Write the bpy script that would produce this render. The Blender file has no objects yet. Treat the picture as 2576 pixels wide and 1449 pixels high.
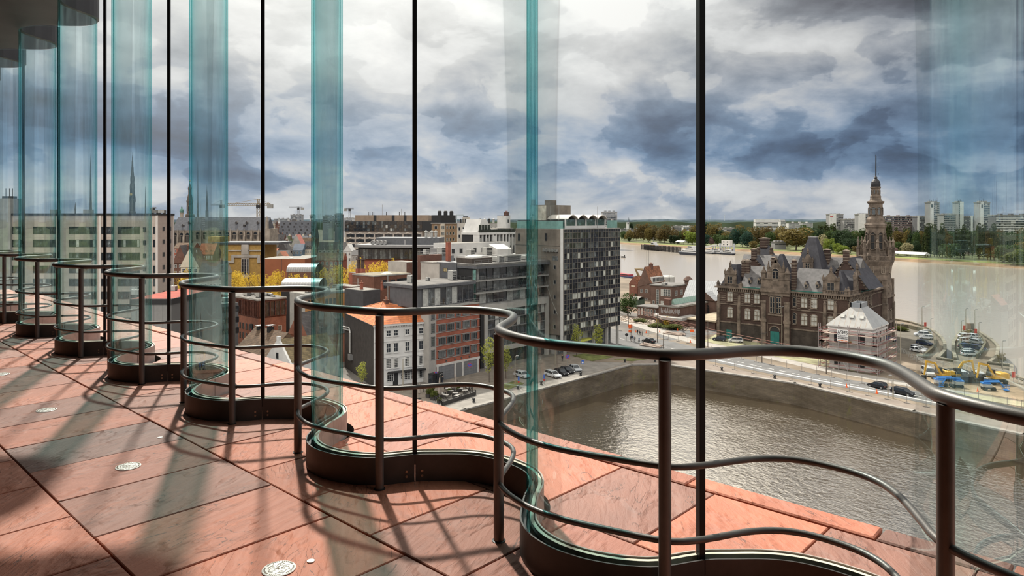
import bpy, bmesh, math, random
from mathutils import Vector, Matrix
R = math.radians
random.seed(7)
scene = bpy.context.scene
col = scene.collection

# ------------------------------------------------------------------ camera
F = 1750.0                      # focal length in pixels of the 2576 x 1449 frame
CAMZ = 1.6                      # eye height over the gallery floor (floor is z = 0)
YAW = math.atan2(.683, .730)    # camera heading, counter-clockwise from +Y
cam_data = bpy.data.cameras.new('camera')
cam = bpy.data.objects.new('camera', cam_data); col.objects.link(cam)
cam_data.sensor_width = 36.0
cam_data.lens = F / 2576 * 36.0
cam_data.shift_y = -(724.5 - 552.0) / 2576
cam_data.clip_start = 0.05; cam_data.clip_end = 30000
cam.location = (0, 0, CAMZ)
cam.rotation_euler = (R(90), 0, YAW)
scene.camera = cam

# ------------------------------------------------------------------ view + sun
vs = scene.view_settings
vs.view_transform = 'Standard'; vs.look = 'None'; vs.gamma = 1.0; vs.use_curve_mapping = False
vs.exposure = 0.0
scene.cycles.transparent_max_bounces = 96
scene.cycles.max_bounces = 10
scene.cycles.caustics_reflective = False
scene.cycles.caustics_refractive = False
SUN_AZ = (-.889, .459)
SUN_EL = R(48.5)
sun_data = bpy.data.lights.new('sun', 'SUN')
sun_data.energy = 6.8; sun_data.angle = R(1.6); sun_data.color = (1.0, .93, .84)
sun = bpy.data.objects.new('sun', sun_data); col.objects.link(sun)
_sd = Vector((SUN_AZ[0]*math.cos(SUN_EL), SUN_AZ[1]*math.cos(SUN_EL), math.sin(SUN_EL)))
sun.rotation_euler = _sd.to_track_quat('Z', 'Y').to_euler()
sun.location = (-60, 40, 90)

# ------------------------------------------------------------------ node helpers
class NT:
    def __init__(s, tree): s.t = tree; s.n = tree.nodes; s.l = tree.links
    def add(s, typ, **kw):
        n = s.n.new(typ)
        for k, v in kw.items():
            if k == 'inp':
                for i, x in v.items():
                    if hasattr(x, 'is_output'): s.l.new(x, n.inputs[i])
                    else: n.inputs[i].default_value = x
            else: setattr(n, k, v)
        return n
    def math(s, op, a, b=None, c=None, clamp=False):
        inp = {0: a}
        if b is not None: inp[1] = b
        if c is not None: inp[2] = c
        return s.add('ShaderNodeMath', operation=op, use_clamp=clamp, inp=inp).outputs[0]
    def noise(s, vec, scale, detail=4, rough=.55, dist=0, lac=2.0):
        return s.add('ShaderNodeTexNoise', inp={'Vector': vec, 'Scale': scale, 'Detail': detail, 'Roughness': rough, 'Distortion': dist, 'Lacunarity': lac})
    def ramp(s, fac, stops, interp='LINEAR'):
        r = s.add('ShaderNodeValToRGB'); r.color_ramp.interpolation = interp
        e = r.color_ramp.elements
        while len(e) < len(stops): e.new(.5)
        for i, (p, c) in enumerate(stops):
            e[i].position = p
            e[i].color = (c, c, c, 1) if isinstance(c, (int, float)) else (*c, 1)
        s.l.new(fac, r.inputs[0]); return r.outputs[0]
    def mix(s, fac, a, b, blend='MIX'):
        m = s.add('ShaderNodeMix', data_type='RGBA', blend_type=blend)
        for i, x in ((0, fac), (6, a), (7, b)):
            if hasattr(x, 'is_output'): s.l.new(x, m.inputs[i])
            elif i == 0: m.inputs[i].default_value = x
            else: m.inputs[i].default_value = (*x, 1) if len(x) == 3 else x
        return m.outputs[2]
    def vmath(s, op, a, b=None):
        inp = {0: a}
        if b is not None: inp[1] = b
        return s.add('ShaderNodeVectorMath', operation=op, inp=inp).outputs[0]
    def mapping(s, vec, scale=(1, 1, 1), rot=(0, 0, 0), loc=(0, 0, 0)):
        return s.add('ShaderNodeMapping', inp={'Vector': vec, 'Scale': scale, 'Rotation': rot, 'Location': loc}).outputs[0]

# ------------------------------------------------------------------ sky
world = bpy.data.worlds.new('sky'); scene.world = world; world.use_nodes = True
def make_sky():
    t = NT(world.node_tree); t.n.clear()
    out = t.add('ShaderNodeOutputWorld'); bg = t.add('ShaderNodeBackground')
    t.l.new(bg.outputs[0], out.inputs[0])
    d = t.add('ShaderNodeTexCoord').outputs['Generated']
    # turn into the camera heading: a = to the right, b = ahead, z = up
    rot = t.add('ShaderNodeVectorRotate', rotation_type='Z_AXIS', inp={'Vector': d, 'Angle': -YAW}).outputs[0]
    sep = t.add('ShaderNodeSeparateXYZ', inp={0: rot})
    a, b, z = sep.outputs
    zc = t.math('MAXIMUM', z, 0.0)
    az = t.math('ARCTAN2', a, b)                        # 0 ahead, + right (radians)
    el = t.math('ARCSINE', zc)
    v = t.add('ShaderNodeCombineXYZ', inp={0: az, 1: el, 2: 0.0}).outputs[0]
    # cloud field: billows squashed towards the horizon
    k = t.math('DIVIDE', 1.0, t.math('ADD', zc, .14))
    p = t.add('ShaderNodeCombineXYZ', inp={0: t.math('MULTIPLY', a, k), 1: t.math('MULTIPLY', b, k), 2: 0.0}).outputs[0]
    wob = t.noise(v, 6.0, 3, .5)
    p2 = t.vmath('ADD', p, t.vmath('MULTIPLY', wob.outputs['Color'], (.8, .8, 0)))
    n1 = t.noise(p2, .82, 8, .56, .3).outputs['Fac']
    n2 = t.noise(t.mapping(v, (5, 11, 1), (0, 0, .10), (3, 1, 0)), 1.0, 9, .56, .35).outputs['Fac']
    n3 = t.noise(t.mapping(v, (13, 25, 1), (0, 0, -.1), (7, 4, 0)), 1.0, 8, .6, .3).outputs['Fac']
    n = t.math('ADD', t.math('ADD', t.math('MULTIPLY', n1, .22), t.math('MULTIPLY', n2, .50)), t.math('MULTIPLY', n3, .28))
    n = t.math('MULTIPLY_ADD', t.math('SUBTRACT', n, .5), 2.7, .5)
    # cover by elevation: pale veil above, heavy bank between 3 and 8 degrees, light rift over the horizon
    ele = t.math('DIVIDE', el, R(90))
    bank = t.ramp(ele, [(0, .66), (.022, .66), (.042, .48), (.062, .34), (.085, .39), (.115, .57), (.15, .74), (.19, .84), (.4, .72), (1, .66)], 'EASE')
    # heavier cloud to the far right and top left
    azr = t.math('MULTIPLY_ADD', az, .8, .5, clamp=True)
    side = t.ramp(azr, [(0, .36), (.18, .45), (.38, .56), (.56, .57), (.72, .49), (.86, .38), (1, .32)], 'EASE')
    topdark = t.math('MULTIPLY', t.ramp(azr, [(0, 0), (.70, 0), (.83, .40), (1, .42)], 'EASE'), t.ramp(ele, [(0, 0), (.135, 0), (.18, 1), (.32, .5), (.6, 0)], 'EASE'))
    c = t.math('ADD', t.math('ADD', t.math('MULTIPLY', t.math('SUBTRACT', n, .5), .54), bank), t.math('MULTIPLY', t.math('SUBTRACT', side, .5), .9))
    c = t.math('SUBTRACT', c, topdark)
    # crisp sunlit heads on some of the billows
    n4 = t.noise(t.mapping(v, (8, 15, 1), (0, 0, .06), (11, 2, 0)), 1.0, 9, .5, .25).outputs['Fac']
    c = t.math('ADD', c, t.math('MULTIPLY', t.math('SUBTRACT', t.ramp(n4, [(.36, 0), (.50, .42), (.525, .78), (.62, 1)]), .5), .26))
    blue = t.ramp(c, [(0, (.062, .075, .105)), (.2, (.10, .15, .24)), (.38, (.175, .265, .40)), (.52, (.355, .43, .55)), (.66, (.58, .59, .62)), (.82, (.73, .73, .74)), (1, (.92, .90, .88))])
    grey = t.ramp(c, [(0, (.055, .057, .07)), (.2, (.115, .117, .14)), (.38, (.22, .228, .255)), (.52, (.36, .362, .385)), (.66, (.52, .515, .52)), (.82, (.68, .67, .67)), (1, (.88, .86, .84))])
    colr = t.mix(t.ramp(ele, [(0, .55), (.03, .8), (.06, .95), (.085, .75), (.13, .2), (.17, .06)]), grey, blue)
    # above the frame the sky is brightened as fill for facades and water
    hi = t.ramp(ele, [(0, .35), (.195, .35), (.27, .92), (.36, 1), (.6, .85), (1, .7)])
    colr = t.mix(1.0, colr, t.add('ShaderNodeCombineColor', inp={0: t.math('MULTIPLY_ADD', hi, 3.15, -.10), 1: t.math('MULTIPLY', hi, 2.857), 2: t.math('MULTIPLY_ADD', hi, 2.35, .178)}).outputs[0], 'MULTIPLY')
    # unseen half of the sky brightened to fill the facades facing the camera
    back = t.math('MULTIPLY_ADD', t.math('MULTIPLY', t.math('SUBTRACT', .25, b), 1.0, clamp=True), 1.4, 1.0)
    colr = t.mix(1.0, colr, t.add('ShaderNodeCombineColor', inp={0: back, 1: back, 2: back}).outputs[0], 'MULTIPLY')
    # thin bright cloud in front of the sun
    sdir = Vector((_sd.x, _sd.y, _sd.z))
    dt = t.add('ShaderNodeVectorMath', operation='DOT_PRODUCT', inp={0: d, 1: sdir}).outputs['Value']
    glow = t.math('POWER', t.math('MAXIMUM', dt, 0.0), 9.0)
    colr = t.mix(t.math('MULTIPLY', glow, .9), colr, (2.3, 2.2, 2.0))
    # below the horizon: dull ground tone
    lo = t.math('LESS_THAN', z, -.003)
    colr = t.mix(lo, colr, (.16, .15, .14))
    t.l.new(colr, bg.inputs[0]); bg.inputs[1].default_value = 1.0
make_sky()

# ------------------------------------------------------------------ survey: from the photograph's sightlines to places
GZ = -36.4                      # street level below the gallery floor
def grid(X, Y): return (.7301*X + .6833*Y*-1, .6833*X + .7301*Y)     # camera-aligned -> city grid
def S(px, Y): return grid((px-1288)/F*Y, Y)                          # sightline px at depth Y
def G(px, py, z=GZ):                                                 # where a sightline meets level z
    Y = (CAMZ-z)*F/(py-552.0); return S(px, Y)
def depth(p): return -.6833*p[0] + .7301*p[1]
def Zh(py, Y): return CAMZ + (552.0-py)*Y/F
def meet(p, ang, px):
    """the point on the line from p at angle ang (grid) that a sightline px crosses"""
    dx, dy = math.cos(ang), math.sin(ang)
    k = (px-1288)/F; sx, sy = grid(k, 1.0)
    # p + u d = w s
    det = dx*-sy - dy*-sx
    u = (-p[0]*-sy + p[1]*-sx)/det
    return u

# ------------------------------------------------------------------ mesh builder
class MB:
    def __init__(s): s.v = []; s.f = []; s.m = []
    def add(s, vs, fs, m=0):
        b = len(s.v); s.v += [tuple(v) for v in vs]
        s.f += [tuple(b+i for i in f) for f in fs]; s.m += [m]*len(fs); return s
    def box(s, x0, x1, y0, y1, z0, z1, m=0):
        if x0 > x1: x0, x1 = x1, x0
        if y0 > y1: y0, y1 = y1, y0
        if z0 > z1: z0, z1 = z1, z0
        return s.add([(x0,y0,z0),(x1,y0,z0),(x1,y1,z0),(x0,y1,z0),(x0,y0,z1),(x1,y0,z1),(x1,y1,z1),(x0,y1,z1)],
                     [(0,3,2,1),(4,5,6,7),(0,1,5,4),(1,2,6,5),(2,3,7,6),(3,0,4,7)], m)
    def rbox(s, c, size, rz=0, m=0, ry=0, rx=0):
        M = Matrix.Translation(c) @ Matrix.Rotation(rz,4,'Z') @ Matrix.Rotation(ry,4,'Y') @ Matrix.Rotation(rx,4,'X')
        w, d, h = (q/2 for q in size)
        P = [M @ Vector(q) for q in ((-w,-d,-h),(w,-d,-h),(w,d,-h),(-w,d,-h),(-w,-d,h),(w,-d,h),(w,d,h),(-w,d,h))]
        return s.add(P, [(0,3,2,1),(4,5,6,7),(0,1,5,4),(1,2,6,5),(2,3,7,6),(3,0,4,7)], m)
    def prism(s, poly, z0, z1, m=0, mt=None, cap0=True):
        n = len(poly)
        if sum(poly[i][0]*poly[(i+1)%n][1]-poly[(i+1)%n][0]*poly[i][1] for i in range(n)) < 0: poly = poly[::-1]
        P = [(x,y,z0) for x,y in poly]+[(x,y,z1) for x,y in poly]
        s.add(P, [(i,(i+1)%n,n+(i+1)%n,n+i) for i in range(n)], m)
        s.add([(x,y,z1) for x,y in poly], [tuple(range(n))], m if mt is None else mt)
        if cap0: s.add([(x,y,z0) for x,y in poly], [tuple(reversed(range(n)))], m)
        return s
    def tube(s, path, r, n=10, m=0, closed=False, r1=None):
        path = [Vector(p) for p in path]; N = len(path); rings = []
        up = Vector((0,0,1)); prev = None
        for i, p in enumerate(path):
            a = path[max(i-1,0)]; b = path[min(i+1,N-1)]
            t = (b-a).normalized()
            u = up if abs(t.z) < .95 else Vector((1,0,0))
            if prev is not None and abs(prev.dot(t)) < .9: u = prev
            x = t.cross(u).normalized(); y = x.cross(t).normalized(); prev = y
            rr = r if r1 is None else r + (r1-r)*i/(N-1)
            rings.append([p + rr*(math.cos(2*math.pi*k/n)*x + math.sin(2*math.pi*k/n)*y) for k in range(n)])
        P = [q for g in rings for q in g]; Fc = []
        for i in range(N-1):
            for k in range(n):
                Fc.append((i*n+k, i*n+(k+1)%n, (i+1)*n+(k+1)%n, (i+1)*n+k))
        Fc.append(tuple(range(n))[::-1]); Fc.append(tuple((N-1)*n+k for k in range(n)))
        Fc = [f[::-1] for f in Fc]
        return s.add(P, Fc, m)
    def lathe(s, prof, n=12, c=(0,0,0), m=0, rot=0):
        P = []; Fc = []; N = len(prof)
        for r, z in prof:
            for k in range(n):
                a = 2*math.pi*(k+.5)/n + rot
                P.append((c[0]+r*math.cos(a), c[1]+r*math.sin(a), c[2]+z))
        for i in range(N-1):
            for k in range(n):
                Fc.append((i*n+k, i*n+(k+1)%n, (i+1)*n+(k+1)%n, (i+1)*n+k))
        if prof[0][0] > 1e-4: Fc.append(tuple(range(n))[::-1])
        if prof[-1][0] > 1e-4: Fc.append(tuple((N-1)*n+k for k in range(n)))
        return s.add(P, Fc, m)
    def gable(s, x0, x1, y0, y1, z0, h, axis='x', m=0, ov=0, mg=None, t=0):
        """pitched roof, ridge along axis; gable ends get material mg"""
        mg = m if mg is None else mg
        if axis == 'x':
            ym = (y0+y1)/2
            P = [(x0-ov,y0-ov,z0),(x1+ov,y0-ov,z0),(x1+ov,y1+ov,z0),(x0-ov,y1+ov,z0),(x0-ov,ym,z0+h),(x1+ov,ym,z0+h)]
            s.add(P, [(0,1,5,4),(2,3,4,5),(0,3,2,1)], m); s.add(P, [(0,4,3),(1,2,5)], mg)
        else:
            xm = (x0+x1)/2
            P = [(x0-ov,y0-ov,z0),(x1+ov,y0-ov,z0),(x1+ov,y1+ov,z0),(x0-ov,y1+ov,z0),(xm,y0-ov,z0+h),(xm,y1+ov,z0+h)]
            s.add(P, [(0,4,5,3),(1,2,5,4),(0,3,2,1)], m); s.add(P, [(0,1,4),(2,3,5)], mg)
        return s
    def hip(s, x0, x1, y0, y1, z0, h, inset, m=0, ov=0, top=0):
        """hipped roof: eaves rectangle shrinks by inset on every side (top rectangle left flat)"""
        x0-=ov; x1+=ov; y0-=ov; y1+=ov
        ix = min(inset, (x1-x0)/2); iy = min(inset, (y1-y0)/2)
        P = [(x0,y0,z0),(x1,y0,z0),(x1,y1,z0),(x0,y1,z0),(x0+ix,y0+iy,z0+h),(x1-ix,y0+iy,z0+h),(x1-ix,y1-iy,z0+h),(x0+ix,y1-iy,z0+h)]
        return s.add(P, [(0,1,5,4),(1,2,6,5),(2,3,7,6),(3,0,4,7),(4,5,6,7),(0,3,2,1)], m)
    def ball(s, c, r, m=0, nu=10, nv=6, sq=(1,1,1), jit=0, rnd=random):
        P = []; Fc = []
        for j in range(nv+1):
            ph = math.pi*j/nv
            for i in range(nu):
                th = 2*math.pi*i/nu
                q = 1 + (rnd.uniform(-jit, jit) if 0 < j < nv else 0)
                P.append((c[0]+r*sq[0]*q*math.sin(ph)*math.cos(th), c[1]+r*sq[1]*q*math.sin(ph)*math.sin(th), c[2]+r*sq[2]*q*math.cos(ph)))
        for j in range(nv):
            for i in range(nu):
                Fc.append((j*nu+i, (j+1)*nu+i, (j+1)*nu+(i+1)%nu, j*nu+(i+1)%nu))
        return s.add(P, Fc, m)
    def mesh(s, name, mats, smooth=False):
        me = bpy.data.meshes.new(name)
        me.from_pydata(s.v, [], s.f)
        for mt in (mats if isinstance(mats, (list, tuple)) else [mats]): me.materials.append(mt)
        me.polygons.foreach_set('material_index', s.m)
        if smooth: me.polygons.foreach_set('use_smooth', [True]*len(s.f))
        me.update(); return me
    def build(s, name, mats, parent=None, smooth=False, loc=None, rz=0):
        o = bpy.data.objects.new(name, s.mesh(name, mats, smooth)); col.objects.link(o)
        if parent is not None: o.parent = parent
        if loc is not None: o.location = loc
        if rz: o.rotation_euler[2] = rz
        return o
def autosmooth(o, deg=40):
    me = o.data
    me.polygons.foreach_set('use_smooth', [True]*len(me.polygons))
    me.set_sharp_from_angle(angle=R(deg)); return o
def tag(o, label=None, cat=None, group=None, kind=None):
    if label: o['label'] = label
    if cat: o['category'] = cat
    if group: o['group'] = group
    if kind: o['kind'] = kind
    return o
def empty(name, loc, rz=0, label=None, cat=None, group=None, kind=None):
    o = bpy.data.objects.new(name, None); col.objects.link(o)
    o.location = loc; o.rotation_euler = (0, 0, rz); o.empty_display_size = .2
    return tag(o, label, cat, group, kind)
KIDS = {}
def copy_tree(o, parent=None):
    c = o.copy(); col.objects.link(c)
    if parent is not None: c.parent = parent
    for ch in [q for q in o.children]: copy_tree(ch, c)
    return c
def cp(o, parent=None, loc=None, rz=None):
    c = o.copy(); col.objects.link(c)
    if parent is not None: c.parent = parent
    if loc is not None: c.location = loc
    if rz is not None: c.rotation_euler[2] = rz
    return c

# ------------------------------------------------------------------ materials
MATS = {}
def mat(name, c, rough=.8, metal=0.0, var=.12, scale=1.2, bump=0.0, bscale=None, spec=.3, c2=None):
    """painted / stone / metal surface with a soft large-scale variation of its own"""
    if name in MATS: return MATS[name]
    m = bpy.data.materials.new(name); m.use_nodes = True
    t = NT(m.node_tree); b = t.n['Principled BSDF']
    b.inputs['Roughness'].default_value = rough; b.inputs['Metallic'].default_value = metal
    b.inputs['Specular IOR Level'].default_value = spec
    if var > 0 or bump > 0:
        oc = t.add('ShaderNodeTexCoord').outputs['Object']
        nz = t.noise(oc, scale, 5, .6).outputs['Fac']
        lo = tuple(q*(1-var*2) for q in c); hi = tuple(min(1, q*(1+var*1.6)) for q in (c2 or c))
        t.l.new(t.ramp(nz, [(.3, lo), (.7, hi)]), b.inputs['Base Color'])
        if bump > 0:
            bn = t.add('ShaderNodeBump', inp={'Strength': bump, 'Distance': .02, 'Height': t.noise(oc, bscale or scale*8, 4, .6).outputs['Fac']})
            t.l.new(bn.outputs[0], b.inputs['Normal'])
    else: b.inputs['Base Color'].default_value = (*c, 1)
    MATS[name] = m; return m
def lines_mat(name, c, cl, period, width=.12, axis='z', rough=.8, metal=0, var=.1, cross=None, spec=.3):
    """surface with regular joints (boards, seams, brick courses): period in metres along axis"""
    if name in MATS: return MATS[name]
    m = bpy.data.materials.new(name); m.use_nodes = True
    t = NT(m.node_tree); b = t.n['Principled BSDF']
    b.inputs['Roughness'].default_value = rough; b.inputs['Metallic'].default_value = metal; b.inputs['Specular IOR Level'].default_value = spec
    oc = t.add('ShaderNodeTexCoord').outputs['Object']
    sp = t.add('ShaderNodeSeparateXYZ', inp={0: oc})
    def line(ax, per, w):
        if ax == 'h': src = t.math('ADD', sp.outputs[0], sp.outputs[1])
        else: src = sp.outputs['xyz'.index(ax)]
        fr = t.math('FRACT', t.math('DIVIDE', src, per))
        return t.math('LESS_THAN', fr, w)
    ln = line(axis, period, width)
    if cross: ln = t.math('MAXIMUM', ln, line(cross[0], cross[1], cross[2]))
    nz = t.noise(oc, .9, 5, .6).outputs['Fac']
    base = t.ramp(nz, [(.3, tuple(q*(1-var*2) for q in c)), (.7, tuple(min(1, q*(1+var*1.6)) for q in c))])
    t.l.new(t.mix(ln, base, cl), b.inputs['Base Color'])
    MATS[name] = m; return m
def brick_mat(name, c1, c2, mortar, scale=1.0, rough=.9):
    if name in MATS: return MATS[name]
    m = bpy.data.materials.new(name); m.use_nodes = True
    t = NT(m.node_tree); b = t.n['Principled BSDF']; b.inputs['Roughness'].default_value = rough; b.inputs['Specular IOR Level'].default_value = .2
    oc = t.add('ShaderNodeTexCoord').outputs['Object']
    sp = t.add('ShaderNodeSeparateXYZ', inp={0: oc})
    v = t.add('ShaderNodeCombineXYZ', inp={0: t.math('ADD', sp.outputs[0], sp.outputs[1]), 1: sp.outputs[2], 2: 0.0}).outputs[0]
    br = t.add('ShaderNodeTexBrick', inp={'Vector': v, 'Color1': (*c1, 1), 'Color2': (*c2, 1), 'Mortar': (*mortar, 1), 'Scale': 2.2*scale, 'Mortar Size': .018, 'Row Height': .28})
    nz = t.noise(oc, .35, 4, .6).outputs['Fac']
    t.l.new(t.mix(1.0, br.outputs[0], t.ramp(nz, [(.25, .66), (.75, 1.15)]), 'MULTIPLY'), b.inputs['Base Color'])
    MATS[name] = m; return m
def glass_dark(name, c=(.02,.024,.03), rough=.04, vary=True):
    """window pane of a distant building: dark room behind a mirror-like sheet"""
    if name in MATS: return MATS[name]
    m = bpy.data.materials.new(name); m.use_nodes = True
    t = NT(m.node_tree); b = t.n['Principled BSDF']
    b.inputs['Roughness'].default_value = rough; b.inputs['Specular IOR Level'].default_value = .55
    oc = t.add('ShaderNodeTexCoord').outputs['Object']
    nz = t.noise(oc, .8, 3, .7).outputs['Fac']
    t.l.new(t.ramp(nz, [(.38, tuple(q*.6 for q in c)), (.55, c), (.72, tuple(min(1,q*2.4+.02) for q in c))]), b.inputs['Base Color'])
    MATS[name] = m; return m
# ================================================================== the gallery
L = 1.9244; X0 = -1.441; YG = 2.719
def closed_spline(pts, ph):
    n = len(pts); ph %= 1.0
    for i in range(n):
        a = pts[i]; b = pts[(i+1) % n]; bp = b[0] + (1 if i == n-1 else 0)
        if a[0] <= ph < bp or (i == n-1):
            p0 = pts[i-1]; p0p = p0[0] - (1 if i == 0 else 0)
            p3 = pts[(i+2) % n]; p3p = p3[0] + (1 if i+2 >= n else 0)
            h = bp - a[0]; u = (ph - a[0])/h
            m1 = (b[1]-p0[1])/(bp-p0p)*h; m2 = (p3[1]-a[1])/(p3p-a[0])*h
            return (2*u**3-3*u*u+1)*a[1] + (u**3-2*u*u+u)*m1 + (-2*u**3+3*u*u)*b[1] + (u**3-u*u)*m2
RAILP = [(0,-.190),(.055,-.243),(.15,-.297),(.25,-.345),(.33,-.352),(.40,-.328),(.47,-.275),(.52,-.205),(.555,-.095),(.59,.02),(.62,.105),(.655,.178),(.70,.226),(.76,.244),(.82,.234),(.87,.185),(.915,.085),(.96,-.08)]
GLASSP = [(0,0),(.05,-.165),(.10,-.25),(.15,-.30),(.20,-.33),(.27,-.34),(.34,-.31),(.40,-.24),(.44,-.155),(.47,-.08),(.5,.0),(.53,.10),(.57,.19),(.62,.255),(.68,.285),(.75,.292),(.80,.28),(.85,.25),(.90,.19),(.95,.10)]
def gcurve(s, P=GLASSP): return (X0 - s, YG + closed_spline(P, s/L))
def sample(P, s0, s1, n):
    return [gcurve(s0 + (s1-s0)*i/n, P) for i in range(n+1)]
def offset(pts, d):
    o = []
    for i, p in enumerate(pts):
        a = pts[max(i-1,0)]; b = pts[min(i+1,len(pts)-1)]
        tx, ty = b[0]-a[0], b[1]-a[1]; q = math.hypot(tx,ty)
        o.append((p[0]+ty/q*d, p[1]-tx/q*d))        # +d : outwards (running towards -x)
    return o
def ribbon(pts, t, z0, z1, mb=None, m=0):
    """an upright sheet of thickness t along pts"""
    mb = mb or MB(); A = offset(pts, -t/2); B = offset(pts, t/2); n = len(pts)
    P = [(x,y,z0) for x,y in A]+[(x,y,z0) for x,y in B]+[(x,y,z1) for x,y in A]+[(x,y,z1) for x,y in B]
    Fc = []
    for i in range(n-1):
        Fc += [(i, 2*n+i, 2*n+i+1, i+1), (n+i, n+i+1, 3*n+i+1, 3*n+i), (2*n+i, 3*n+i, 3*n+i+1, 2*n+i+1), (i, i+1, n+i+1, n+i)]
    Fc += [(0, n, 3*n, 2*n), (n-1, 3*n-1, 4*n-1, 2*n-1)]
    mb.add(P, Fc, m); return mb

def make_panel_glass():
    m = bpy.data.materials.new('curved_glass'); m.use_nodes = True
    t = NT(m.node_tree); t.n.clear()
    out = t.add('ShaderNodeOutputMaterial')
    lw = t.add('ShaderNodeLayerWeight', inp={'Blend': .5})
    cosv = t.math('MAXIMUM', t.math('SUBTRACT', 1.0, lw.outputs['Facing']), .09)
    path = t.math('POWER', t.math('DIVIDE', 1.0, cosv), 1.8)       # longer way through the sheet at a slant
    sig = (.0225, .0080, .0078)
    ch = [t.math('POWER', math.exp(-q), path) for q in sig]
    tint = t.add('ShaderNodeCombineColor', inp={0: ch[0], 1: ch[1], 2: ch[2]}).outputs[0]
    tr = t.add('ShaderNodeBsdfTransparent', inp={0: tint})
    gl = t.add('ShaderNodeBsdfGlossy', inp={0: (.80, .95, .95, 1), 'Roughness': 0.0})
    fr = t.add('ShaderNodeFresnel', inp={0: 1.45})
    fac = t.math('MULTIPLY', t.math('POWER', fr.outputs[0], 1.8), .24)
    mx = t.add('ShaderNodeMixShader', inp={0: fac, 1: tr.outputs[0], 2: gl.outputs[0]})
    t.l.new(mx.outputs[0], out.inputs[0]); return m
M_GLASS = make_panel_glass()
M_RAIL = mat('bronze_painted_steel', (.135,.117,.106), .42, .35, .08, 9, .05, 260, .5)
M_PLATE = mat('shaded_curb_steel', (.07,.062,.057), .5, .3, .12, 5, .03, 120)  # shade of the unlit inner side put into the steel tone
M_PLATE_OUT = mat('sunlit_curb_steel', (.40,.33,.29), .6, .1, .12, 6, .05, 60)  # outer side: sunlight put into a paler steel tone
M_SEAL = mat('black_sealant', (.012,.011,.011), .45, 0, 0)
M_BOLT = mat('bolt_steel', (.35,.28,.22), .35, .8, 0)
M_EDGE = mat('glazing_bead', (.62,.58,.45), .6, 0, .1, 8)

def stone_mat(name, ramp, bump=.9):
    m = bpy.data.materials.new(name); m.use_nodes = True
    t = NT(m.node_tree); b = t.n['Principled BSDF']
    b.inputs['Roughness'].default_value = .62; b.inputs['Specular IOR Level'].default_value = .35
    geo = t.add('ShaderNodeNewGeometry')
    rnd = geo.outputs['Random Per Island']
    oc = t.add('ShaderNodeTexCoord').outputs['Object']
    # each slab was split on its own: shift and turn the grain from slab to slab
    sh = t.add('ShaderNodeCombineXYZ', inp={0: t.math('MULTIPLY', rnd, 37.0), 1: t.math('MULTIPLY', rnd, 91.0), 2: 0.0}).outputs[0]
    pr = t.add('ShaderNodeVectorRotate', rotation_type='Z_AXIS', inp={'Vector': t.vmath('ADD', oc, sh), 'Angle': t.math('MULTIPLY_ADD', rnd, .9, .55)}).outputs[0]
    base = t.ramp(rnd, ramp)
    big = t.noise(t.mapping(pr, (1.2, 2.4, 1)), 1.3, 5, .6, .6).outputs['Fac']
    grain = t.noise(t.mapping(pr, (1.6, 9, 1)), 2.2, 7, .62, 1.4).outputs['Fac']
    c = t.mix(1.0, base, t.ramp(big, [(.28, (.84,.85,.87)), (.5, (.99,.98,.97)), (.75, (1.10,1.08,1.06))]), 'MULTIPLY')
    c = t.mix(1.0, c, t.ramp(grain, [(.3, .93), (.7, 1.05)]), 'MULTIPLY')
    # cleft steps: terraces of a stretched noise
    cl = t.noise(t.mapping(pr, (.8, 3.3, 1)), 1.0, 6, .52, .9).outputs['Fac']
    st = t.math('MULTIPLY', cl, 13.0)
    fr = t.math('FRACT', st)
    step = t.math('ADD', t.math('FLOOR', st), t.math('SMOOTH_MIN', t.math('MULTIPLY', fr, 7.0), 1.0, .3))
    mask = t.ramp(t.noise(t.mapping(pr, (1, 1.6, 1), (0,0,0), (5,2,0)), 2.6, 3, .5).outputs['Fac'], [(.47, 0), (.58, 1)])
    crack = t.math('MULTIPLY', t.math('LESS_THAN', fr, .055), mask)
    c = t.mix(t.math('MULTIPLY', crack, .8), c, (.10, .055, .042))
    t.l.new(c, b.inputs['Base Color'])
    h = t.math('ADD', t.math('MULTIPLY', t.math('MULTIPLY', step, mask), .09), t.math('MULTIPLY', grain, .40))
    h = t.math('ADD', h, t.math('MULTIPLY', t.noise(pr, 60, 4, .6).outputs['Fac'], .12))
    bp = t.add('ShaderNodeBump', inp={'Strength': bump, 'Distance': .02, 'Height': h})
    t.l.new(bp.outputs[0], b.inputs['Normal'])
    return m
M_STONE = stone_mat('red_sandstone', [(0, (.43,.145,.080)), (.22, (.49,.175,.105)), (.40, (.39,.145,.09)), (.50, (.25,.128,.097)), (.60, (.47,.18,.112)), (.70, (.17,.092,.073)), (.80, (.42,.15,.09)), (.9, (.29,.125,.09)), (1, (.38,.13,.075))])
M_JOINT = mat('dark_joint_bed', (.035,.030,.027), .95, 0, .2, 6)  # dark grey bed under the open slab joints

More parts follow.
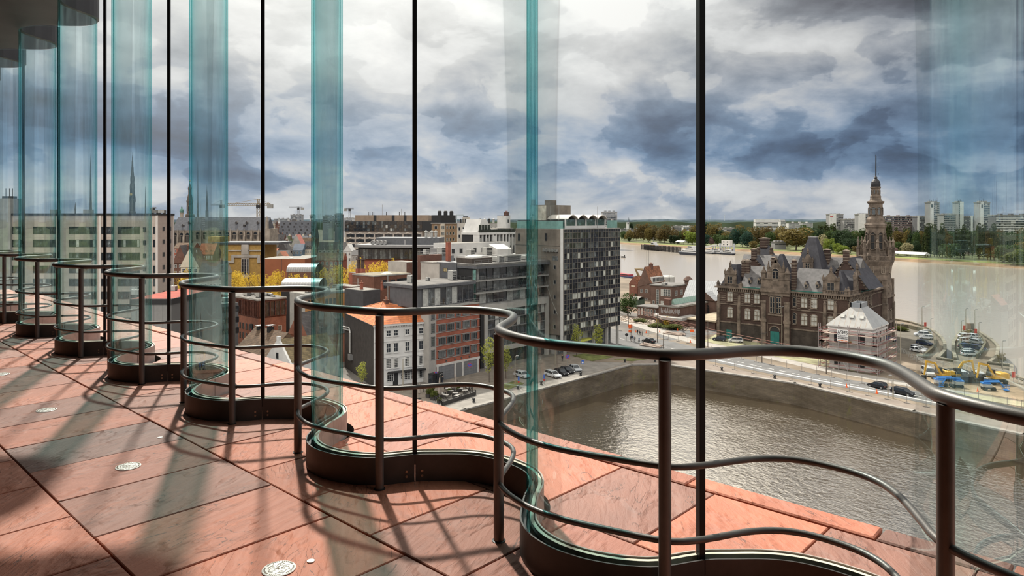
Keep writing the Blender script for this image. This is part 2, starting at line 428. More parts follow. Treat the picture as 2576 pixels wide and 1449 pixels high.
def build_floor():
    mb = MB(); rnd = random.Random(5)
    XA, XB = -18.5, 3.2
    rows = [(1.05,.20,.467),(.20,-.64,.201),(-.64,-1.60,.555),(-1.60,-2.56,.275),(-2.56,-3.52,.45),(-3.52,-4.48,.1),(-4.48,-5.44,.6),(-5.44,-6.3,.3)]
    def slab(x0,x1,y0,y1,z,dep=.02,ch=.004):
        zz = [z+rnd.uniform(-.0016,.0016) for _ in range(4)]
        j = lambda: rnd.uniform(-.003,.003)
        q = [(x0+j(),y0+j()),(x1+j(),y0+j()),(x1+j(),y1+j()),(x0+j(),y1+j())]
        P = [(x,y,-dep) for x,y in q]+[(x,y,zz[i]-ch) for i,(x,y) in enumerate(q)]
        cx,cy = (x0+x1)/2,(y0+y1)/2
        P += [(x+(ch if x<cx else -ch), y+(ch if y<cy else -ch), zz[i]) for i,(x,y) in enumerate(q)]
        mb.add(P, [(0,1,5,4),(1,2,6,5),(2,3,7,6),(3,0,4,7),(4,5,9,8),(5,6,10,9),(6,7,11,10),(7,4,8,11),(8,9,10,11),(3,2,1,0)], 0)
    g = .0055
    for t1,t0,off in rows:
        xs = []; k = math.floor((X0-off-XB)/-.645)
        x = X0-off
        while x < XB: x += .645
        while x > XA-.7:
            slab(x-.645+g, x-g, YG+t0+g, YG+t1-g, 0); x -= .645
    x = XB
    while x > XA:                       # broken coping along the outer edge
        w = rnd.choice((.55,.8,1.05,1.3)); slab(x-w+.006, x-.006, YG+1.05+.009, YG+1.22+rnd.uniform(-.012,.015), rnd.uniform(.004,.012), .02, .008); x -= w
    mb.box(XA-.8, XB+.8, YG-6.3, YG+1.19, -.5, -.022, 1)
    o = mb.build('floor', [M_STONE, M_JOINT])
    # crescents left open around the outward bends
    cut = MB()
    for k in range(-1, 9):
        q = sample(GLASSP, L*(k+.52), L*(k+.93), 30)
        inner = offset(q, .02); outer = [(x, y) for x, y in offset(q, .04)]
        m_ = len(q)
        oo = []
        for i, (p0, p1) in enumerate(zip(q, offset(q, 1.0))):
            w_ = .045 + .062*math.sin(math.pi*i/(m_-1))**.6
            oo.append((p0[0]+(p1[0]-p0[0])*w_, p0[1]+(p1[1]-p0[1])*w_))
        P = [(x,y,-.2) for x,y in inner]+[(x,y,-.2) for x,y in oo]+[(x,y,.06) for x,y in inner]+[(x,y,.06) for x,y in oo]
        n_ = m_; Fc = []
        for i in range(n_-1):
            Fc += [(i,2*n_+i,2*n_+i+1,i+1),(n_+i,n_+i+1,3*n_+i+1,3*n_+i),(2*n_+i,3*n_+i,3*n_+i+1,2*n_+i+1),(i,i+1,n_+i+1,n_+i)]
        Fc += [(0,n_,3*n_,2*n_),(n_-1,3*n_-1,4*n_-1,2*n_-1)]
        cut.add(P, Fc)
    bm = bmesh.new(); me_ = cut.mesh('c', [M_STONE]); bm.from_mesh(me_); bmesh.ops.recalc_face_normals(bm, faces=bm.faces)
    cut = MB(); cut.v = [tuple(v.co) for v in bm.verts]; cut.f = [tuple(v.index for v in f.verts) for f in bm.faces]; cut.m = [1]*len(cut.f)
    co = cut.build('cutter', [M_STONE, M_JOINT])
    md = o.modifiers.new('b', 'BOOLEAN'); md.operation = 'DIFFERENCE'; md.object = co; md.solver = 'EXACT'; md.use_self = False
    return o, co
floor, _cut = build_floor()
_dg = bpy.context.evaluated_depsgraph_get(); _dg.update()
_me = bpy.data.meshes.new_from_object(floor.evaluated_get(_dg))
floor.modifiers.clear(); floor.data = _me
bpy.data.objects.remove(_cut)
tag(floor, 'red sandstone slab floor running out under the curved glass', kind='structure')

M_CEIL = mat('dark_ceiling', (.05,.05,.055), .6, 0, .1, 2)
def build_shell():
    pts = sample(GLASSP, -3.4, 17.2, 420)
    poly = [(x, y+.03) for x, y in pts]
    mb = MB(); ZC = 4.26
    ya = -3.6; n = len(poly)
    P = [(x,y,ZC) for x,y in poly]+[(x,ya,ZC) for x,y in poly]+[(x,y,ZC+.4) for x,y in poly]+[(x,ya,ZC+.4) for x,y in poly]
    Fc = []
    for i in range(n-1):
        Fc += [(i,i+1,n+i+1,n+i),(2*n+i,3*n+i,3*n+i+1,2*n+i+1),(i,2*n+i,2*n+i+1,i+1)]
    mb.add(P, Fc, 0)
    tag(mb.build('ceiling', M_CEIL), 'dark ceiling ending in a wavy edge along the glass', kind='structure')
    M_W = mat('gallery_wall', (.10,.055,.045), .8, 0, .15, 2)
    tag(MB().box(-18.7,2.0,-3.8,-3.6,0.02,4.66).build('wall_back', M_W), 'red stone wall behind the camera', kind='structure')
    tag(MB().box(1.9,2.1,-3.6,YG+.2,0.02,4.66).build('wall_right', M_W), 'red stone end wall of the gallery', kind='structure')
    tag(MB().box(-18.7,-18.5,-3.6,YG+.2,0.02,4.66).build('wall_left', M_W), 'red stone far wall of the gallery', kind='structure')
build_shell()

def build_windows():
    zt = 4.24
    for i, k in enumerate(range(-1, 8)):
        s0, s1 = k*L, (k+1)*L
        pts = sample(GLASSP, s0+.006, s1-.006, 56)
        w = ribbon(pts, .014, .06, zt).build('window_%d' % (i+1), M_GLASS, smooth=False)
        autosmooth(w, 35)
        tag(w, 'floor to ceiling curved glass panel, %s' % ('at the right edge beyond the nearest black joint' if k < 0 else ('first','second','third','fourth','fifth','sixth','seventh','eighth')[k]+' past the nearest black joint'), kind='structure')
        for a, b in ((s0, s0+L/2), (s0+L/2, s1)):
            q = sample(GLASSP, a+.003, b-.003, 30)
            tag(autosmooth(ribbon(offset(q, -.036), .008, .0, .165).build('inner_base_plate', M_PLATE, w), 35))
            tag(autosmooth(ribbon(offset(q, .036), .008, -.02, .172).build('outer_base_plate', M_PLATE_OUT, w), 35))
        q = sample(GLASSP, s0, s1, 60)
        autosmooth(ribbon(offset(q, .018), .018, .14, .165).build('glazing_bead', M_EDGE, w), 35)
        autosmooth(ribbon(offset(q, -.02), .022, .10, .128).build('glazing_channel', M_SEAL, w), 35)
        # upright black joint at the start of the panel
        p = gcurve(s0); a = math.atan2(gcurve(s0-.02)[1]-gcurve(s0+.02)[1], .04)
        MB().rbox((p[0],p[1],(.1+zt)/2), (.026,.034,zt-.1), a).build('joint_seal', M_SEAL, w)
        pi = offset([gcurve(s0+.02), gcurve(s0), gcurve(s0-.02)][::-1], -.041)
        for sg in (-1, 1):
            for zz in (.035, .065):
                c = gcurve(s0 + sg*.027); nx, ny = math.sin(a), -math.cos(a)
                bb = MB()
                rr = [(0,.0),(.0075,.0),(.0075,.004),(.0045,.004),(.0045,.001),(0,.001)]
                bb.lathe(rr, 12)
                M = Matrix.Translation((c[0]+nx*.041, c[1]+ny*.041, zz)) @ Vector((nx,ny,0)).to_track_quat('Z','Y').to_matrix().to_4x4()
                bb.v = [tuple(M @ Vector(v)) for v in bb.v]
                bb.build('bolt', M_BOLT, w)
build_windows()

def build_railing():
    r = empty('railing', (X0, YG-.2, 0), 0, 'brown metal railing snaking along the curved glass on round posts', 'railing')
    inv = Matrix.Translation((-X0, -(YG-.2), 0))
    def loc(mb): mb.v = [(x-X0, y-(YG-.2), z) for x,y,z in mb.v]; return mb
    path = sample(RAILP, -3.0, 15.2, 640)
    autosmooth(loc(MB().tube([(x,y,1.048) for x,y in path], .0238, 18)).build('handrail', M_RAIL, r), 60)
    for z in (.592, .288):
        autosmooth(loc(MB().tube([(x,y,z) for x,y in path], .0138, 12)).build('lower_rail', M_RAIL, r), 60)
    post = None
    for k in range(-2, 16):
        s = (k*.5 + (.016 if k % 2 == 0 else .006))*L
        x, y = gcurve(s, RAILP)
        y -= .028 if k % 2 == 0 else .004
        if post is None:
            pm = MB().lathe([(.0255,0),(.0255,1.03)], 20)
            post = autosmooth(pm.build('post', M_RAIL, r), 50)
            collar = MB().lathe([(.034,0),(.034,.004),(.0265,.006)], 20).build('foot_ring', M_SEAL, post)
            post.location = (x-X0, y-(YG-.2), 0)
        else:
            c = cp(post, r, (x-X0, y-(YG-.2), 0)); f = cp(collar, c)
build_railing()

def medallion_mesh():
    mb = MB(); r = .075
    mb.lathe([(0,.004),(r-.004,.004),(r,.002),(r,0)], 40, m=0)
    rnd = random.Random(3)
    for i in range(46):                                   # raised ring of lettering-like strokes
        a = 2*math.pi*i/46
        if i % 9 == 4: continue
        w = rnd.uniform(.002,.005)
        mb.rbox((math.cos(a)*.0635, math.sin(a)*.0635, .0045), (.008, w, .0016), a+rnd.uniform(-.25,.25), 1)
    pts = []
    for i in range(16):
        a = 2*math.pi*i/16; q = .051 if i % 2 == 0 else .041
        pts.append((math.cos(a)*q, math.sin(a)*q))
    for i in range(16):
        if i in (5, 11): continue
        a, b = pts[i], pts[(i+1)%16]
        mb.rbox(((a[0]+b[0])/2,(a[1]+b[1])/2,.0045), (math.hypot(b[0]-a[0],b[1]-a[1]), .002, .0016), math.atan2(b[1]-a[1],b[0]-a[0]), 1)
    for i in range(60):
        a, q = rnd.uniform(0,6.28), rnd.uniform(.004,.036)
        mb.rbox((math.cos(a)*q, math.sin(a)*q, .0043), (rnd.uniform(.004,.011), .0014, .0012), rnd.choice((.5,1.2,a)), 1)
    return mb.mesh('medallion', [mat('white_enamel', (.80,.79,.74), .35, 0, .04, 20), mat('worn_engraving', (.28,.22,.15), .6, 0, .2, 30)])
MED = medallion_mesh()
for (px,py,lab) in ((702,1432,'round white engraved medallion in the floor at the bottom edge, nearest the camera'),(323,1174,'round white engraved medallion in the middle of the sunlit floor slabs'),(117,1032,'round white engraved medallion on a grey slab at the left'),(3,942,'round white medallion cut by the left edge of the photo')):
    x, y = G(px, py, 0)
    o = bpy.data.objects.new('medallion', MED); col.objects.link(o); o.location = (x, y, .0015); o.rotation_euler[2] = px*.01
    tag(o, lab, 'medallion', 'white medallions set in the floor')
for (px,py,lab) in ((403,1101,'tiny white disc set in the floor near the third curb'),(782,1412,'tiny white disc in the floor right of the nearest medallion')):
    x, y = G(px, py, 0)
    tag(MB().lathe([(.018,0),(.018,.004),(.0,.005)], 18).build('floor_disc', MATS['white_enamel'], loc=(x,y,0)), lab, 'floor disc')
# ================================================================== streets, quays and water
WB = -41.2                     # dock basin
WR = -41.4                     # river
M_SAND = mat('sandy_ground', (0.182,0.144,0.106), .95, 0, .22, .09, .3, 2)
M_LOT = mat('worn_lot', (0.172,0.142,0.101), .95, 0, .3, .12, .3, 2, c2=(.25,.245,.14))
M_CITY = mat('city_ground', (.15,.135,.12), .95, 0, .2, .06)
M_ASPH = mat('asphalt', (0.133,0.129,0.125), .9, 0, .1, .3)
M_CONC = mat('fresh_concrete', (0.303,0.278,0.249), .9, 0, .08, .4)
M_PAVE = mat('quay_paving', (0.213,0.194,0.171), .9, 0, .12, .5)
M_COBBLE = mat('cobbled_street', (.185,.155,.125), .95, 0, .14, .6, .4, 4)
M_WHITE = mat('road_paint', (.6,.58,.55), .8, 0, .05, 2)
M_QUAY = None
def quay_wall_mat():
    m = bpy.data.materials.new('quay_masonry'); m.use_nodes = True
    t = NT(m.node_tree); b = t.n['Principled BSDF']; b.inputs['Roughness'].default_value = .95
    oc = t.add('ShaderNodeTexCoord').outputs['Object']
    sp = t.add('ShaderNodeSeparateXYZ', inp={0: oc})
    v = t.add('ShaderNodeCombineXYZ', inp={0: t.math('ADD', sp.outputs[0], sp.outputs[1]), 1: sp.outputs[2], 2: 0.0}).outputs[0]
    br = t.add('ShaderNodeTexBrick', inp={'Vector': v, 'Color1': (.135,.105,.072,1), 'Color2': (.115,.09,.063,1), 'Mortar': (.085,.066,.046,1), 'Scale': .9, 'Mortar Size': .02, 'Row Height': .34, 'Brick Width': .9})
    n1 = t.noise(t.mapping(oc, (.16,.16,.5)), 1.0, 6, .65).outputs['Fac']
    c = t.mix(1.0, br.outputs[0], t.ramp(n1, [(.3, (.5,.46,.38)), (.55, (1,1,1)), (.7, (1.5,1.45,1.35))]), 'MULTIPLY')
    n2 = t.noise(t.mapping(oc, (.3,.3,.15)), 1.6, 4, .6).outputs['Fac']
    c = t.mix(t.ramp(n2, [(.6, 0), (.72, .55)]), c, (.13,.125,.03))
    t.l.new(c, b.inputs['Base Color']); return m
M_QUAY = quay_wall_mat()

def ngon(name, pts, z, m, label, kind='structure', skirt=0.0):
    mb = MB(); n = len(pts)
    if sum(pts[i][0]*pts[(i+1)%n][1]-pts[(i+1)%n][0]*pts[i][1] for i in range(n)) < 0: pts = pts[::-1]
    mb.add([(x,y,z) for x,y in pts], [tuple(range(n))])
    if skirt:
        mb.add([(x,y,z) for x,y in pts]+[(x,y,z-skirt) for x,y in pts], [(n+i,n+(i+1)%n,(i+1)%n,i) for i in range(n)])
    return tag(mb.build(name, m), label, kind=kind)

def water(name, base, rough, sc, st, label, pts, z, tint=(1,1,1)):
    m = bpy.data.materials.new(name); m.use_nodes = True
    t = NT(m.node_tree); b = t.n['Principled BSDF']
    b.inputs['Base Color'].default_value = (*base, 1); b.inputs['Roughness'].default_value = rough
    b.inputs['IOR'].default_value = 1.33 if base[0] > .2 else 9.0; b.inputs['Specular IOR Level'].default_value = .5
    if base[0] < .2: b.inputs['Specular Tint'].default_value = (1, .92, .83, 1)
    oc = t.add('ShaderNodeTexCoord').outputs['Object']
    w1 = t.noise(t.mapping(oc, (1,1.5,1), (0,0,.5)), sc, 4, .55, .4).outputs['Fac']
    w2 = t.noise(oc, sc*.13, 3, .5).outputs['Fac']
    w3 = t.noise(t.mapping(oc, (1,1.3,1), (0,0,.9)), sc*3.1, 3, .5, .3).outputs['Fac']
    amp = t.ramp(t.noise(oc, .022, 2, .5).outputs['Fac'], [(.35, .5), (.65, 1.0)])
    h = t.math('ADD', t.math('MULTIPLY', t.math('MULTIPLY', w1, amp), 1.0), t.math('ADD', t.math('MULTIPLY', w2, 1.4), t.math('MULTIPLY', w3, .22)))
    bp = t.add('ShaderNodeBump', inp={'Strength': st, 'Distance': .25, 'Height': h})
    t.l.new(bp.outputs[0], b.inputs['Normal'])
    return ngon(name, pts, z, m, label)

BAS = [(-102.2,-70), (-102.0,95), G(1588,918), G(1671,917), G(2000,965), G(2300,1036), G(2576,1095), (130,131), (130,-70)]
water('basin_water', (.046,.038,.026), .04, .75, .6, 'dark rippled water of the dock basin', BAS, WB)
EDGE = [G(1565,697), G(1780,731), G(2060,777), G(2240,803), G(2290,812), G(2327,823), G(2352,838), G(2370,853), G(2377,866), G(2378,884), G(2360,904), G(2395,910),
        G(2404,905), G(2398,884), G(2398.5,865), G(2410,846), G(2423,832), G(2440.6,827.5), G(2458,834), G(2475,845), G(2494,857), G(2509,871), G(2511.5,878), G(2508,900), G(2488,916), G(2545,922), G(2545,945), G(2560,952), G(2576,958)]  # past the channel: the pier's mirror image in the glass, built as land
_e0, _e1 = EDGE[0], EDGE[3]
_dx, _dy = _e0[0]-_e1[0], _e0[1]-_e1[1]
FARL = (_e0[0]+_dx*14, _e0[1]+_dy*14)
CITY = [FARL] + EDGE + [(60,190), (130,180), (130,131.5)] + [BAS[6], BAS[5], BAS[4], BAS[3], BAS[2], BAS[1], (-102.2,-70), (-900,-300), (-3600,-200), (-3600,1500)]
ngon('ground', CITY, GZ, M_SAND, 'sandy city ground and quays around the dock', skirt=6)
_r0, _r1 = G(2576,676,WR), G(1560,614,WR)
_ux, _uy = _r1[0]-_r0[0], _r1[1]-_r0[1]
FB0 = (_r0[0]-_ux*3, _r0[1]-_uy*3); FB1 = (_r0[0]+_ux*9, _r0[1]+_uy*9)
_q = math.hypot(_ux,_uy); NX, NY = -_uy/_q*-1, _ux/_q*-1     # towards the far land
if NY < 0: NX, NY = -NX, -NY
BU = (_ux/_q, _uy/_q)
water('river_water', (.34,.295,.245), .16, .22, .25, 'wide pale grey brown river', [FB0, FB1, (-5200,1900), FARL, (-100,240), (-80,180), (140,150), (900,0)], WR)
def far(u, w, z=None):
    """a place on the far bank: u metres along it from the right edge sightline, w metres inland"""
    p = (_r0[0]+BU[0]*u+NX*w, _r0[1]+BU[1]*u+NY*w)
    return p if z is None else (*p, z)
def farpx(px, w):
    """on the far bank, w metres inland, at sightline px"""
    k = (px-1288)/F; sx, sy = grid(k, 1.0)
    bx, by = _r0[0]+NX*w, _r0[1]+NY*w
    # bx + u*BU = s*(sx,sy)
    det = BU[0]*-sy + BU[1]*sx
    u = (-bx*-sy + -by*sx)/det if abs(det) > 1e-9 else 0
    return (bx+u*BU[0], by+u*BU[1])
GF = -38.5
M_REED = mat('river_reeds', (.19,.12,.065), .95, 0, .25, .05, .4, 1)
M_FGRASS = mat('far_bank_grass', (.15,.165,.045), .95, 0, .2, .02)
M_FLAND = mat('far_land', (.10,.115,.05), .95, 0, .3, .004, c2=(.12,.13,.055))
def strip(name, w0, z0, w1, z1, m, label, kind='structure', u0=-1900, u1=6000):
    a, b, c, d = far(u0,w0), far(u1,w0), far(u1,w1), far(u0,w1)
    return tag(MB().add([(*a,z0),(*b,z0),(*c,z1),(*d,z1)], [(0,3,2,1)]).build(name, m), label, kind=kind)
strip('reed_bank', -2, WR-.3, 16, -39.2, M_REED, 'brown reed bed along the far bank')
strip('bank_slope', 16, -39.2, 30, GF, M_FGRASS, 'green grass dyke of the far bank')
strip('far_ground', 30, GF, 9000, GF, M_FLAND, 'flat land beyond the river', u0=-6000, u1=16000)

# ---- street surfaces on the quays
def path_strip(name, a, b, m, label, dz=.03):
    """a strip between two rows of sightlines (upper edge a, lower edge b)"""
    if len(a) == len(b):
        A = [(*G(*p), GZ+dz) for p in a]; B = [(*G(*p), GZ+dz) for p in b]; n = len(a)
        return tag(MB().add(A+B, [(n+i, n+i+1, i+1, i) for i in range(n-1)]).build(name, m), label, kind='structure')
    return ngon(name, [G(*p) for p in a] + [G(*p) for p in reversed(b)], GZ+dz, m, label)
path_strip('road', [(1520,822),(1600,842),(1700,862),(1790,882),(1900,908),(2060,943),(2250,973),(2400,1004),(2576,1038)],
           [(1520,862),(1600,880),(1700,893),(1800,912),(1920,937),(2060,964),(2250,999),(2400,1030),(2576,1064)], M_ASPH, 'grey asphalt road along the dock')
path_strip('tram_bed', [(1545,790),(1600,806),(1690,838),(1752,856),(1900,886),(2050,919),(2250,955),(2400,982),(2576,1012)],
           [(1545,803),(1600,822),(1690,850),(1752,866),(1900,895),(2050,930),(2250,966),(2400,993),(2576,1022)], M_CONC, 'fresh pale concrete tram bed')
path_strip('side_street', [(1650,842),(1700,828),(1760,812),(1800,803),(1808,814)], [(1680,858),(1745,846),(1790,842),(1809,838),(1812,822)], M_ASPH, 'grey side street between depot and dark stone palace', .022)
path_strip('parking_lot', [(1800,842),(1900,850),(2000,870),(2090,885),(2140,897)], [(1770,858),(1880,884),(2000,908),(2090,924),(2150,935)], M_LOT, 'worn sandy parking lot before the palace', .026)
path_strip('pier_lot', [(2240,815),(2290,822),(2330,838),(2350,852)], [(2235,880),(2270,890),(2310,890),(2335,878)], mat('pier_paving', (0.129,0.113,0.090), .95, 0, .15, .3), 'brown paved car park on the pier', .03)
path_strip('mirrored_pier_lot', [(2423,843),(2441,840),(2458,845)], [(2420,862),(2424,884),(2441,903),(2458,884),(2466,862)], MATS['pier_paving'], 'brown paved car park on the mirrored pier', .03)
ngon('quay_promenade', [(-102.9,-60),(-102.8,95),G(1584,913),(-112,150),(-112,-60)], GZ+.016, M_PAVE, 'pale paved quay on the left of the dock')
ngon('quay_street', [(-112,-60),(-112,150),(-108,200),(-124,215),(-124,-60)], GZ+.010, M_COBBLE, 'brown cobbled street before the quay buildings')
ngon('city_streets', [(-124,-200),(-124,160),(-121,215),(-240,300),(-700,470),(-2400,1200),(-2400,-200)], GZ+.005, M_CITY, 'dark streets and yards between the city buildings')
M_PROM = mat('pinkish_paving', (0.201,0.164,0.136), .92, 0, .1, .4)
path_strip('dock_walk', [(1600,903),(1700,899),(1800,918),(1920,943),(2060,970),(2250,1006),(2400,1037),(2576,1071)], [(1590,916),(1671,915),(1800,935.5),(2000,962.5),(2300,1033.5),(2400,1055),(2576,1092)], M_PROM, 'pinkish paved walk along the dock edge', .020)
# dashed centre line and edge line
def road_dashes():
    line = [(1560,852),(1640,868),(1780,893),(1900,920),(2060,953),(2250,986),(2420,1018)]
    pts = [G(*p) for p in line]; mb = MB()
    for (a, b) in zip(pts, pts[1:]):
        d = math.hypot(b[0]-a[0], b[1]-a[1]); an = math.atan2(b[1]-a[1], b[0]-a[0]); u = 0
        while u < d-2:
            mb.rbox((a[0]+(b[0]-a[0])*(u+1)/d, a[1]+(b[1]-a[1])*(u+1)/d, GZ+.05), (2.0,.25,.02), an); u += 3.6
    tag(mb.build('road_markings', M_WHITE), 'white dashed line on the dock road', kind='structure')
    mb = MB(); pts = [G(*p) for p in [(1800,906),(1920,931),(2060,958),(2250,993),(2400,1024)]]
    mb.tube([(x,y,GZ+.04) for x,y in pts], .16, 4)
    tag(mb.build('road_edge_line', M_WHITE), 'solid white edge line of the dock road', kind='structure')
road_dashes()
# dock walls (masonry with a pale coping)
def wall_run(name, pts, z0, z1, m, label, t=1.0, cope=None):
    mb = MB()
    for a, b in zip(pts, pts[1:]):
        d = math.hypot(b[0]-a[0], b[1]-a[1]); an = math.atan2(b[1]-a[1], b[0]-a[0])
        c = ((a[0]+b[0])/2, (a[1]+b[1])/2)
        mb.rbox((*c,(z0+z1)/2), (d+.3,t,z1-z0), an, 0)
        if cope is not None: mb.rbox((*c,z1+.12), (d+.4,t+.15,.3), an, 1)
    return tag(mb.build(name, [m] + ([cope] if cope is not None else [])), label, kind='structure')
M_COPE = mat('granite_coping', (0.258,0.236,0.209), .9, 0, .12, .6)
wall_run('wall_dock', [(-102.2,-70),(-102.0,95),BAS[2],BAS[3],BAS[4],BAS[5],BAS[6],(130,131)], WB-1, GZ, M_QUAY, 'stained masonry wall round the dock basin', 1.0, M_COPE)
M_PIERWALL = mat('mossy_pier_wall', (.13,.11,.075), .95, 0, .3, .5)
wall_run('wall_pier', EDGE[3:12], WR-1, GZ+.4, M_PIERWALL, 'dark river wall of the left pier', .7, mat('pier_cope', (0.234,0.203,0.156), .95, 0, .2, .6))
wall_run('wall_mirrored_pier', EDGE[12:], WR-1, GZ+.4, M_PIERWALL, 'dark river wall of the mirrored pier', .7, MATS['pier_cope'])
# ================================================================== building toolkit
PI = math.pi
M_GLZ = glass_dark('dark_window_glass')
M_BLIND = mat('pale_blind', (.42,.41,.37), .6, 0, .15, 1.5, spec=.5)
M_MID = glass_dark('grey_window_glass', (.10,.11,.11))
M_WFRAME = mat('white_window_frame', (.62,.60,.56), .6, 0, 0)
M_DFRAME = mat('dark_window_frame', (.05,.048,.046), .5, .3, 0)
M_GFRAME = mat('grey_window_frame', (.20,.195,.19), .5, .3, 0)
M_ROOFG = mat('grey_flat_roof', (0.145,0.135,0.125), .95, 0, .18, .25)
M_ROOFL = mat('light_flat_roof', (0.231,0.215,0.191), .95, 0, .15, .25)
M_SLATE = lines_mat('slate_roof', (.085,.085,.095), (.06,.06,.068), .35, .15, 'z', .6, 0, .18)
M_ZINC = lines_mat('zinc_cladding', (.125,.125,.13), (.08,.08,.085), .55, .08, 'h', .5, .2, .08)
M_LAMP = mat('grey_galvanised', (.30,.29,.28), .5, .5, 0)
M_WHITEP = mat('white_plaster', (.57,.55,.52), .85, 0, .07, .3)
M_CONCG = mat('grey_concrete', (.30,.285,.26), .9, 0, .14, .3)
M_CONCB = mat('brown_concrete', (.165,.14,.115), .9, 0, .18, .25)
M_AC = mat('white_machine_box', (0.376,0.364,0.336), .6, 0, .08, 2)
M_DARK = mat('dark_steel', (.035,.034,.034), .6, .3, .05, 2)
M_BRICKR = brick_mat('red_brick', (.36,.105,.065), (.29,.085,.052), (.28,.17,.13), 1.0)
M_BRICKB = brick_mat('brown_brick', (.17,.085,.062), (.13,.065,.05), (.15,.10,.08), 1.0)

def rot_z(mb, a):
    c, s = math.cos(a), math.sin(a); mb.v = [(x*c-y*s, x*s+y*c, z) for x,y,z in mb.v]; return mb

class Bld:
    """a building standing at its corner nearest the dock: local -x runs along its left face, +y along its right face"""
    def __init__(s, name, label, cat, px, Y, pxl, pxr, pyt, yaw=0.0, base=GZ, group=None, h=None):
        s.p = S(px, Y); s.Y = Y; s.yaw = yaw; s.base = base
        s.root = empty(name, (*s.p, base), yaw, label, cat, group)
        s.w = meet(s.p, yaw+PI, pxl); s.d = meet(s.p, yaw+PI/2, pxr) if pxr is not None else 10
        s.h = (Zh(pyt, Y) - base) if h is None else h
    def uA(s, px): return meet(s.p, s.yaw+PI/2, px)
    def uB(s, px): return meet(s.p, s.yaw+PI, px)
    def _q(s, face, u):
        a = s.yaw + (PI/2 if face == 'A' else PI)
        return (s.p[0]+math.cos(a)*u, s.p[1]+math.sin(a)*u)
    def z(s, face, px, py):
        u = s.uA(px) if face == 'A' else s.uB(px)
        return Zh(py, depth(s._q(face, u))) - s.base
    def box(s, name, x0, x1, y0, y1, z0, z1, m, parent=None, bevel=0):
        return MB().box(x0, x1, y0, y1, z0, z1).build(name, m, parent or s.root)
    def body(s, m, roof=None, name='walls', parapet=.5):
        mb = MB().box(-s.w, 0, 0, s.d, 0, s.h)
        o = mb.build(name, m, s.root)
        r = MB().box(-s.w+.3, -.3, .3, s.d-.3, s.h, s.h+.06, 0)
        r.build('roof', roof or M_ROOFG, s.root)
        if parapet:
            p = MB(); q = .3
            p.box(-s.w,0,0,q,s.h,s.h+parapet); p.box(-s.w,0,s.d-q,s.d,s.h,s.h+parapet)
            p.box(-s.w,-s.w+q,q,s.d-q,s.h,s.h+parapet); p.box(-q,0,q,s.d-q,s.h,s.h+parapet)
            p.build('parapet', m, s.root)
        return o
    def at(s, face, u, v, out=0.0):
        return (out, u, v) if face == 'A' else (-u, -out, v)
    def fbox(s, name, face, u0, u1, v0, v1, out, m, inn=.0, parent=None):
        """a slab on a face, standing out by out (and inn into it)"""
        mb = MB()
        if face == 'A': mb.box(-inn, out, u0, u1, v0, v1)
        else: mb.box(-u1, -u0, -out, inn, v0, v1)
        return mb.build(name, m, parent or s.root)
    def windows(s, face, spots, w, h, cols=2, rows=1, fm=None, gm=None, f=.08, mull=.06, out=.10, name='window', sill=None, arch=0, var=None, head=None):
        """each window an own part; spots = [(u centre, v bottom)]"""
        key = (w,h,cols,rows,fm.name if fm else 0,arch,f,sill.name if sill else 0)
        gms = gm if isinstance(gm, (list,tuple)) else [gm or M_GLZ]
        first = {}
        made = []
        extra = MB(); rest = []
        rnd = random.Random(len(spots)*7+int(w*100))
        for i, (u, v) in enumerate(spots):
            g = rnd.choice(gms)
            if g.name not in first:
                first[g.name] = win_mesh(w, h, cols, rows, f, mull, out, sill, arch).mesh(name, [fm or M_WFRAME, g] + ([sill] if sill else []))
            if i < 96:
                o = bpy.data.objects.new(name, first[g.name]); col.objects.link(o); o.parent = s.root
                o.location = s.at(face, u, v, 0.0)
                if face == 'B': o.rotation_euler[2] = -PI/2
                made.append(o)
        return made
def win_mesh(w, h, cols, rows, f, mull, out, sill=None, arch=0):
    """window seen from +x: frame bars round a pane, mullions, optional sill and arched head"""
    mb = MB(); a, b = -w/2, w/2
    mb.box(.012, .03, a, b, 0, h, 1)
    mb.box(0, out, a, a+f, 0, h); mb.box(0, out, b-f, b, 0, h); mb.box(0, out, a, b, 0, f); mb.box(0, out, a, b, h-f, h)
    for i in range(1, cols):
        x = a + w*i/cols; mb.box(.03, out*.7, x-mull/2, x+mull/2, f, h-f)
    for j in range(1, rows):
        z = h*j/rows; mb.box(.03, out*.7, a+f, b-f, z-mull/2, z+mull/2)
    if arch:
        n = 8; P = []
        for i in range(n+1):
            t = math.pi*i/n; P.append((-(w/2)*math.cos(t), h + arch*math.sin(t)))
        pane = [(.02,y,z) for y,z in P]
        mb.add(pane, [tuple(range(n+1))[::-1]], 1)
        mb.tube([(out*.5,y,z) for y,z in P], f*.7, 4, 0)
    if sill is not None:
        mb.box(0, out+.12, a-.12, b+.12, -.16, 0, 2); mb.box(0, out+.06, a-.1, b+.1, h, h+.14, 2) if not arch else None
    return mb
def band_mesh(length, h, n, out, panes, rnd, mull=.08, frame=.07):
    """ribbon of n panes from y=0..length seen from +x; material 0 mullions, 1.. panes"""
    mb = MB(); s = length/n
    for i in range(n):
        mb.box(.0, .04, i*s+mull/2, (i+1)*s-mull/2, frame, h-frame, 1+rnd.choice(panes))
    for i in range(n+1): mb.box(0, out, i*s-mull/2, i*s+mull/2, 0, h)
    mb.box(0, out*.8, 0, length, 0, frame); mb.box(0, out*.8, 0, length, h-frame, h)
    return mb
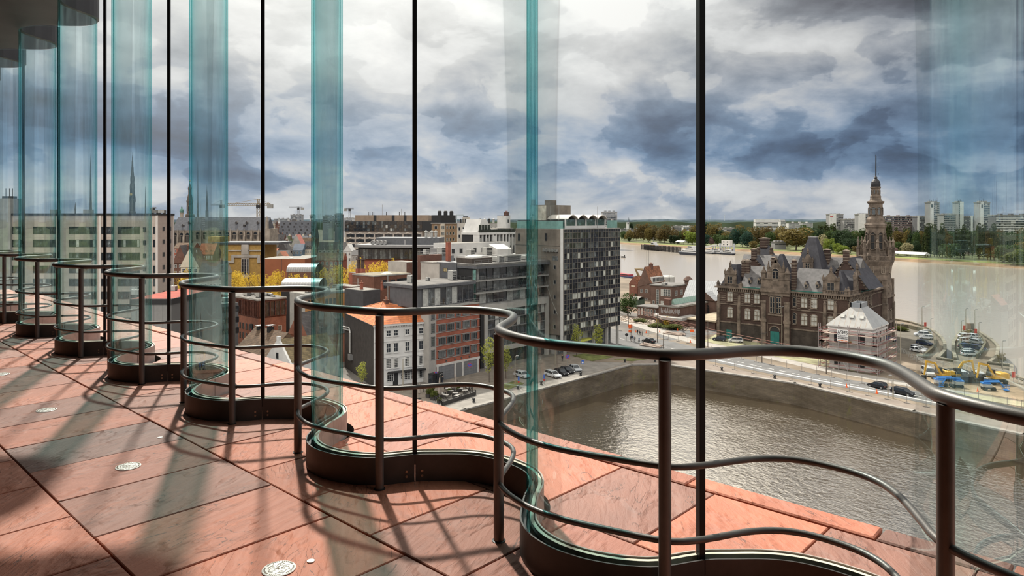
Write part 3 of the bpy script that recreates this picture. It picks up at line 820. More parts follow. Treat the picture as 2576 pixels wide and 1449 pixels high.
def band(b, name, face, u0, u1, v0, v1, n, fm, gms, weights=None, out=.14, seed=1, mull=.08):
    rnd = random.Random(seed)
    idx = [i for i, w in enumerate(weights or [1]*len(gms)) for _ in range(w)]
    o = band_mesh(u1-u0, v1-v0, n, out, idx, rnd, mull).build(name, [fm]+list(gms), b.root)
    if face == 'A': o.location = (0, u0, v0)
    else: o.location = (-u1, 0, v0); o.rotation_euler[2] = -PI/2
    return o
def ac_box(b, loc, size=(1.1,.8,1.0), rz=0, name='air_conditioner'):
    w, d, h = size; mb = MB()
    mb.box(-w/2,w/2,-d/2,d/2,.12,h,0)
    for sx in (-1,1): mb.box(sx*w*.4-.06,sx*w*.4+.06,-d/2,d/2,0,.12,1)
    for k in range(2): mb.lathe([(.0,0),(min(w,d)*.2,0),(min(w,d)*.2,.03)], 10, (w*.22*(1 if k else -1),0,h), 1)
    n = 5
    for i in range(n): mb.box(w/2,w/2+.02,-d*.4,d*.4,.2+(h-.3)*i/n,.2+(h-.3)*(i+.55)/n,1)
    o = mb.build(name, [M_AC, M_DARK], b.root); o.location = loc; o.rotation_euler[2] = rz; return o
def chimney(b, loc, size=(.9,.9,2.2), m=None, pots=2, name='chimney'):
    w,d,h = size; mb = MB()
    mb.box(-w/2,w/2,-d/2,d/2,-.6,h,0); mb.box(-w/2-.1,w/2+.1,-d/2-.1,d/2+.1,h,h+.18,0)
    for i in range(pots):
        mb.lathe([(.16,0),(.13,.5),(.17,.52),(.17,.62),(.0,.62)], 8, ((i-(pots-1)/2)*.45,0,h+.18), 1)
    o = mb.build(name, [m or M_BRICKR, mat('clay_pot',(.30,.13,.08),.9,0,.1,3)], b.root); o.location = loc; return o
def rail_fence(b, name, face, u0, u1, v, h, out, m=None, step=1.5, parent=None, bars=2):
    mb = MB(); L_ = u1-u0; n = max(1,int(round(L_/step)))
    P = lambda u, z: b.at(face, u, z, out)
    for i in range(n+1):
        mb.tube([P(u0+L_*i/n, v), P(u0+L_*i/n, v+h)], .03, 5)
    for j in range(bars): mb.tube([P(u0, v+h*(j+1)/bars), P(u1, v+h*(j+1)/bars)], .025, 5)
    return mb.build(name, m or M_DARK, parent or b.root)
# ================================================================== the buildings along the left quay
# ---- the tall curtain-walled office tower
def office_tower():
    b = Bld('office_tower', 'ten-storey grey office tower with navy panels and a wave-roofed glass top floor', 'office building', 1417, 193.3, 1297, 1559, 577.5)
    v0 = b.z('A',1417.5,844); h = b.h; d = b.d
    navy = mat('navy_spandrel', (.020,.023,.034), .25, .1, .12, 1, spec=.6)
    alu = mat('aluminium_mullion', (.21,.19,.16), .5, .4, .05, 1)
    M_PALE = mat('pale_pane', (.50,.50,.44), .4, 0, .15, .6, spec=.5)  # pale panes scattered among the dark ones
    MB().box(-b.w,0,0,d,v0-.1,h).build('walls', M_CONCB, b.root)
    n = 22; fl = (h-v0-.9)/10.0
    for k in range(10):
        z0 = v0 + k*fl
        band(b, 'spandrel_band', 'A', .25, d, z0, z0+fl*.41, n, alu, [navy], out=.18, seed=k)
        wts = [5,3,1] if k > 6 else ([2,3,4] if k < 2 else [4,3,2])
        band(b, 'window_band', 'A', .25, d, z0+fl*.41, z0+fl, n, alu, [M_GLZ, M_MID, M_PALE], wts, out=.18, seed=k+30)
    band(b, 'spandrel_band', 'A', .25, d, h-.9, h, n, alu, [navy], out=.18, seed=99)
    b.fbox('corner_fin', 'B', 0, .9, v0-1.5, h+.3, .12, M_WHITEP)
    # open ground floor on columns
    MB().box(-b.w,-3,.5,d-.5,0,v0-.1).build('ground_floor_walls', M_CONCG, b.root)
    g = band(b, 'shop_glazing', 'A', 1, d-1, .2, v0-.6, 9, M_GFRAME, [M_MID, M_GLZ, MATS['pale_pane']], [2,1,1], seed=4); g.location.x = -2.9
    for u in (1.0, 7.6, 14.4, 21.0, d-1.0):
        MB().box(-.5,.1,u-.35,u+.35,0,v0-.1).build('column', M_CONCG, b.root)
    yl = mat('yellow_awning', (.62,.60,.12), .6, 0, .05, 2)
    MB().box(-2.6,-.9,9,15,2.6,3.1).build('awning', yl, b.root)
    # end wall: small windows and a row of air-conditioning boxes
    u1 = b.uB(1372); u2 = b.uB(1402)
    for i in range(5):
        u = u2+(u1-u2)*i/4; o = ac_box(b, b.at('B', u, b.z('B',1385,634), .45), (.95,.5,.95), -PI/2)
    b.windows('B', [(b.uB(1374), b.z('B',1374,606)), (b.uB(1306), b.z('B',1306,606))], .8, 2.2, 1, 1, M_DFRAME)
    b.windows('B', [(b.uB(1397), b.z('B',1397,655))], 1.9, 1.2, 2, 1, M_GFRAME, [M_MID])
    b.fbox('dark_band', 'B', 1.2, b.w, b.z('B',1385,618)-.1, b.z('B',1385,618), .06, M_DARK)
    b.windows('B', [(3.0, 3+i*4.2) for i in range(6)], .9, 1.2, 1, 1, M_CONCG)
    # glazed penthouse under a wave roof
    MB().box(-b.w+.2,.15,0,d,h,h+.25).build('roof_slab', M_CONCG, b.root)
    x0, x1 = -b.w+4, -1.2; ya, yb = b.uA(1433)-.2, b.uA(1531); zz = h+.25; ph = 2.7
    tg = glass_dark('teal_penthouse_glass', (.055,.10,.095))
    MB().box(x0,x1-.2,ya+.2,yb-.2,zz,zz+ph).build('penthouse_core', tg, b.root)
    m = MB(); nb = 4; s = (yb-ya)/nb
    for i in range(nb+1):
        m.box(x1-.22,x1,ya+i*s-.22,ya+i*s+.22,zz,zz+ph,0)
    m.box(x1-.1,x1+.05,ya,yb,zz,zz+.75,0)
    m.build('penthouse_frame', M_WHITEP, b.root)
    r = MB(); K = 10
    for i in range(nb):
        prof = [(ya+i*s+s*j/K, zz+ph-.15+1.15*math.sin(PI*j/K)) for j in range(K+1)]
        for (y,z),(y2,z2) in zip(prof, prof[1:]):
            P = [(x0,y,z),(x1+.8,y,z),(x1+.8,y2,z2),(x0,y2,z2)]
            r.add(P+[(a,bb,c+.22) for a,bb,c in P], [(0,3,2,1),(4,5,6,7),(0,1,5,4),(1,2,6,5),(2,3,7,6),(3,0,4,7)], 0)
    r.build('wave_roof', mat('pale_vault_roof', (.50,.46,.41), .8, 0, .08, .5), b.root)
    tl = mat('teal_glass_screen', (.16,.30,.27), .12, 0, .1, .6, spec=.6)
    MB().box(-b.w+.6,-.1,-.05,.03,zz,zz+2.2).build('glass_screen', tl, b.root)
    MB().box(-1.0,-.9,yb+.4,d,zz,zz+2.3).build('glass_screen', tl, b.root)
    MB().box(-b.w+1,-.2,-.1,.4,zz+2.2,zz+2.35).build('screen_rail', M_DARK, b.root)
    # lift house and stack
    yl0, yl1 = b.uA(1433)-1, b.uA(1487)
    cz = b.z('A',1460,515); xx = -8
    w_ = MB(); w_.box(xx-6,xx,2.2,13.5,h,cz,0); w_.box(xx-6,xx-.02,1.9,2.2,h,cz-.2,1); w_.box(xx-3,xx-1,5,8,cz,cz+1.4,0); w_.box(xx-5.6,xx-4.6,1.9,2.9,cz,cz+1.6,0)
    w_.build('lift_house', [M_CONCB, mat('stained_render', (.48,.44,.36), .9, 0, .25, .6)], b.root)
    for px, u in ((1383,None),(1404,None),(1506,1),(1530,1)):
        if u is None: loc = b.at('B', b.uB(px), h, -.4)
        else: loc = b.at('A', b.uA(px), h, -.4)
        MB().lathe([(.09,0),(.05,6.6),(0,6.7)], 6).build('flagpole', M_LAMP, b.root, loc=loc)
office_tower()

# ---- dark glass office with balconies
def balcony_office():
    b = Bld('balcony_office', 'dark glass office block with balconies and a pale frame beside the tall tower', 'office building', 1198, 176, 1103, 1403, 671)
    b.d = depth(S(1417,193.3)) and (S(1417,193.3)[1]-b.p[1]-.25)
    d, h, w = b.d, b.h, b.w
    rough = mat('rough_dark_concrete', (.15,.135,.12), .9, 0, .25, .5)
    pale = mat('pale_render_frame', (.36,.335,.30), .85, 0, .06, .4)
    MB().box(-16,-1.6,0,d,0,h).build('walls', M_DARK, b.root)
    MB().box(-16.3,.5,-.3,d,h,h+.55).build('roof', [M_ROOFG], b.root)
    MB().box(-16.3,.6,-.35,d,h-.55,h+.02).build('eaves_fascia', M_ZINC, b.root)
    # zinc stair block to the left with small yellow-paned windows
    zl, zr = b.uB(1103), b.uB(1152)
    MB().box(-zl,-zr,-.6,6,0,b.z('B',1125,660)).build('zinc_block', M_ZINC, b.root)
    warm = mat('warm_window', (.38,.30,.16), .4, 0, .2, 1)
    for py in (682,711):
        o = b.windows('B', [((zl+zr)/2+.3, b.z('B',1110,py))], 1.5, 1.0, 2, 1, M_DFRAME, [warm])[0]; o.location.y = -.62
    frn = d-.3
    fl = (h-.6 - b.z('A',1198,770))/3.0
    zb = h-.6-3*fl
    teal = mat('teal_curtain_glass', (.20,.36,.31), .25, 0, .35, .5, spec=.5)
    for k in range(3):
        z0 = zb + k*fl
        o = band(b, 'window_band', 'A', 0, frn, z0+.2, z0+fl-.1, 11, M_DFRAME, [M_GLZ, M_MID, M_BLIND], [6,3,1], seed=k+3); o.location.x = -1.55
        o = band(b, 'loggia_glazing', 'B', .2, zr, z0+.2, z0+fl-.1, 4, M_DFRAME, [teal], seed=k); o.location.y = .3
        MB().box(-zr,.35,-.25,frn,z0-.12,z0+.16).build('balcony_slab', M_CONCG, b.root)
        rail_fence(b, 'balcony_rail', 'A', 0, frn, z0+.16, 1.0, .3, M_GFRAME, 1.6, bars=3)
        rail_fence(b, 'balcony_rail', 'B', 0, zr, z0+.16, 1.0, .22, M_GFRAME, 1.4, bars=3)
    # pale frame round the lower storeys
    u0 = b.uA(1216); zt = zb-.1; zl_ = b.z('A',1300,915)
    MB().box(-.6,.55,u0,frn,zt-1.5,zt).build('frame_beam', pale, b.root)
    MB().box(-.6,.55,u0,u0+1.1,0,zt-1.5).build('frame_post', pale, b.root)
    MB().box(-.6,.55,frn-1.1,frn,0,zt-1.5).build('frame_post', pale, b.root)
    MB().box(-.6,.45,u0+1.1,frn-1.1,3.6,4.7).build('frame_beam', pale, b.root)
    n = 4; fh = (zt-1.5-4.7)/n
    for k in range(n):
        o = band(b, 'window_band', 'A', u0+1.1, frn-1.1, 4.7+k*fh, 4.7+(k+1)*fh, 14, M_DFRAME, [M_GLZ, M_MID, M_BLIND], [7,3,1], seed=k+11); o.location.x = -.3
        MB().box(-.25,-.02,u0+1.1,frn-1.1,4.7+k*fh-.12,4.7+k*fh+.12).build('floor_line', M_GFRAME, b.root)
    o = band(b, 'shop_glazing', 'A', u0+1.1, frn-1.1, .1, 3.6, 8, M_DARK, [M_GLZ, M_DARK], [2,1], seed=8); o.location.x = -.5
    MB().box(-1.5,.2,b.uA(1208),u0,0,zt).build('dark_pier', M_DARK, b.root)
    # machines on the roof
    MB().box(-9,-3.2,1.5,9,h+.55,h+1.9).build('plant_screen', mat('brown_screen',(.07,.055,.045),.8,0,.1,1), b.root)
    for (x,y,sz) in ((-4,12,(3,2.2,1.4)),(-4,17,(2.4,6,1.5)),(-8,15,(3,3,1.2)),(-5,25,(2,4,1.2))): ac_box(b, (x,y,h+.55), sz)
    m = MB()
    for x in (-2.8,-2.3): m.tube([(x,10.5,h+.6),(x,10.5,h+2.2),(x,22,h+2.2),(x,22,h+.6)], .16, 6)
    m.build('roof_duct', M_AC, b.root)
    m = MB(); m.lathe([(2.4,0),(2.2,.35),(1.2,.7),(0,.8)], 12, (-6,5,h+1.9)); m.build('roof_dome', M_AC, b.root)
    MB().box(-15,-14.0,3,4,h,b.z('B',1185,613)).build('brick_chimney', M_BRICKR, b.root)
    rail_fence(b, 'roof_rail', 'A', 0, d, h+.55, 1.0, -.6, M_GFRAME, 2.5)
balcony_office()

# ---- red brick block with garage doors and grey stair strip
def brick_block():
    b = Bld('brick_block', 'red brick office block with ribbon windows and two grey garage doors', 'office building', 1079, 161.5, 955, 1207, 770, h=None)
    b.h = b.z('A',1207,763); d = b.d; h = b.h
    us = b.uA(1097.5)
    MB().box(-4,-.05,us,d,0,h).build('walls', M_BRICKR, b.root)
    MB().box(-3,.02,0,us,0,h+.4).build('stair_strip', mat('grey_render', (.33,.305,.275), .9, 0, .08, .5), b.root)
    MB().box(-12,.05,us,d,h,h+.25).build('coping', M_CONCG, b.root)
    cols = ((1102.8,1121.5,4),(1124.4,1142.5,4),(1147.6,1159,3),(1164,1181,4),(1184.5,1200,4))
    rows = [(350,430),(500,580),(650,730)]
    zr = [(b.z('A',1105,740+c/4.529), b.z('A',1105,740+a/4.529)) for a,c in rows]
    dz = zr[0][0]-zr[1][0]
    zr = [(zr[0][0]+dz, zr[0][1]+dz)] + zr
    for x0,x1,n in cols:
        u0,u1 = b.uA(x0), b.uA(x1)
        b.windows('A', [((u0+u1)/2, z0) for z0,z1 in zr], u1-u0, zr[1][1]-zr[1][0], n, 1, M_GFRAME, [M_GLZ,M_GLZ,M_MID], f=.12, mull=.1, out=.12)
    for z0,z1 in zr:
        for zz in (z0-.28, z1+.08): b.fbox('string_course', 'A', us, d, zz, zz+.14, .06, M_CONCG)
    zg = b.z('A',1110,740+820/4.529); wh = mat('white_concrete_frame',(.52,.49,.45),.9,0,.08,1)
    b.fbox('garage_lintel', 'A', us, d, zg, zg+.55, .10, wh)
    for x in (1098.6,1142.8,1162,1200.5): b.fbox('garage_post', 'A', b.uA(x), b.uA(x)+.5, 0, zg, .14, wh)
    gd = lines_mat('garage_shutter', (.20,.20,.205), (.12,.12,.125), .62, .07, 'z', .5, .3, .06, cross=('y',1.3,.04))
    for x0,x1 in ((1103,1142),(1164,1200)): b.fbox('garage_door', 'A', b.uA(x0), b.uA(x1), 0, zg-.05, .05, gd)
    b.fbox('entrance_door', 'A', b.uA(1143.8)+.3, b.uA(1162), 0, zg, .06, M_GFRAME)
    for zz in zr:
        b.windows('A', [(us/2+.1, zz[0]-.1)], .95*us*.55, 2.3, 1, 4, M_GFRAME, [M_MID], f=.1)
    for x in (1123,1145,1161,1181):
        b.windows('A', [(b.uA(x), zg+.8)], .4, .4, 1, 1, M_GFRAME, [M_DARK])
    # set-back glazed top storey
    zt = b.z('A',1130,735)+1.2
    MB().box(-13,-2.4,-1.4,d+.2,h+.2,zt).build('top_storey_walls', M_ZINC, b.root)
    MB().box(-15,-1.6,-2,d+.3,zt,zt+.7).build('top_storey_roof', M_ZINC, b.root)
    MB().box(-14.6,-2.0,-1.7,d+.1,zt+.7,zt+.78).build('roof_felt', M_ROOFG, b.root)
    o = band(b, 'window_band', 'A', 0, d, h+.4, zt-.2, 9, M_GFRAME, [M_GLZ, M_MID, M_BLIND],[3,3,1], seed=6); o.location.x = -2.35
    rail_fence(b, 'terrace_rail', 'A', 0, d, h+.25, 1.0, -.2, M_LAMP, 1.6)
    ac_box(b, (-9,2,zt+.75), (1.6,1.3,1.9)); ac_box(b, (-10.6,3,zt+.75), (1.2,1.2,1.4)); ac_box(b, (-8,14.5,zt+.75), (1.8,1.5,2.4)); ac_box(b, (-10.5,8.5,zt+.75), (.8,.8,.9))
    # glazed porch beside the white house
    p = MB(); p.box(.1,1.6,-.2,us+.6,0,2.2,1)
    for y in (-.2,us*.5,us+.6): p.box(1.55,1.65,y-.05,y+.05,0,2.3,0)
    p.box(0,1.7,-.3,us+.7,2.2,2.3,0); p.build('porch', [M_DARK, M_GLZ], b.root)
brick_block()

# ---- the white house with orange tiles
def white_house():
    b = Bld('white_house', 'white four-storey house with an orange tiled roof and a dark boarded side', 'house', 941, 157.3, 868, 1076, 818, yaw=R(-18.7))
    d, h, w = b.d, b.h, b.w
    tl = lines_mat('orange_tiles', (.47,.15,.055), (.26,.09,.05), .38, .2, 'z', .85, 0, .2)
    boards = lines_mat('dark_boarding', (.055,.047,.043), (.02,.018,.017), .5, .22, 'h', .7, .1, .15)
    MB().prism([(0,0),(0,d),(-3.2,d),(-w,d*.3),(-w,0)],0,h).build('walls', M_WHITEP, b.root)
    b.fbox('side_boarding', 'B', .25, w, 0, h-.15, .1, boards)
    # roof: ridge along the front, hipped at the left end
    rz = 3.9; P = [(-w-.3,-.4,h),(.5,-.4,h),(.5,d+.1,h),(-w-.3,d*.3,h),(-w*.40,5.2,h+rz),(-3.6,d-1.6,h+rz-1.3)]
    MB().add(P, [(0,1,4),(1,2,5,4),(2,3,5),(3,0,4,5),(0,3,2,1)]).build('tiled_roof', tl, b.root)
    r = MB(); r.tube([P[1],P[4]], .14, 6); r.tube([P[4],P[5]], .14, 6); r.tube([P[0],P[4]], .14, 6)
    r.build('ridge_tiles', mat('ridge_tile', (.52,.22,.11), .9, 0, .1, 2), b.root)
    b.fbox('cornice', 'A', -.2, d+.1, h-.45, h+.05, .45, M_WHITEP)
    m = MB()
    for i in range(34): m.box(.05,.3,i*d/34+.05,i*d/34+.22,h-.75,h-.45)
    m.build('dentil_frieze', M_WHITEP, b.root)
    b.fbox('gutter', 'B', -.1, w, h-.12, h+.06, .3, M_WHITEP)
    us = [b.uA(x) for x in (955,977.5,996,1024.6,1042,1059)]
    rows = [(844.5,1.35,1.1,2),(885.5,2.15,1.1,2),(925,2.25,1.2,4)]
    for py,hh,ww,rr in rows:
        v = b.z('A',996,py)
        b.windows('A', [(u, v) for u in us], ww, hh, 2 if rr < 4 else 4, rr if rr < 4 else 6, M_WFRAME, [M_GLZ], f=.09, mull=.05, out=.1, sill=M_WHITEP)
    for py in (858,898): b.fbox('string_course', 'A', 0, d, b.z('A',996,py), b.z('A',996,py)+.2, .12, M_WHITEP)
    v = b.z('A',996,936)
    b.fbox('awning', 'A', 3.2, d, v, v+.3, 1.0, M_DARK)
    b.windows('A', [(u, .9) for u in us[3:]], 1.5, 2.5, 4, 5, M_WFRAME, [M_GLZ], f=.1, mull=.05)
    b.windows('A', [(us[1]+.4, .9)], 1.6, 2.2, 3, 4, M_WFRAME, [M_GLZ], f=.1, mull=.05)
    b.fbox('door', 'A', us[2]-.7, us[2]+.5, 0, 2.8, .05, M_DARK)
    sg = MB()   # dark emblem on the white front, like an 8 in two loops
    for zz in (1.55,2.1):
        sg.tube([(.12, us[2]+1.5+.2*math.cos(a*PI/6), zz+.24*math.sin(a*PI/6)) for a in range(13)], .06, 5)
    sg.build('emblem', M_DARK, b.root)
    # roof windows
    for u in (b.uA(1000), b.uA(1026), b.uA(1056)):
        k = MB(); k.box(-.6,.6,-.45,.45,0,.12,0); k.box(-.5,.5,-.36,.36,.12,.14,1)
        o = k.build('roof_window', [M_GFRAME, M_BLIND], b.root); o.location = (-2.1, u, h+1.15); o.rotation_euler = (0, R(24), 0)
    chimney(b, (-9.5,6,h+3.2), (1.6,.9,1.1), M_BRICKB, 3); chimney(b, (-6.5,11,h+3.0), (.8,.8,1.6), M_BRICKR, 2)
    # pipe on the boarded side
    u = b.uB(885); pm = MB()
    for q in (0,.7):
        pm.tube([b.at('B', w-.2, b.z('B',870,822)-q*.8, .5), b.at('B', u+.5-q, b.z('B',883,824)-q*.8, .5), b.at('B', u-q*.5, b.z('B',884,830)-q*.8, .5), b.at('B', u-q*.5, b.z('B',884,886), .5)], .2, 8)
    pm.build('vent_pipe', mat('galvanised_pipe', (.52,.50,.47), .4, .6, .05, 2), b.root)
    b.fbox('vent_box', 'B', u-1.4, u+.3, b.z('B',885,904), b.z('B',885,890), .9, M_LAMP)
white_house()
# ================================================================== the dark stone palace with the slender tower
def stone_palace():
    b = Bld('stone_palace', 'dark brown neo-gothic stone palace with slate roofs and a slender corner tower beside the river', 'palace', 2133, 197, 1806, 2196, 742)
    w, d, h = b.w, b.d, b.h
    brick = brick_mat('palace_brick', (.080,.050,.040), (.060,.039,.032), (.075,.052,.042), .8)
    stone = mat('palace_stone', (0.149,0.115,0.089), .9, 0, .32, .5, .3, 3)
    dstone = mat('palace_base_stone', (0.050,0.040,0.033), .95, 0, .2, .5, .3, 3)
    slate = lines_mat('palace_slate', (0.098,0.091,0.088), (.095,.088,.09), .3, .12, 'z', .55, 0, .22)
    slated = lines_mat('palace_dark_slate', (0.046,0.044,0.051), (.045,.042,.05), .3, .12, 'z', .5, 0, .2)
    green = mat('verdigris_gutter', (.02,.11,.085), .6, 0, .1, 1)
    tealdoor = mat('teal_door', (.02,.13,.115), .6, 0, .08, 1)
    win = [M_GLZ, M_GLZ, M_BLIND]
    D = 34.0                                       # building depth behind the front
    def zB(px, py): return b.z('B', px, py)
    def U(z1): return b.uB(1800 + z1/6.039)        # sightline of the close-up of the front
    def V(z1, zy): return b.z('B', 1800+z1/6.039, 640+zy/6.039)
    MB().box(-w,0,0,D,0,h).build('walls', brick, b.root)
    v_base = V(250,1030)
    bb = MB(); bb.box(-w-.25,.25,-.25,D,0,v_base); bb.build('base_courses', dstone, b.root)
    def course(v, t, out, m=stone, name='string_course'):
        mb = MB(); mb.box(-w-out,out,-out,D,v,v+t); mb.build(name, m, b.root)
    course(V(250,765), .35, .22); course(v_base-.2, .4, .4); course(h-.5, .5, .75, stone, 'cornice'); course(h-1.6, .3, .2)
    m = MB()
    for i in range(60):
        x = -w + (i+.5)*w/60; m.box(x-.16,x+.16,-.55,0,h-1.3,h-.5)
    for i in range(24):
        y = (i+.5)*d/24; m.box(0,.55,y-.16,y+.16,h-1.3,h-.5)
    m.build('corbel_frieze', stone, b.root)
    # pale bands in the upper storey
    for k in range(6):
        v = V(250,740) + k*.72
        m = MB()
        for a, c in ((60,160),(280,345),(395,430),(540,575),(690,740),(1245,1290),(1420,1480),(1640,1700),(1795,1850)):
            ua, uc = U(a), U(c); m.box(-ua, -uc, -.08, 0, v, v+.28)
        m.build('stone_bands', stone, b.root)
    # windows : two storeys of arched twin lights in stone surrounds
    cols = [(226,90),(488,85),(632,85),(1205,55),(1350,90),(1500,88),(1755,95)]
    fr = mat('palace_window_stone', (0.255,0.208,0.162), .9, 0, .12, 1)
    for (v0, v1) in ((V(488,735), V(488,600)), (V(488,985), V(488,850))):
        hh = v1 - v0
        for z1, ww in cols[:]:
            px = 1800+z1/6.039
            u = b.uB(px); wd = 1.9 if ww > 60 else 1.1
            b.windows('B', [(u, v0)], wd, hh, 2 if ww > 60 else 1, 2, fr, win, f=.14, mull=.16, out=.22, sill=stone, arch=.55)
    for o_ in (): pass
    vs0 = V(488,1150)
    b.windows('B', [(U(z), vs0) for z in (470,625,1195,1335,1490)], 1.3, .9, 2, 1, dstone, [M_GLZ], f=.12, out=.3)
    u = U(215); b.fbox('side_door', 'B', u-.9, u+.9, .1, 3.0, .32, tealdoor)
    # buttresses
    for z1 in (55, 370, 1670, 1830):
        u = min(max(U(z1), .5), w-.5); m = MB()
        m.box(-u-.45,-u+.45,-.9,0,0,V(250,765)); m.box(-u-.4,-u+.4,-.6,0,V(250,765),h-3); m.box(-u-.5,-u+.5,-.75,0,V(250,800),V(250,765)+.3); m.hip(-u-.42,-u+.42,-.65,0,h-3,.9,.4)
        m.build('buttress', stone, b.root)
    # portal bay
    ul, ur = U(735), U(1150); um = (ul+ur)/2
    pb = MB(); pb.box(-ul,-ur,-1.5,.2,0,h+.3); pb.build('portal_bay', brick, b.root)
    m = MB()
    for q in (ul-.6, ur+.6):
        m.box(-q-.75,-q+.75,-1.9,-1.3,1.2,h-3.9); m.box(-q-.9,-q+.9,-2.1,-1.3,0,1.2); m.box(-q-.95,-q+.95,-2.0,-1.3,v_base+1.5,v_base+2.4); m.box(-q-.85,-q+.85,-2.0,-1.3,h-3.9,h-3.2)
    m.box(-ul-.3,-ur+.3,-2.1,-1.2,h-.6,h+.5); m.box(-ul-.15,-ur+.15,-1.75,-1.3,h-1.6,h-.6)
    m.build('portal_piers', stone, b.root)
    uw = U(945); v0 = V(945,890)
    for q in (-.95,.95):
        o = b.windows('B', [(uw+q, v0)], 1.6, V(945,640)-v0, 2, 3, fr, [M_GLZ], f=.15, mull=.16, out=.2, arch=.7)[0]; o.location.y = -1.52
    m = MB(); n = 12
    m.tube([(-uw-2.1*math.cos(PI*i/n), -1.6, V(945,640)+1.9*math.sin(PI*i/n)) for i in range(n+1)], .16, 6)
    m.box(-uw-2.3,-uw+2.3,-1.75,-1.5,v0-.7,v0-.2); m.build('portal_window_arch', stone, b.root)
    du = U(935); m = MB()
    m.box(-du-1.35,-du+1.35,-1.62,-1.4,.3,4.2,0); P = [(-du-1.35*math.cos(PI*i/n), -1.62, 4.2+1.35*math.sin(PI*i/n)) for i in range(n+1)]
    m.add(P, [tuple(range(n+1))], 1); m.box(-du-.04,-du+.04,-1.66,-1.4,.3,4.2,1); m.build('portal_door', [tealdoor, M_DARK], b.root)
    m = MB(); m.tube([(-du-1.6*math.cos(PI*i/n), -1.68, 4.2+1.6*math.sin(PI*i/n)) for i in range(n+1)], .2, 6)
    m.box(-du-2.4,-du-2.15,-1.75,-1.5,2.5,6.6); m.box(-du+2.15,-du+2.4,-1.75,-1.5,2.5,6.6); m.box(-du-2.4,-du+2.4,-1.75,-1.5,6.4,6.65)
    m.build('portal_surround', stone, b.root)
    m = MB(); m.box(-du-2.2,-du+2.2,-2.8,-1.5,0,.35); m.box(-du-1.8,-du+1.8,-2.3,-1.5,.35,.6); m.build('steps', dstone, b.root)
    # helpers for gables and pinnacles
    def pinnacle(mb, x, y, z, s=.42, hh=2.6):
        mb.box(x-s,x+s,y-s,y+s,z,z+hh*.45); mb.box(x-s*1.25,x+s*1.25,y-s*1.25,y+s*1.25,z+hh*.45,z+hh*.52)
        mb.hip(x-s,x+s,y-s,y+s,z+hh*.52,hh*.22,s*.5); mb.lathe([(s*.5,hh*.74),(s*.62,hh*.82),(s*.3,hh*.9),(s*.36,hh*.94),(0,hh)], 8, (x,y,z))
    def gable_dormer(name, u, hw, v, hh, rise, face='B', out=.1, wins=1, deep=3.0):
        mb = MB()
        x0, x1 = -u-hw, -u+hw
        mb.box(x0,x1,-out,.5,v,v+hh,0)
        mb.add([(x0,-out,v+hh),(x1,-out,v+hh),(-u,-out,v+hh+rise),(x0,.5,v+hh),(x1,.5,v+hh),(-u,.5,v+hh+rise)], [(0,1,2),(3,5,4),(0,2,5,3),(1,4,5,2),(0,3,4,1)], 0)
        mb.box(x0-.15,x1+.15,-out-.15,.2,v+hh-.2,v+hh+.05,0)
        pinnacle(mb, -u, -out+.25, v+hh+rise-.3, .25, 2.0)
        pinnacle(mb, x0+.1, -out+.2, v+hh-.2, .25, 1.8); pinnacle(mb, x1-.1, -out+.2, v+hh-.2, .25, 1.8)
        mb.gable(x0+.2,x1-.2,.4,deep,v+hh-.6,rise*.9,'y',1)
        mb.box(x0+.2,x1-.2,.4,deep,v,v+hh-.6,1)
        o = mb.build(name, [stone, slated], b.root)
        m2 = win_mesh(hw*.9, hh*.62, 2, 2, .1, .1, .12).build('window', [fr, M_GLZ], o); m2.location = (-u, -out-.01, v+hh*.2); m2.rotation_euler[2] = -PI/2
        return o
    # balustrades of the corner pavilions
    def balustrade(u0, u1, v, y=-.3, name='balustrade'):
        m = MB(); m.box(-u1,-u0,y-.12,y+.12,v+.85,v+1.05); m.box(-u1,-u0,y-.15,y+.15,v,v+.2)
        n = max(2,int((u1-u0)/.45))
        for i in range(n+1):
            x = -u0-(u1-u0)*i/n; m.lathe([(.1,.2),(.14,.45),(.08,.7),(.1,.85)], 6, (x,y,v))
        for x in (-u0,-u1): pinnacle(m, x, y, v, .38, 2.1)
        return m.build(name, stone, b.root)
    balustrade(U(395), w-.3, h); balustrade(.4, U(1660), h)
    gable_dormer('gable_dormer', U(225), (U(140)-U(310))/2, h, V(225,295)-h, 2.6)
    gable_dormer('gable_dormer', U(1755), 2.25, h, 3.9, 2.6)
    # roofs: two slate slopes, pavilion caps, portal cap
    rt = V(600,205)-h+1.2
    ua, ub_ = U(375), U(745)
    def slope(name, u0, u1, hh, run, m, hip0=0, hip1=0, v=h):
        x0, x1 = -u1, -u0
        P = [(x0,-.2,v),(x1,-.2,v),(x1-hip1,run,v+hh),(x0+hip0,run,v+hh),(x0,run*2,v),(x1,run*2,v)]
        return MB().add(P, [(0,1,2,3),(2,5,4,3),(0,3,4),(1,5,2)]).build(name, m, b.root)
    slope('slate_roof', ub_, ua, 6.6, 5.4, slate); slope('slate_roof', U(1640), U(1160), 6.6, 5.4, slate)
    for u0,u1 in ((ub_,ua),(U(1640),U(1160))):
        b.fbox('gutter', 'B', u0, u1, h, h+.28, .5, green)
    MB().hip(-w+.5,-ua-.2,.8,9,h,6.9,2.6).build('pavilion_roof', slated, b.root)
    MB().hip(-U(1690)+.2,-.6,.8,9,h,6.2,2.9).build('pavilion_roof', slated, b.root)
    def small_dormer(u, v):
        mb = MB(); mb.box(-.42,.42,-.0,1.6,0,1.0,0); mb.gable(-.55,.55,-.12,2.4,1.0,.85,'y',1,0,0); mb.box(-.26,.26,-.04,.0,.15,.85,2)
        o = mb.build('roof_dormer', [fr, slated, M_GLZ], b.root); o.location = (-u, .55, v)
    for z1 in (505,645): small_dormer(U(z1), V(z1,440))
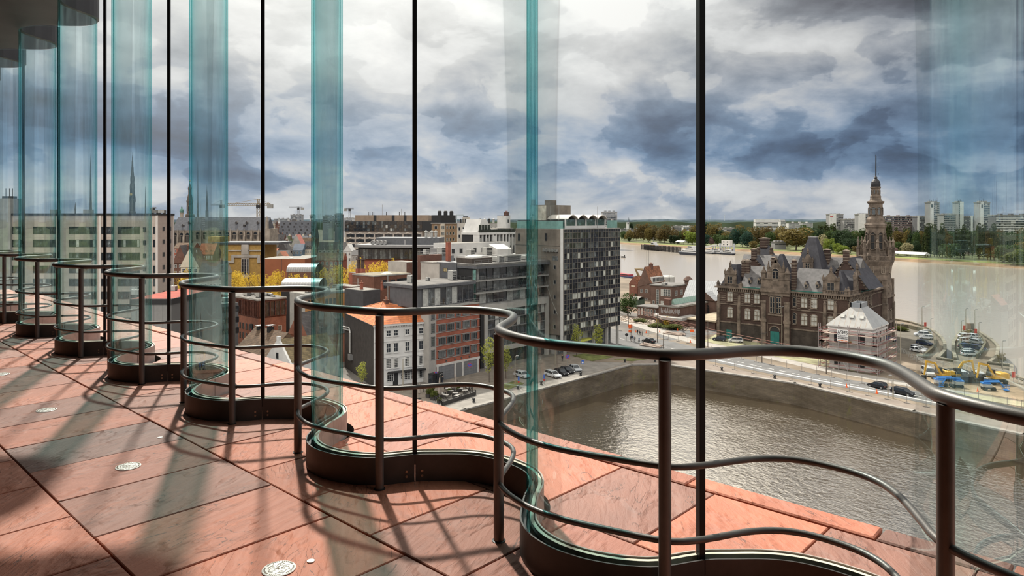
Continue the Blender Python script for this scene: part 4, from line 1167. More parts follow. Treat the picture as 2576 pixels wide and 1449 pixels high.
    for px in (2025.5,2054): small_dormer(b.uB(px), b.z('B',px,724))
    # stepped gable over the portal
    um = U(945); m = MB(); v = h+.4
    m.box(-ul-.1,-ur+.1,-1.7,-.9,v,v+3.1,0)
    m.box(-um-2.5,-um+2.5,-1.6,-.8,v+3.1,V(945,260),0)
    g1 = V(945,235); g2 = V(945,140)
    m.add([(-um-2.5,-1.6,g1-.6),(-um+2.5,-1.6,g1-.6),(-um,-1.6,g2+1.2),(-um-2.5,-.8,g1-.6),(-um+2.5,-.8,g1-.6),(-um,-.8,g2+1.2)], [(0,1,2),(3,5,4),(0,2,5,3),(1,4,5,2)], 0)
    m.box(-ul-.3,-ur+.3,-1.9,-.9,v+2.9,v+3.2,0)
    pinnacle(m, -um, -1.2, g2+.3, .4, V(945,30)-g2-.3)
    for q in (-2.3,2.3): pinnacle(m, -um+q, -1.2, g1-1.4, .32, 4.2)
    for q in (ul-.6,ur+.6): pinnacle(m, -q, -1.3, v+3.1, .62, 3.6)
    m.build('portal_gable', stone, b.root)
    o = b.windows('B', [(um, V(945,395))], 2.0, 2.9, 2, 2, fr, [M_GLZ], f=.14, mull=.14, out=.18, arch=.8)[0]; o.location.y = -1.62
    MB().hip(-ul+.2,-ur-.2,-.8,8,h+.3,V(1040,20)-h,3.6).build('portal_roof', slated, b.root)
    # banded chimneys
    def stack(x, y, z0, z1, s=.7, name='chimney'):
        mb = MB(); n = max(3,int((z1-z0)/.9))
        for i in range(n):
            a = z0+(z1-z0)*.85*i/n; c = z0+(z1-z0)*.85*(i+1)/n
            mb.box(x-s,x+s,y-s,y+s,a,c-.3,0); mb.box(x-s*1.06,x+s*1.06,y-s*1.06,y+s*1.06,c-.3,c,1)
        z = z0+(z1-z0)*.85; mb.box(x-s*1.3,x+s*1.3,y-s*1.3,y+s*1.3,z,z+.3,1); mb.box(x-s*.9,x+s*.9,y-s*.9,y+s*.9,z+.3,z1-.3,0); mb.hip(x-s*1.15,x+s*1.15,y-s*1.15,y+s*1.15,z1-.3,.35,s*.8,1)
        mb.build(name, [brick, stone], b.root)
    stack(-U(1185), .6, h, V(1185,75), .62)
    stack(-U(865)-.2, 1.6, h+2, V(865,40), .62)
    stack(-U(352), 4, h+3, V(352,85), .6); stack(-U(412), 4, h+3, V(412,85), .6)
    # rear ranges behind the front: cross roofs and the great pavilion
    def back(px, y):                              # local x of sightline px at local depth y
        q = (b.p[0], b.p[1]+y); return -meet(q, PI, px)
    def bz(px, py, y):
        q = (b.p[0]+back(px,y), b.p[1]+y); return Zh(py, depth(q))-b.base
    yb = 13.0
    xr0, xr1 = back(1952,yb), back(2128,yb); zr = bz(2050,645,yb+6)
    MB().gable(-w+1,-1,yb-4,yb+12,h,zr-h,'x',slate and 0,0,0).build('rear_slate_roof', slate, b.root)
    # great steep roof
    xc = back(2046,yb); zt = bz(2053,597,yb+2); hw = 5.2
    g = MB(); g.hip(xc-hw,xc+hw,yb-5.2,yb+5.2,h+2,zt-h-2,hw-1.05); g.build('great_roof', slated, b.root)
    MB().box(xc-1.2,xc+1.2,yb-1.2,yb+1.2,zt,zt+.25).build('roof_crown', M_LAMP, b.root)
    gd = gable_dormer('brick_dormer', -xc, 1.5, bz(2040,680,yb-5), 2.6, 2.6); gd.location.y = yb-4.6
    stack(back(2026,yb+3), yb+3, h+2, bz(2026,624,yb+3), .85); stack(back(2081,yb+3), yb+3, h+2, bz(2081,626,yb+3), .85)
    # dark brick cross gables with pale saw-tooth edges
    def cross_gable(px, py, y, half, name='cross_gable'):
        x = back(px,y); za = bz(px,py,y); mb = MB()
        zb = h+1
        mb.add([(x-half,y,zb),(x+half,y,zb),(x,y,za),(x-half,y+14,zb),(x+half,y+14,zb),(x,y+14,za)], [(0,1,2)], 0)
        mb.add([(x-half-.4,y-.2,zb),(x+half+.4,y-.2,zb),(x,y-.2,za+.3),(x-half-.4,y+14,zb),(x+half+.4,y+14,zb),(x,y+14,za+.3)], [(0,2,5,3),(1,4,5,2)], 1)
        for q in (-1,1):
            for i in range(10):
                f_ = (i+.5)/10; mb.box(x+q*half*(1-f_)-.3,x+q*half*(1-f_)+.3,y-.25,y+.1,zb+(za-zb)*f_-.35,zb+(za-zb)*f_+.1,2)
        mb.build(name, [brick, slated, stone], b.root)
        stack(x, y+.4, za-1, za+2.8, .7)
    cross_gable(1896,646,12,7.0); cross_gable(2128,652,9,6.0)
    xq = back(1921,yb+9); zq = bz(1930,617,yb+9)
    MB().hip(xq-6,xq+6,yb+5,yb+15,h+2,zq-h-2,4.6).build('rear_pavilion_roof', slated, b.root)
    stack(xq, yb+10, zq-1, zq+2.6, 1.2)
    for px in (1908,1941): stack(back(px,yb+5), yb+5, h+3, bz(px,622,yb+5), .45)
    # right-hand side wall
    zA = lambda px, py: b.z('A', px, py)
    for k in range(7):
        u = 1.6 + k*d/7.2
        b.windows('A', [(u, V(488,735)), (u, V(488,985))], 1.5, V(488,600)-V(488,735), 2, 2, fr, [M_GLZ], f=.15, mull=.16, out=.22, sill=stone, arch=.5)
        b.windows('A', [(u, vs0)], 1.2, .9, 2, 1, dstone, [M_GLZ], f=.12, out=.3)
    for u in (.5, d*.34, d*.66):
        m = MB(); m.box(0,.8,u-.45,u+.45,0,V(250,765)); m.box(0,.55,u-.4,u+.4,V(250,765),h-2.5); m.build('buttress', stone, b.root)
    for k in range(5):
        m = MB(); m.box(0,.08,1,d-.5,V(250,740)+k*.8,V(250,740)+k*.8+.25); m.build('stone_bands', stone, b.root)
    # side balustrade and side gable
    m = MB(); m.box(.0,.3,.4,10,h+.85,h+1.05); m.box(0,.3,.4,10,h,h+.2)
    for i in range(20): m.lathe([(.1,.2),(.14,.45),(.08,.7),(.1,.85)], 6, (.15,.4+i*.5,h))
    pinnacle(m,.1,.2,h,.42,2.4); pinnacle(m,.15,10,h,.38,2.2); m.build('balustrade', stone, b.root)
    y0 = b.uA(2158)
    m = MB(); m.box(-.5,.12,y0-2.4,y0+2.4,h,h+4.2,0); m.add([(.12,y0-2.4,h+4.2),(.12,y0+2.4,h+4.2),(.12,y0,h+7),(-.5,y0-2.4,h+4.2),(-.5,y0+2.4,h+4.2),(-.5,y0,h+7)], [(0,1,2),(3,5,4),(0,2,5,3),(1,4,5,2)],0)
    for q,zz,hh in ((0,h+6.6,2.4),(-2.3,h+4,2.2),(2.3,h+4,2.2)): pinnacle(m,-.2,y0+q,zz,.32,hh)
    m.gable(-5,-.4,y0-2.2,y0+2.2,h+3.6,2.8,'x',1); m.box(-5,-.4,y0-2.2,y0+2.2,h,h+3.6,1)
    sg = m.build('side_gable', [stone, slated], b.root)
    m2 = win_mesh(1.5,2.2,2,2,.1,.1,.12).build('window', [fr, M_GLZ], sg); m2.location = (.13, y0, h+.9)
    # side roof up to the tower
    MB().add([(.3,10,h),(.3,d+3,h),(-9,d+3,h+7.2),(-9,10,h+7.2),(-18,10,h),(-18,d+3,h)], [(0,1,2,3),(3,2,5,4),(0,3,4),(1,5,2)]).build('side_roof', slated, b.root)
    b.fbox('gutter', 'A', 10, d, h, h+.25, .5, green)
    for px in (2160,2177):
        u = b.uA(px)+3
        k = MB(); k.box(-3.6,-1.2,u-1.1,u+1.1,h+1.6,h+3.2,0); k.box(-4.6,-.9,u-1.3,u+1.3,h+3.2,h+3.4,1); k.box(-1.2,-1.12,u-.8,u+.8,h+1.9,h+3,2); k.build('shed_dormer', [slated, M_LAMP, M_GLZ], b.root)
    # ---- the tower
    Yt = 226.0
    c = S(2203, Yt); lx, ly = c[0]-b.p[0], c[1]-b.p[1]
    Z = lambda py: Zh(py, Yt)-b.base
    pxm = Yt/F                                       # metres per pixel at the tower
    t = empty('tower', (lx, ly, 0)); t.parent = b.root
    k = pxm*.5/math.cos(R(22.5))                     # half width in pixels -> octagon radius
    s4 = 37*pxm
    m = MB(); m.box(-s4*.86,s4*.86,-s4*.86,s4*.86,0,Z(742),0); m.build('tower_shaft', brick, t)
    m = MB()
    for sx in (-1,1):
        for sy in (-1,1):
            m.box(sx*s4*.8-.8,sx*s4*.8+.8,sy*s4*.8-.8,sy*s4*.8+.8,0,Z(760),0); m.box(sx*s4*.78-.65,sx*s4*.78+.65,sy*s4*.78-.65,sy*s4*.78+.65,Z(760),Z(700),0)
            m.hip(sx*s4*.8-.8,sx*s4*.8+.8,sy*s4*.8-.8,sy*s4*.8+.8,Z(760),1.2,.7,0)
    for zz in (Z(742), Z(805), Z(870)): m.box(-s4*.95,s4*.95,-s4*.95,s4*.95,zz-.4,zz+.3,0)
    m.build('tower_buttresses', stone, t)
    for z0,hh in ((Z(800),4.0),(Z(733),2.6),(Z(860),4.4)):
        for q in (-1.3,1.3):
            o = win_mesh(1.3,hh*.7,2,2,.15,.12,.25,stone,.5).build('window', [fr, M_GLZ, stone], t); o.location = (s4*.86,q,z0)
        o = win_mesh(1.6,hh*.7,2,2,.15,.12,.25,stone,.5).build('window', [fr, M_GLZ, stone], t); o.location = (0,-s4*.86,z0); o.rotation_euler[2] = -PI/2
    MB().lathe([(s4*1.02,Z(742)),(s4*1.02,Z(738)),(s4*.93,Z(690)),(s4*1.0,Z(668)),(s4*1.14,Z(656)),(s4*1.14,Z(653)),(0,Z(653))], 8).build('tower_gallery_stage', stone, t)
    for a in range(8):
        an = a*PI/4
        o = win_mesh(1.3,2.6,2,2,.15,.12,.3).build('window', [fr, M_GLZ], t); r_ = s4*.93*math.cos(R(22.5))+.02
        o.location = (r_*math.cos(an), r_*math.sin(an), Z(686)); o.rotation_euler[2] = an
    m = MB()                                        # gallery balustrade with eight pinnacles
    r = s4*1.06; zg = Z(653)
    for i in range(40):
        a = 2*PI*i/40; m.box(r*math.cos(a)-.12,r*math.cos(a)+.12,r*math.sin(a)-.12,r*math.sin(a)+.12,zg,zg+1.1)
    ring = [(r*math.cos(2*PI*i/32), r*math.sin(2*PI*i/32), zg+1.2) for i in range(33)]; m.tube(ring, .16, 5)
    m.build('tower_balustrade', stone, t)
    for i in range(8):
        a = 2*PI*(i+.5)/8; m = MB(); x, y = r*math.cos(a), r*math.sin(a)
        m.box(x-.45,x+.45,y-.45,y+.45,zg,Z(625)); m.box(x-.55,x+.55,y-.55,y+.55,Z(625),Z(622)); m.lathe([(.42,Z(622)),(.36,Z(610)),(.5,Z(608)),(.14,Z(600)),(.22,Z(598)),(0,Z(594))], 8, (x,y,0))
        m.tube([(x,y,Z(627)),(x*.82,y*.82,Z(615)),(x*.62,y*.62,Z(604))], .22, 5)
        m.build('tower_pinnacle', stone, t)
    r1 = 21.5*pxm/math.cos(R(22.5))
    MB().lathe([(r1*1.08,zg),(r1*1.05,Z(640)),(r1,Z(636)),(r1*.97,Z(574)),(r1*1.06,Z(571)),(r1*1.06,Z(566)),(r1*1.12,Z(565)),(r1*1.02,Z(562)),(0,Z(562))], 8).build('belfry_stage', stone, t)
    for a in range(8):
        an = a*PI/4; rr = r1*.985*math.cos(R(22.5))
        o = win_mesh(1.5,Z(590)-Z(628),1,2,.18,.2,.3,None,.75).build('belfry_opening', [stone, M_DARK], t); o.location = (rr*math.cos(an), rr*math.sin(an), Z(628)); o.rotation_euler[2] = an
    r2 = 18.0*pxm/math.cos(R(22.5))
    MB().lathe([(r2*1.08,Z(562)),(r2*1.08,Z(552)),(r2*.84,Z(545)),(r2*.82,Z(514)),(r2*1.0,Z(510)),(r2*1.03,Z(507)),(r2*.7,Z(505)),(r2*.62,Z(498)),(r2*.66,Z(494)),(0,Z(494))], 8).build('lantern_stage', stone, t)
    for a in range(8):
        an = a*PI/4; rr = r2*.83*math.cos(R(22.5))
        o = win_mesh(1.25,Z(526)-Z(541),1,1,.14,.1,.2,None,.6).build('lantern_opening', [stone, M_MID], t); o.location = (rr*math.cos(an), rr*math.sin(an), Z(541)); o.rotation_euler[2] = an
    r3 = 10.5*pxm/math.cos(R(22.5))
    MB().lathe([(r3*1.05,Z(494)),(r3*.98,Z(490)),(r3*.92,Z(475)),(r3*1.06,Z(473)),(r3*1.06,Z(470)),(0,Z(470))], 8).build('upper_lantern', stone, t)
    for a in range(8):
        an = a*PI/4; rr = r3*.95*math.cos(R(22.5))
        o = win_mesh(.6,1.0,1,1,.08,.1,.12,None,.3).build('lantern_opening', [stone, M_MID], t); o.location = (rr*math.cos(an), rr*math.sin(an), Z(488)); o.rotation_euler[2] = an
    MB().lathe([(r3*.95,Z(470)),(r3*.98,Z(464)),(r3*.86,Z(457)),(r3*.55,Z(452)),(r3*.3,Z(449.5)),(r3*.38,Z(447)),(r3*.2,Z(444)),(0,Z(443))], 12).build('dome', mat('dark_dome_slate', (.022,.020,.022), .5, 0, .1, 2), t)
    m = MB(); m.tube([(0,0,Z(446)),(0,0,Z(389))], .13, 6, r1=.06)
    m.tube([(.25,-.2,Z(446)),(.25,-.2,Z(393))], .06, 5); m.tube([(-1.0,.6,Z(438)),(1.2,-.7,Z(438))], .05, 5); m.tube([(-.4,.3,Z(420)),(1.4,-.9,Z(420))], .05, 5); m.tube([(-.9,.5,Z(443)),(.9,-.6,Z(443))], .06, 5); m.tube([(1.0,-.6,Z(441)),(1.0,-.6,Z(436))], .05, 5)
    m.build('antenna_mast', M_DARK, t)
stone_palace()

# ---- the white house under scaffolding
def scaffold_house():
    b = Bld('scaffold_house', 'small white pavilion with a zinc hipped roof wrapped in red scaffolding', 'house', 2192, 172, 2087, 2229, 828)
    w, d, h = b.w, b.d, b.h
    white = lines_mat('white_rustic_wall', (.56,.52,.475), (.44,.40,.36), .9, .05, 'z', .85, 0, .08)
    zinc = lines_mat('pale_zinc_roof', (0.323,0.311,0.292), (.30,.23,.18), 1.25, .07, 'x', .5, .1, .06)
    zinc2 = lines_mat('grey_zinc_roof', (.36,.36,.355), (.22,.22,.22), .55, .14, 'y', .5, .2, .06)
    MB().box(-w,0,0,d,0,h).build('walls', white, b.root)
    m = MB(); m.box(-w-.35,.35,-.35,d+.35,h-1.2,h-.7); m.box(-w-.6,.6,-.6,d+.6,h-.15,h+.12); m.build('cornice', M_WHITEP, b.root)
    rt = b.z('B',2140,788)+1.1-h; q = min(w,d)*.36
    P = [(-w-.6,-.6,h+.12),(.6,-.6,h+.12),(.6,d+.6,h+.12),(-w-.6,d+.6,h+.12),(-w+q+.4,q,h+rt),(-q+.2,q,h+rt),(-q+.2,d-q,h+rt),(-w+q+.4,d-q,h+rt)]
    mb = MB(); mb.add(P, [(0,1,5,4),(2,3,7,6)], 0); mb.add(P, [(1,2,6,5),(3,0,4,7)], 1); mb.add(P, [(4,5,6,7)], 0)
    mb.build('hipped_roof', [zinc, zinc2], b.root)
    x0,x1,y0,y1 = -w+q+.4,-q+.2,q,d-q
    l = MB(); t_ = .25; zz = h+rt
    for bx in ((x0,x1,y0,y0+t_),(x0,x1,y1-t_,y1),(x0,x0+t_,y0,y1),(x1-t_,x1,y0,y1)): l.box(*bx,zz-.4,zz+1.2)
    l.build('roof_lantern_kerb', mat('lead_grey', (.25,.265,.28), .5, .3, .06, 1), b.root)
    MB().tube([((x0+x1)/2,(y0+y1)/2,zz),((x0+x1)/2,(y0+y1)/2,zz+6.5)], .05, 5).build('mast', M_DARK, b.root)
    sl = rt/ (q+.6)
    for fx in (.28,.5,.74):
        k = MB(); k.box(-.55,.55,-.5,.5,0,.15,0); k.box(-.45,.45,-.4,.4,.15,.17,1)
        o = k.build('skylight', [M_LAMP, M_BLIND], b.root); o.location = (-w*(1-fx), q*.42, h+.2+sl*(q*.42+.55)); o.rotation_euler = (math.atan(sl),0,0)
    px2u = lambda z: b.uB(2050+z/9.66); pyv = lambda z, y: b.z('B',2050+z/9.66,760+y/9.66)
    b.windows('B', [(px2u(545), pyv(545,990)), (px2u(1135), pyv(1135,1060))], 1.5, pyv(1135,790)-pyv(1135,1060), 2, 3, M_DARK, [M_GLZ, M_DARK], f=.1)
    b.windows('A', [(d*(.12+.24*i), pyv(1135,1060)) for i in range(4)], 1.1, 3.4, 1, 2, M_WFRAME, [M_GLZ, M_DARK], f=.1)
    b.windows('B', [(px2u(545), .9), (px2u(1135), .9)], 1.4, 1.6, 1, 1, M_DARK, [M_GLZ]); b.windows('A', [(d*(.2+.3*i), .9) for i in range(3)], 1.2, 1.6, 1, 1, M_DARK, [M_GLZ])
    b.fbox('boarded_window', 'B', px2u(890), px2u(790), pyv(840,1020), pyv(840,940), .1, mat('ochre_board', (.34,.19,.05), .8, 0, .1, 1))
    # scaffold: a thing of its own, standing round the house
    s = empty('scaffold', (*b.p, b.base), 0, 'red and grey tube scaffolding with plank decks around the white pavilion', 'scaffold')
    red = mat('red_scaffold_tube', (.27,.10,.095), .6, .2, .15, 1); grey = mat('grey_scaffold_tube', (.36,.31,.30), .5, .4, .1, 1); plank = mat('scaffold_planks', (.34,.27,.225), .9, 0, .15, .8)
    g0, g1 = .7, 2.0
    lv = [0.2, 2.4, 4.6, 6.8, 9.0]
    xs = [-w-g1,-w*.72,-w*.5,-w*.25,g1]; ys = [-g1, d*.5, d+g1]
    for x in xs:
        MB().tube([(x,-g1,0),(x,-g1,h+.6)], .07, 5).build('upright', grey, s); MB().tube([(x,-g0,0),(x,-g0,h+.4)], .06, 5).build('upright', grey, s)
    for y in ys[1:]:
        for x in (g0,g1,-w-g0,-w-g1): MB().tube([(x,y,0),(x,y,h+.6)], .07, 5).build('upright', grey, s)
    for i, z in enumerate(lv[1:]):
        m = MB(); m.box(-w-g1,g1,-g1,-g0,z,z+.07); m.box(g0,g1,-g1,d+g1,z,z+.07); m.box(-w-g1,-w-g0,-g1,d+g1,z,z+.07); m.build('deck', plank, s)
    for z in lv:
        for dz, mm in ((.35,red),(.75,grey),(1.15,red)):
            m = MB(); m.tube([(-w-g1,-g1,z+dz),(g1,-g1,z+dz)], .055, 5); m.tube([(g1,-g1,z+dz),(g1,d+g1,z+dz)], .055, 5); m.tube([(-w-g1,-g1,z+dz),(-w-g1,d+g1,z+dz)], .055, 5)
            m.build('guard_rail', mm, s)
    for a, c in ((xs[1],xs[2]),(xs[3],xs[4])):
        MB().tube([(a,-g1-.05,lv[2]),(c,-g1-.05,lv[1]-2)], .05, 5).build('brace', grey, s); MB().tube([(c,-g1-.05,lv[4]),(a,-g1-.05,lv[3])], .05, 5).build('brace', grey, s)
    # company board hung on the scaffold
    u0, u1 = px2u(885), px2u(615); z0, z1 = pyv(700,925), pyv(700,640)
    sg = empty('sign_board', (b.p[0]-(u0+u1)/2, b.p[1]-g1-.25, b.base+z0), 0, 'white board reading ASMS hung on the scaffolding', 'sign')
    W = u1-u0; H = z1-z0
    wm = mat('white_board', (.72,.70,.68), .6, 0, 0); km = mat('black_lettering', (.02,.02,.022), .6, 0, 0); om = mat('orange_lettering', (.62,.17,.06), .6, 0, 0)
    MB().box(-W/2,W/2,0,.06,0,H).build('board', wm, sg)
    m = MB(); lh = H*.27; lw = W*.19; t_ = W*.042
    def bar(x0, z0, x1, z1): m.rbox(((x0+x1)/2, -.012, (z0+z1)/2), (math.hypot(x1-x0, z1-z0)+t_*.5, .024, t_), 0, 0, -math.atan2(z1-z0, x1-x0))
    for i, ch in enumerate('ASMS'):
        x = -W*.445 + i*W*.235; z = H*.63
        if ch == 'A': bar(x, z, x+lw/2, z+lh); bar(x+lw, z, x+lw/2, z+lh); bar(x+lw*.22, z+lh*.33, x+lw*.78, z+lh*.33)
        elif ch == 'M': bar(x, z, x, z+lh); bar(x+lw, z, x+lw, z+lh); bar(x, z+lh, x+lw/2, z+lh*.25); bar(x+lw, z+lh, x+lw/2, z+lh*.25)
        else:
            P = [(lw/2+lw*.42*math.cos(R(q)), lh*.745+lh*.235*math.sin(R(q))) for q in range(35, 275, 30)] + [(lw/2+lw*.45*math.cos(R(q)), lh*.265+lh*.245*math.sin(R(q))) for q in range(90, -150, -30)]
            for p0, p1 in zip(P, P[1:]): bar(x+p0[0], z+p0[1], x+p1[0], z+p1[1])
    m.build('lettering', km, sg)
    rnd = random.Random(2)
    m = MB()                                       # small lines of print
    for zz, hh, mm in ((.50,.04,0),(.40,.02,0),(.26,.02,0),(.33,.045,0),(.20,.05,0)):
        x = -W*.45
        while x < W*.43:
            q = rnd.uniform(.05,.16)*W; q = min(q, W*.45-x)
            if hh == .02: q = W*.9
            m.box(x,x+q,-.02,0,H*zz,H*(zz+hh)); x += q+W*.03
    m.build('small_print', km, sg)
    m = MB(); x = -W*.45
    while x < W*.42: q = rnd.uniform(.06,.14)*W; m.box(x,min(x+q,W*.45),-.02,0,H*.04,H*.11); x += q+W*.03
    m.build('orange_print', om, sg)
scaffold_house()
# ================================================================== the old town on the left
M_YBRICK = lines_mat('yellow_brick', (.36,.225,.07), (.30,.19,.065), .4, .12, 'z', .9, 0, .12)
M_BEIGE = lines_mat('beige_panels', (.49,.40,.335), (.38,.31,.26), 1.15, .05, 'z', .85, 0, .06, cross=('x', 1.5, .04))
M_TILEB = lines_mat('brown_tiles', (.13,.085,.055), (.075,.05,.035), .34, .2, 'z', .9, 0, .25)
M_TILER = lines_mat('red_tiles', (.36,.13,.07), (.22,.08,.05), .34, .2, 'z', .9, 0, .2)
M_TILED = lines_mat('dark_tiles', (.07,.062,.060), (.045,.04,.04), .34, .2, 'z', .8, 0, .2)
M_CHURCH = mat('church_stone', (.30,.25,.20), .9, 0, .2, .3)
M_ORANGE = mat('orange_render', (.50,.235,.085), .9, 0, .06, .3)
M_CREAM = mat('cream_render', (.55,.48,.37), .9, 0, .07, .3)
M_GREYR = mat('dull_render', (.33,.31,.28), .9, 0, .12, .3)
M_TAN = mat('tan_panels', (.27,.20,.145), .85, 0, .1, .3)

def hq_slab():
    b = Bld('office_slab', 'long beige office slab with dark window strips behind the left glass folds', 'office building', 395, 178, -90, 437, 541.5, yaw=YAW)
    w, d, h = b.w, b.d, b.h
    MB().box(-w,0,0,d,0,h).build('walls', M_BEIGE, b.root)
    MB().box(-w-.3,.3,-.3,d,h,h+.5).build('roof_edge', M_DARK, b.root)
    fl = 3.33; top = h-2.0
    dk = glass_dark('office_strip_glass', (.035,.04,.045))
    strips = [(b.uB(391), b.uB(386), 1), (b.uB(352), b.uB(297), 8), (b.uB(285), b.uB(256), 4), (b.uB(242), b.uB(175), 8), (b.uB(140), b.uB(84), 7), (b.uB(60), b.uB(25), 5), (b.uB(5), b.uB(-40), 5)]
    for k in range(10):
        v = top-.9-k*fl
        for a, c, n in strips:
            a, c = min(a,c), max(a,c)
            band(b, 'window_strip', 'B', max(a,.3), c, v-1.9, v, n, M_DFRAME, [dk, M_GLZ, M_MID, M_BLIND], [6,4,2,1], out=.1, seed=k*9+n)
        b.windows('A', [(d*.38, v-1.2)], .95, 1.15, 1, 1, M_GFRAME, [M_GLZ]); b.windows('A', [(d*.80, v-1.2)], .6, 1.15, 1, 1, M_GFRAME, [M_GLZ])
        b.windows('B', [(b.uB(362), v-1.4), (b.uB(366), v-1.4)], .35, 1.2, 1, 1, M_GFRAME, [M_GLZ])
    wp = mat('white_pilaster', (.62,.56,.50), .8, 0, .04, .5)
    for px in (396,253,437):
        if px == 437: b.fbox('pilaster', 'A', d-.5, d, 0, h, .15, wp)
        else: b.fbox('pilaster', 'B', b.uB(px)-.2, b.uB(px)+.35, 0, h, .2, wp)
    # lift tower with aerials at the far left, machines along the roof
    for px, wd in ((17,2.4),(-30,2.4)):
        u = b.uB(px); MB().box(-u-1.4,-u+1.4,-.6,4,0,b.z('B',px,499)).build('lift_tower', M_CONCG, b.root)
        m = MB(); z = b.z('B',px,499)
        for q in (-.9,0,.8): m.tube([(-u+q,1,z),(-u+q,1,z+2.6)], .08, 5)
        m.box(-u-1.3,-u+1.3,.2,2,z,z+.6); m.build('aerials', M_DARK, b.root)
    for px in (393,405,412): ac_box(b, (-b.uB(px) if px < 395 else -2, 3, h+.5), (1.6,1.2,.9))
    for px in (120,205): MB().box(-b.uB(px)-.8,-b.uB(px)+.8,2,4,h+.5,h+1.5).build('roof_hatch', M_CONCG, b.root)
hq_slab()

def red_roof_shed():
    b = Bld('flat_shop', 'low dark-fascia building with a red flat roof below the beige slab', 'building', 431, 152, 330, 436, 752, yaw=YAW)
    w,h = b.w,b.h; d = 26
    MB().box(-w,0,0,d,0,h-1.2).build('walls', lines_mat('grey_sheet_wall', (.25,.24,.225), (.12,.115,.11), 1.9, .05, 'x', .7, .1, .05), b.root)
    MB().box(-w-.2,.2,-.2,d,h-1.2,h).build('fascia', M_DARK, b.root)
    MB().box(-w,0,0.2,d,h,h+.05).build('red_roof', mat('red_roof_felt', (.30,.075,.055), .95, 0, .12, .3), b.root)
    for x,y in ((-12,8),(-16,15),(-8,17)): ac_box(b, (x,y,h+.05), (1.8,1.4,1.2))
red_roof_shed()

# ---- churches and spires
def gothic_church():
    b = Bld('gothic_church', 'grey stone gothic church with a long slate roof behind the yellow brick building', 'church', 668, 432, 436, 690, 579, yaw=YAW)
    w, d, h = b.w, b.d, b.h; d = 15
    MB().box(-w,0,0,d,0,h).build('walls', M_CHURCH, b.root)
    zr = b.z('B',560,546)
    MB().gable(-w,0,0,d,h,zr-h,'x',MATS['slate_roof'],.4).m and None
    MB().gable(-w,0,0,d,h,zr-h,'x',0,.5).build('slate_roof', M_SLATE, b.root)
    m = MB(); m.box(-w-.3,.3,-.4,d,h-.9,h); m.build('cornice', M_CHURCH, b.root)
    low = b.z('B',600,604)
    for px in (441,457,472,498,516,534,553,572,590,607,625,643,660):
        tall = px < 480
        v0 = b.z('B',px,614 if tall else 602.5); v1 = b.z('B',px,592 if tall else 590)
        b.windows('B', [(b.uB(px), v0)], 2.6, v1-v0, 3, 1, M_CHURCH, [M_GLZ, M_MID], f=.25, mull=.2, out=.3, arch=1.7)
    for px in (436,449,464.5,482,507,525,543.5,562.5,581,598.5,616,634,651.5,668):
        u = min(max(b.uB(px),.5),w-.5); m = MB(); m.box(-u-.5,-u+.5,-1.5,0,0,h-4); m.box(-u-.42,-u+.42,-1.0,0,h-4,h-1); m.lathe([(.35,0),(.1,1.9),(0,2.2)],6,(-u,-.7,h-1)); m.build('buttress', M_CHURCH, b.root)
    for px,py in ((590,562),(616,562),(644,562),(612,569),(457,569),(470,562)):
        u = b.uB(px); z = b.z('B',px,py); k = (z-h)/(zr-h)*d/2
        m = MB(); m.box(-u-.6,-u+.6,k-1.0,k+1.5,z-.4,z+.5,0); m.gable(-u-.8,-u+.8,k-1.2,k+2,z+.5,.9,'y',0); m.build('roof_vent', M_TILED, b.root)
    # aisle gable and turret at the right end
    m = MB(); m.box(0,3,-1,d,0,h+1); m.lathe([(1.1,h+1),(.9,h+6),(0,h+9)],8,(1,0,0)); m.build('end_turret', M_CHURCH, b.root)
gothic_church()
def spire(name, label, px, Y, prof, m, n=8, cat='church tower', base=GZ, parts=()):
    """prof: [(half width in px, photo y)] from bottom to top"""
    k = Y/F; x, y = S(px, Y)
    r = empty(name, (x, y, base), YAW, label, cat)
    z = lambda py: Zh(py, Y)-base
    P = [(prof[0][0]*k*1.05, 0)] + [(a*k*1.05, z(q)) for a, q in prof]
    MB().lathe(P, n).build('tower_stages', m, r)
    return r, k, z
M_TOWER = mat('dark_tower_stone', (.105,.085,.070), .9, 0, .25, .2)
M_TOWERG = mat('grey_spire_stone', (.085,.085,.08), .9, 0, .2, .2)
r,k,z = spire('baroque_tower', 'dark baroque church tower in tiers left of the third glass fold', 478, 470, [(11,545),(11,541),(8.5,538),(7,537),(7,510),(7.6,508),(7.6,505),(6.2,503),(5.6,496),(4.2,490),(3.6,488),(3.6,478),(4.4,476),(4.2,473),(2.6,468),(1.6,465),(1.0,463),(.35,461),(.3,450),(0,449)], M_TOWER)
for a in range(8):
    o = win_mesh(1.0,3.6,1,1,.12,.1,.15,None,.5).build('belfry_opening', [M_CHURCH, M_DARK], r); an = a*PI/4+0; rr = 7*k*1.05*math.cos(R(22.5)); o.location = (rr*math.cos(an), rr*math.sin(an), z(532)); o.rotation_euler[2] = an
MB().ball((0,0,z(455)),.45).build('gilded_ball', mat('gilding',(.5,.33,.1),.4,.7,0), r)
r,k,z = spire('domed_turret', 'small church turret with a green onion dome beside the dark baroque tower', 457.5, 460, [(3.6,546),(3.6,538),(4.4,537),(4.4,535),(0,534)], M_CHURCH)
MB().lathe([(4.6*k,z(535)),(5.2*k,z(531)),(4.2*k,z(527)),(2.2*k,z(525)),(1.5*k,z(524)),(1.5*k,z(521)),(.8*k,z(520)),(0,z(517))], 10).build('dome', mat('verdigris_dome',(.10,.20,.17),.6,.2,.15,.5), r)
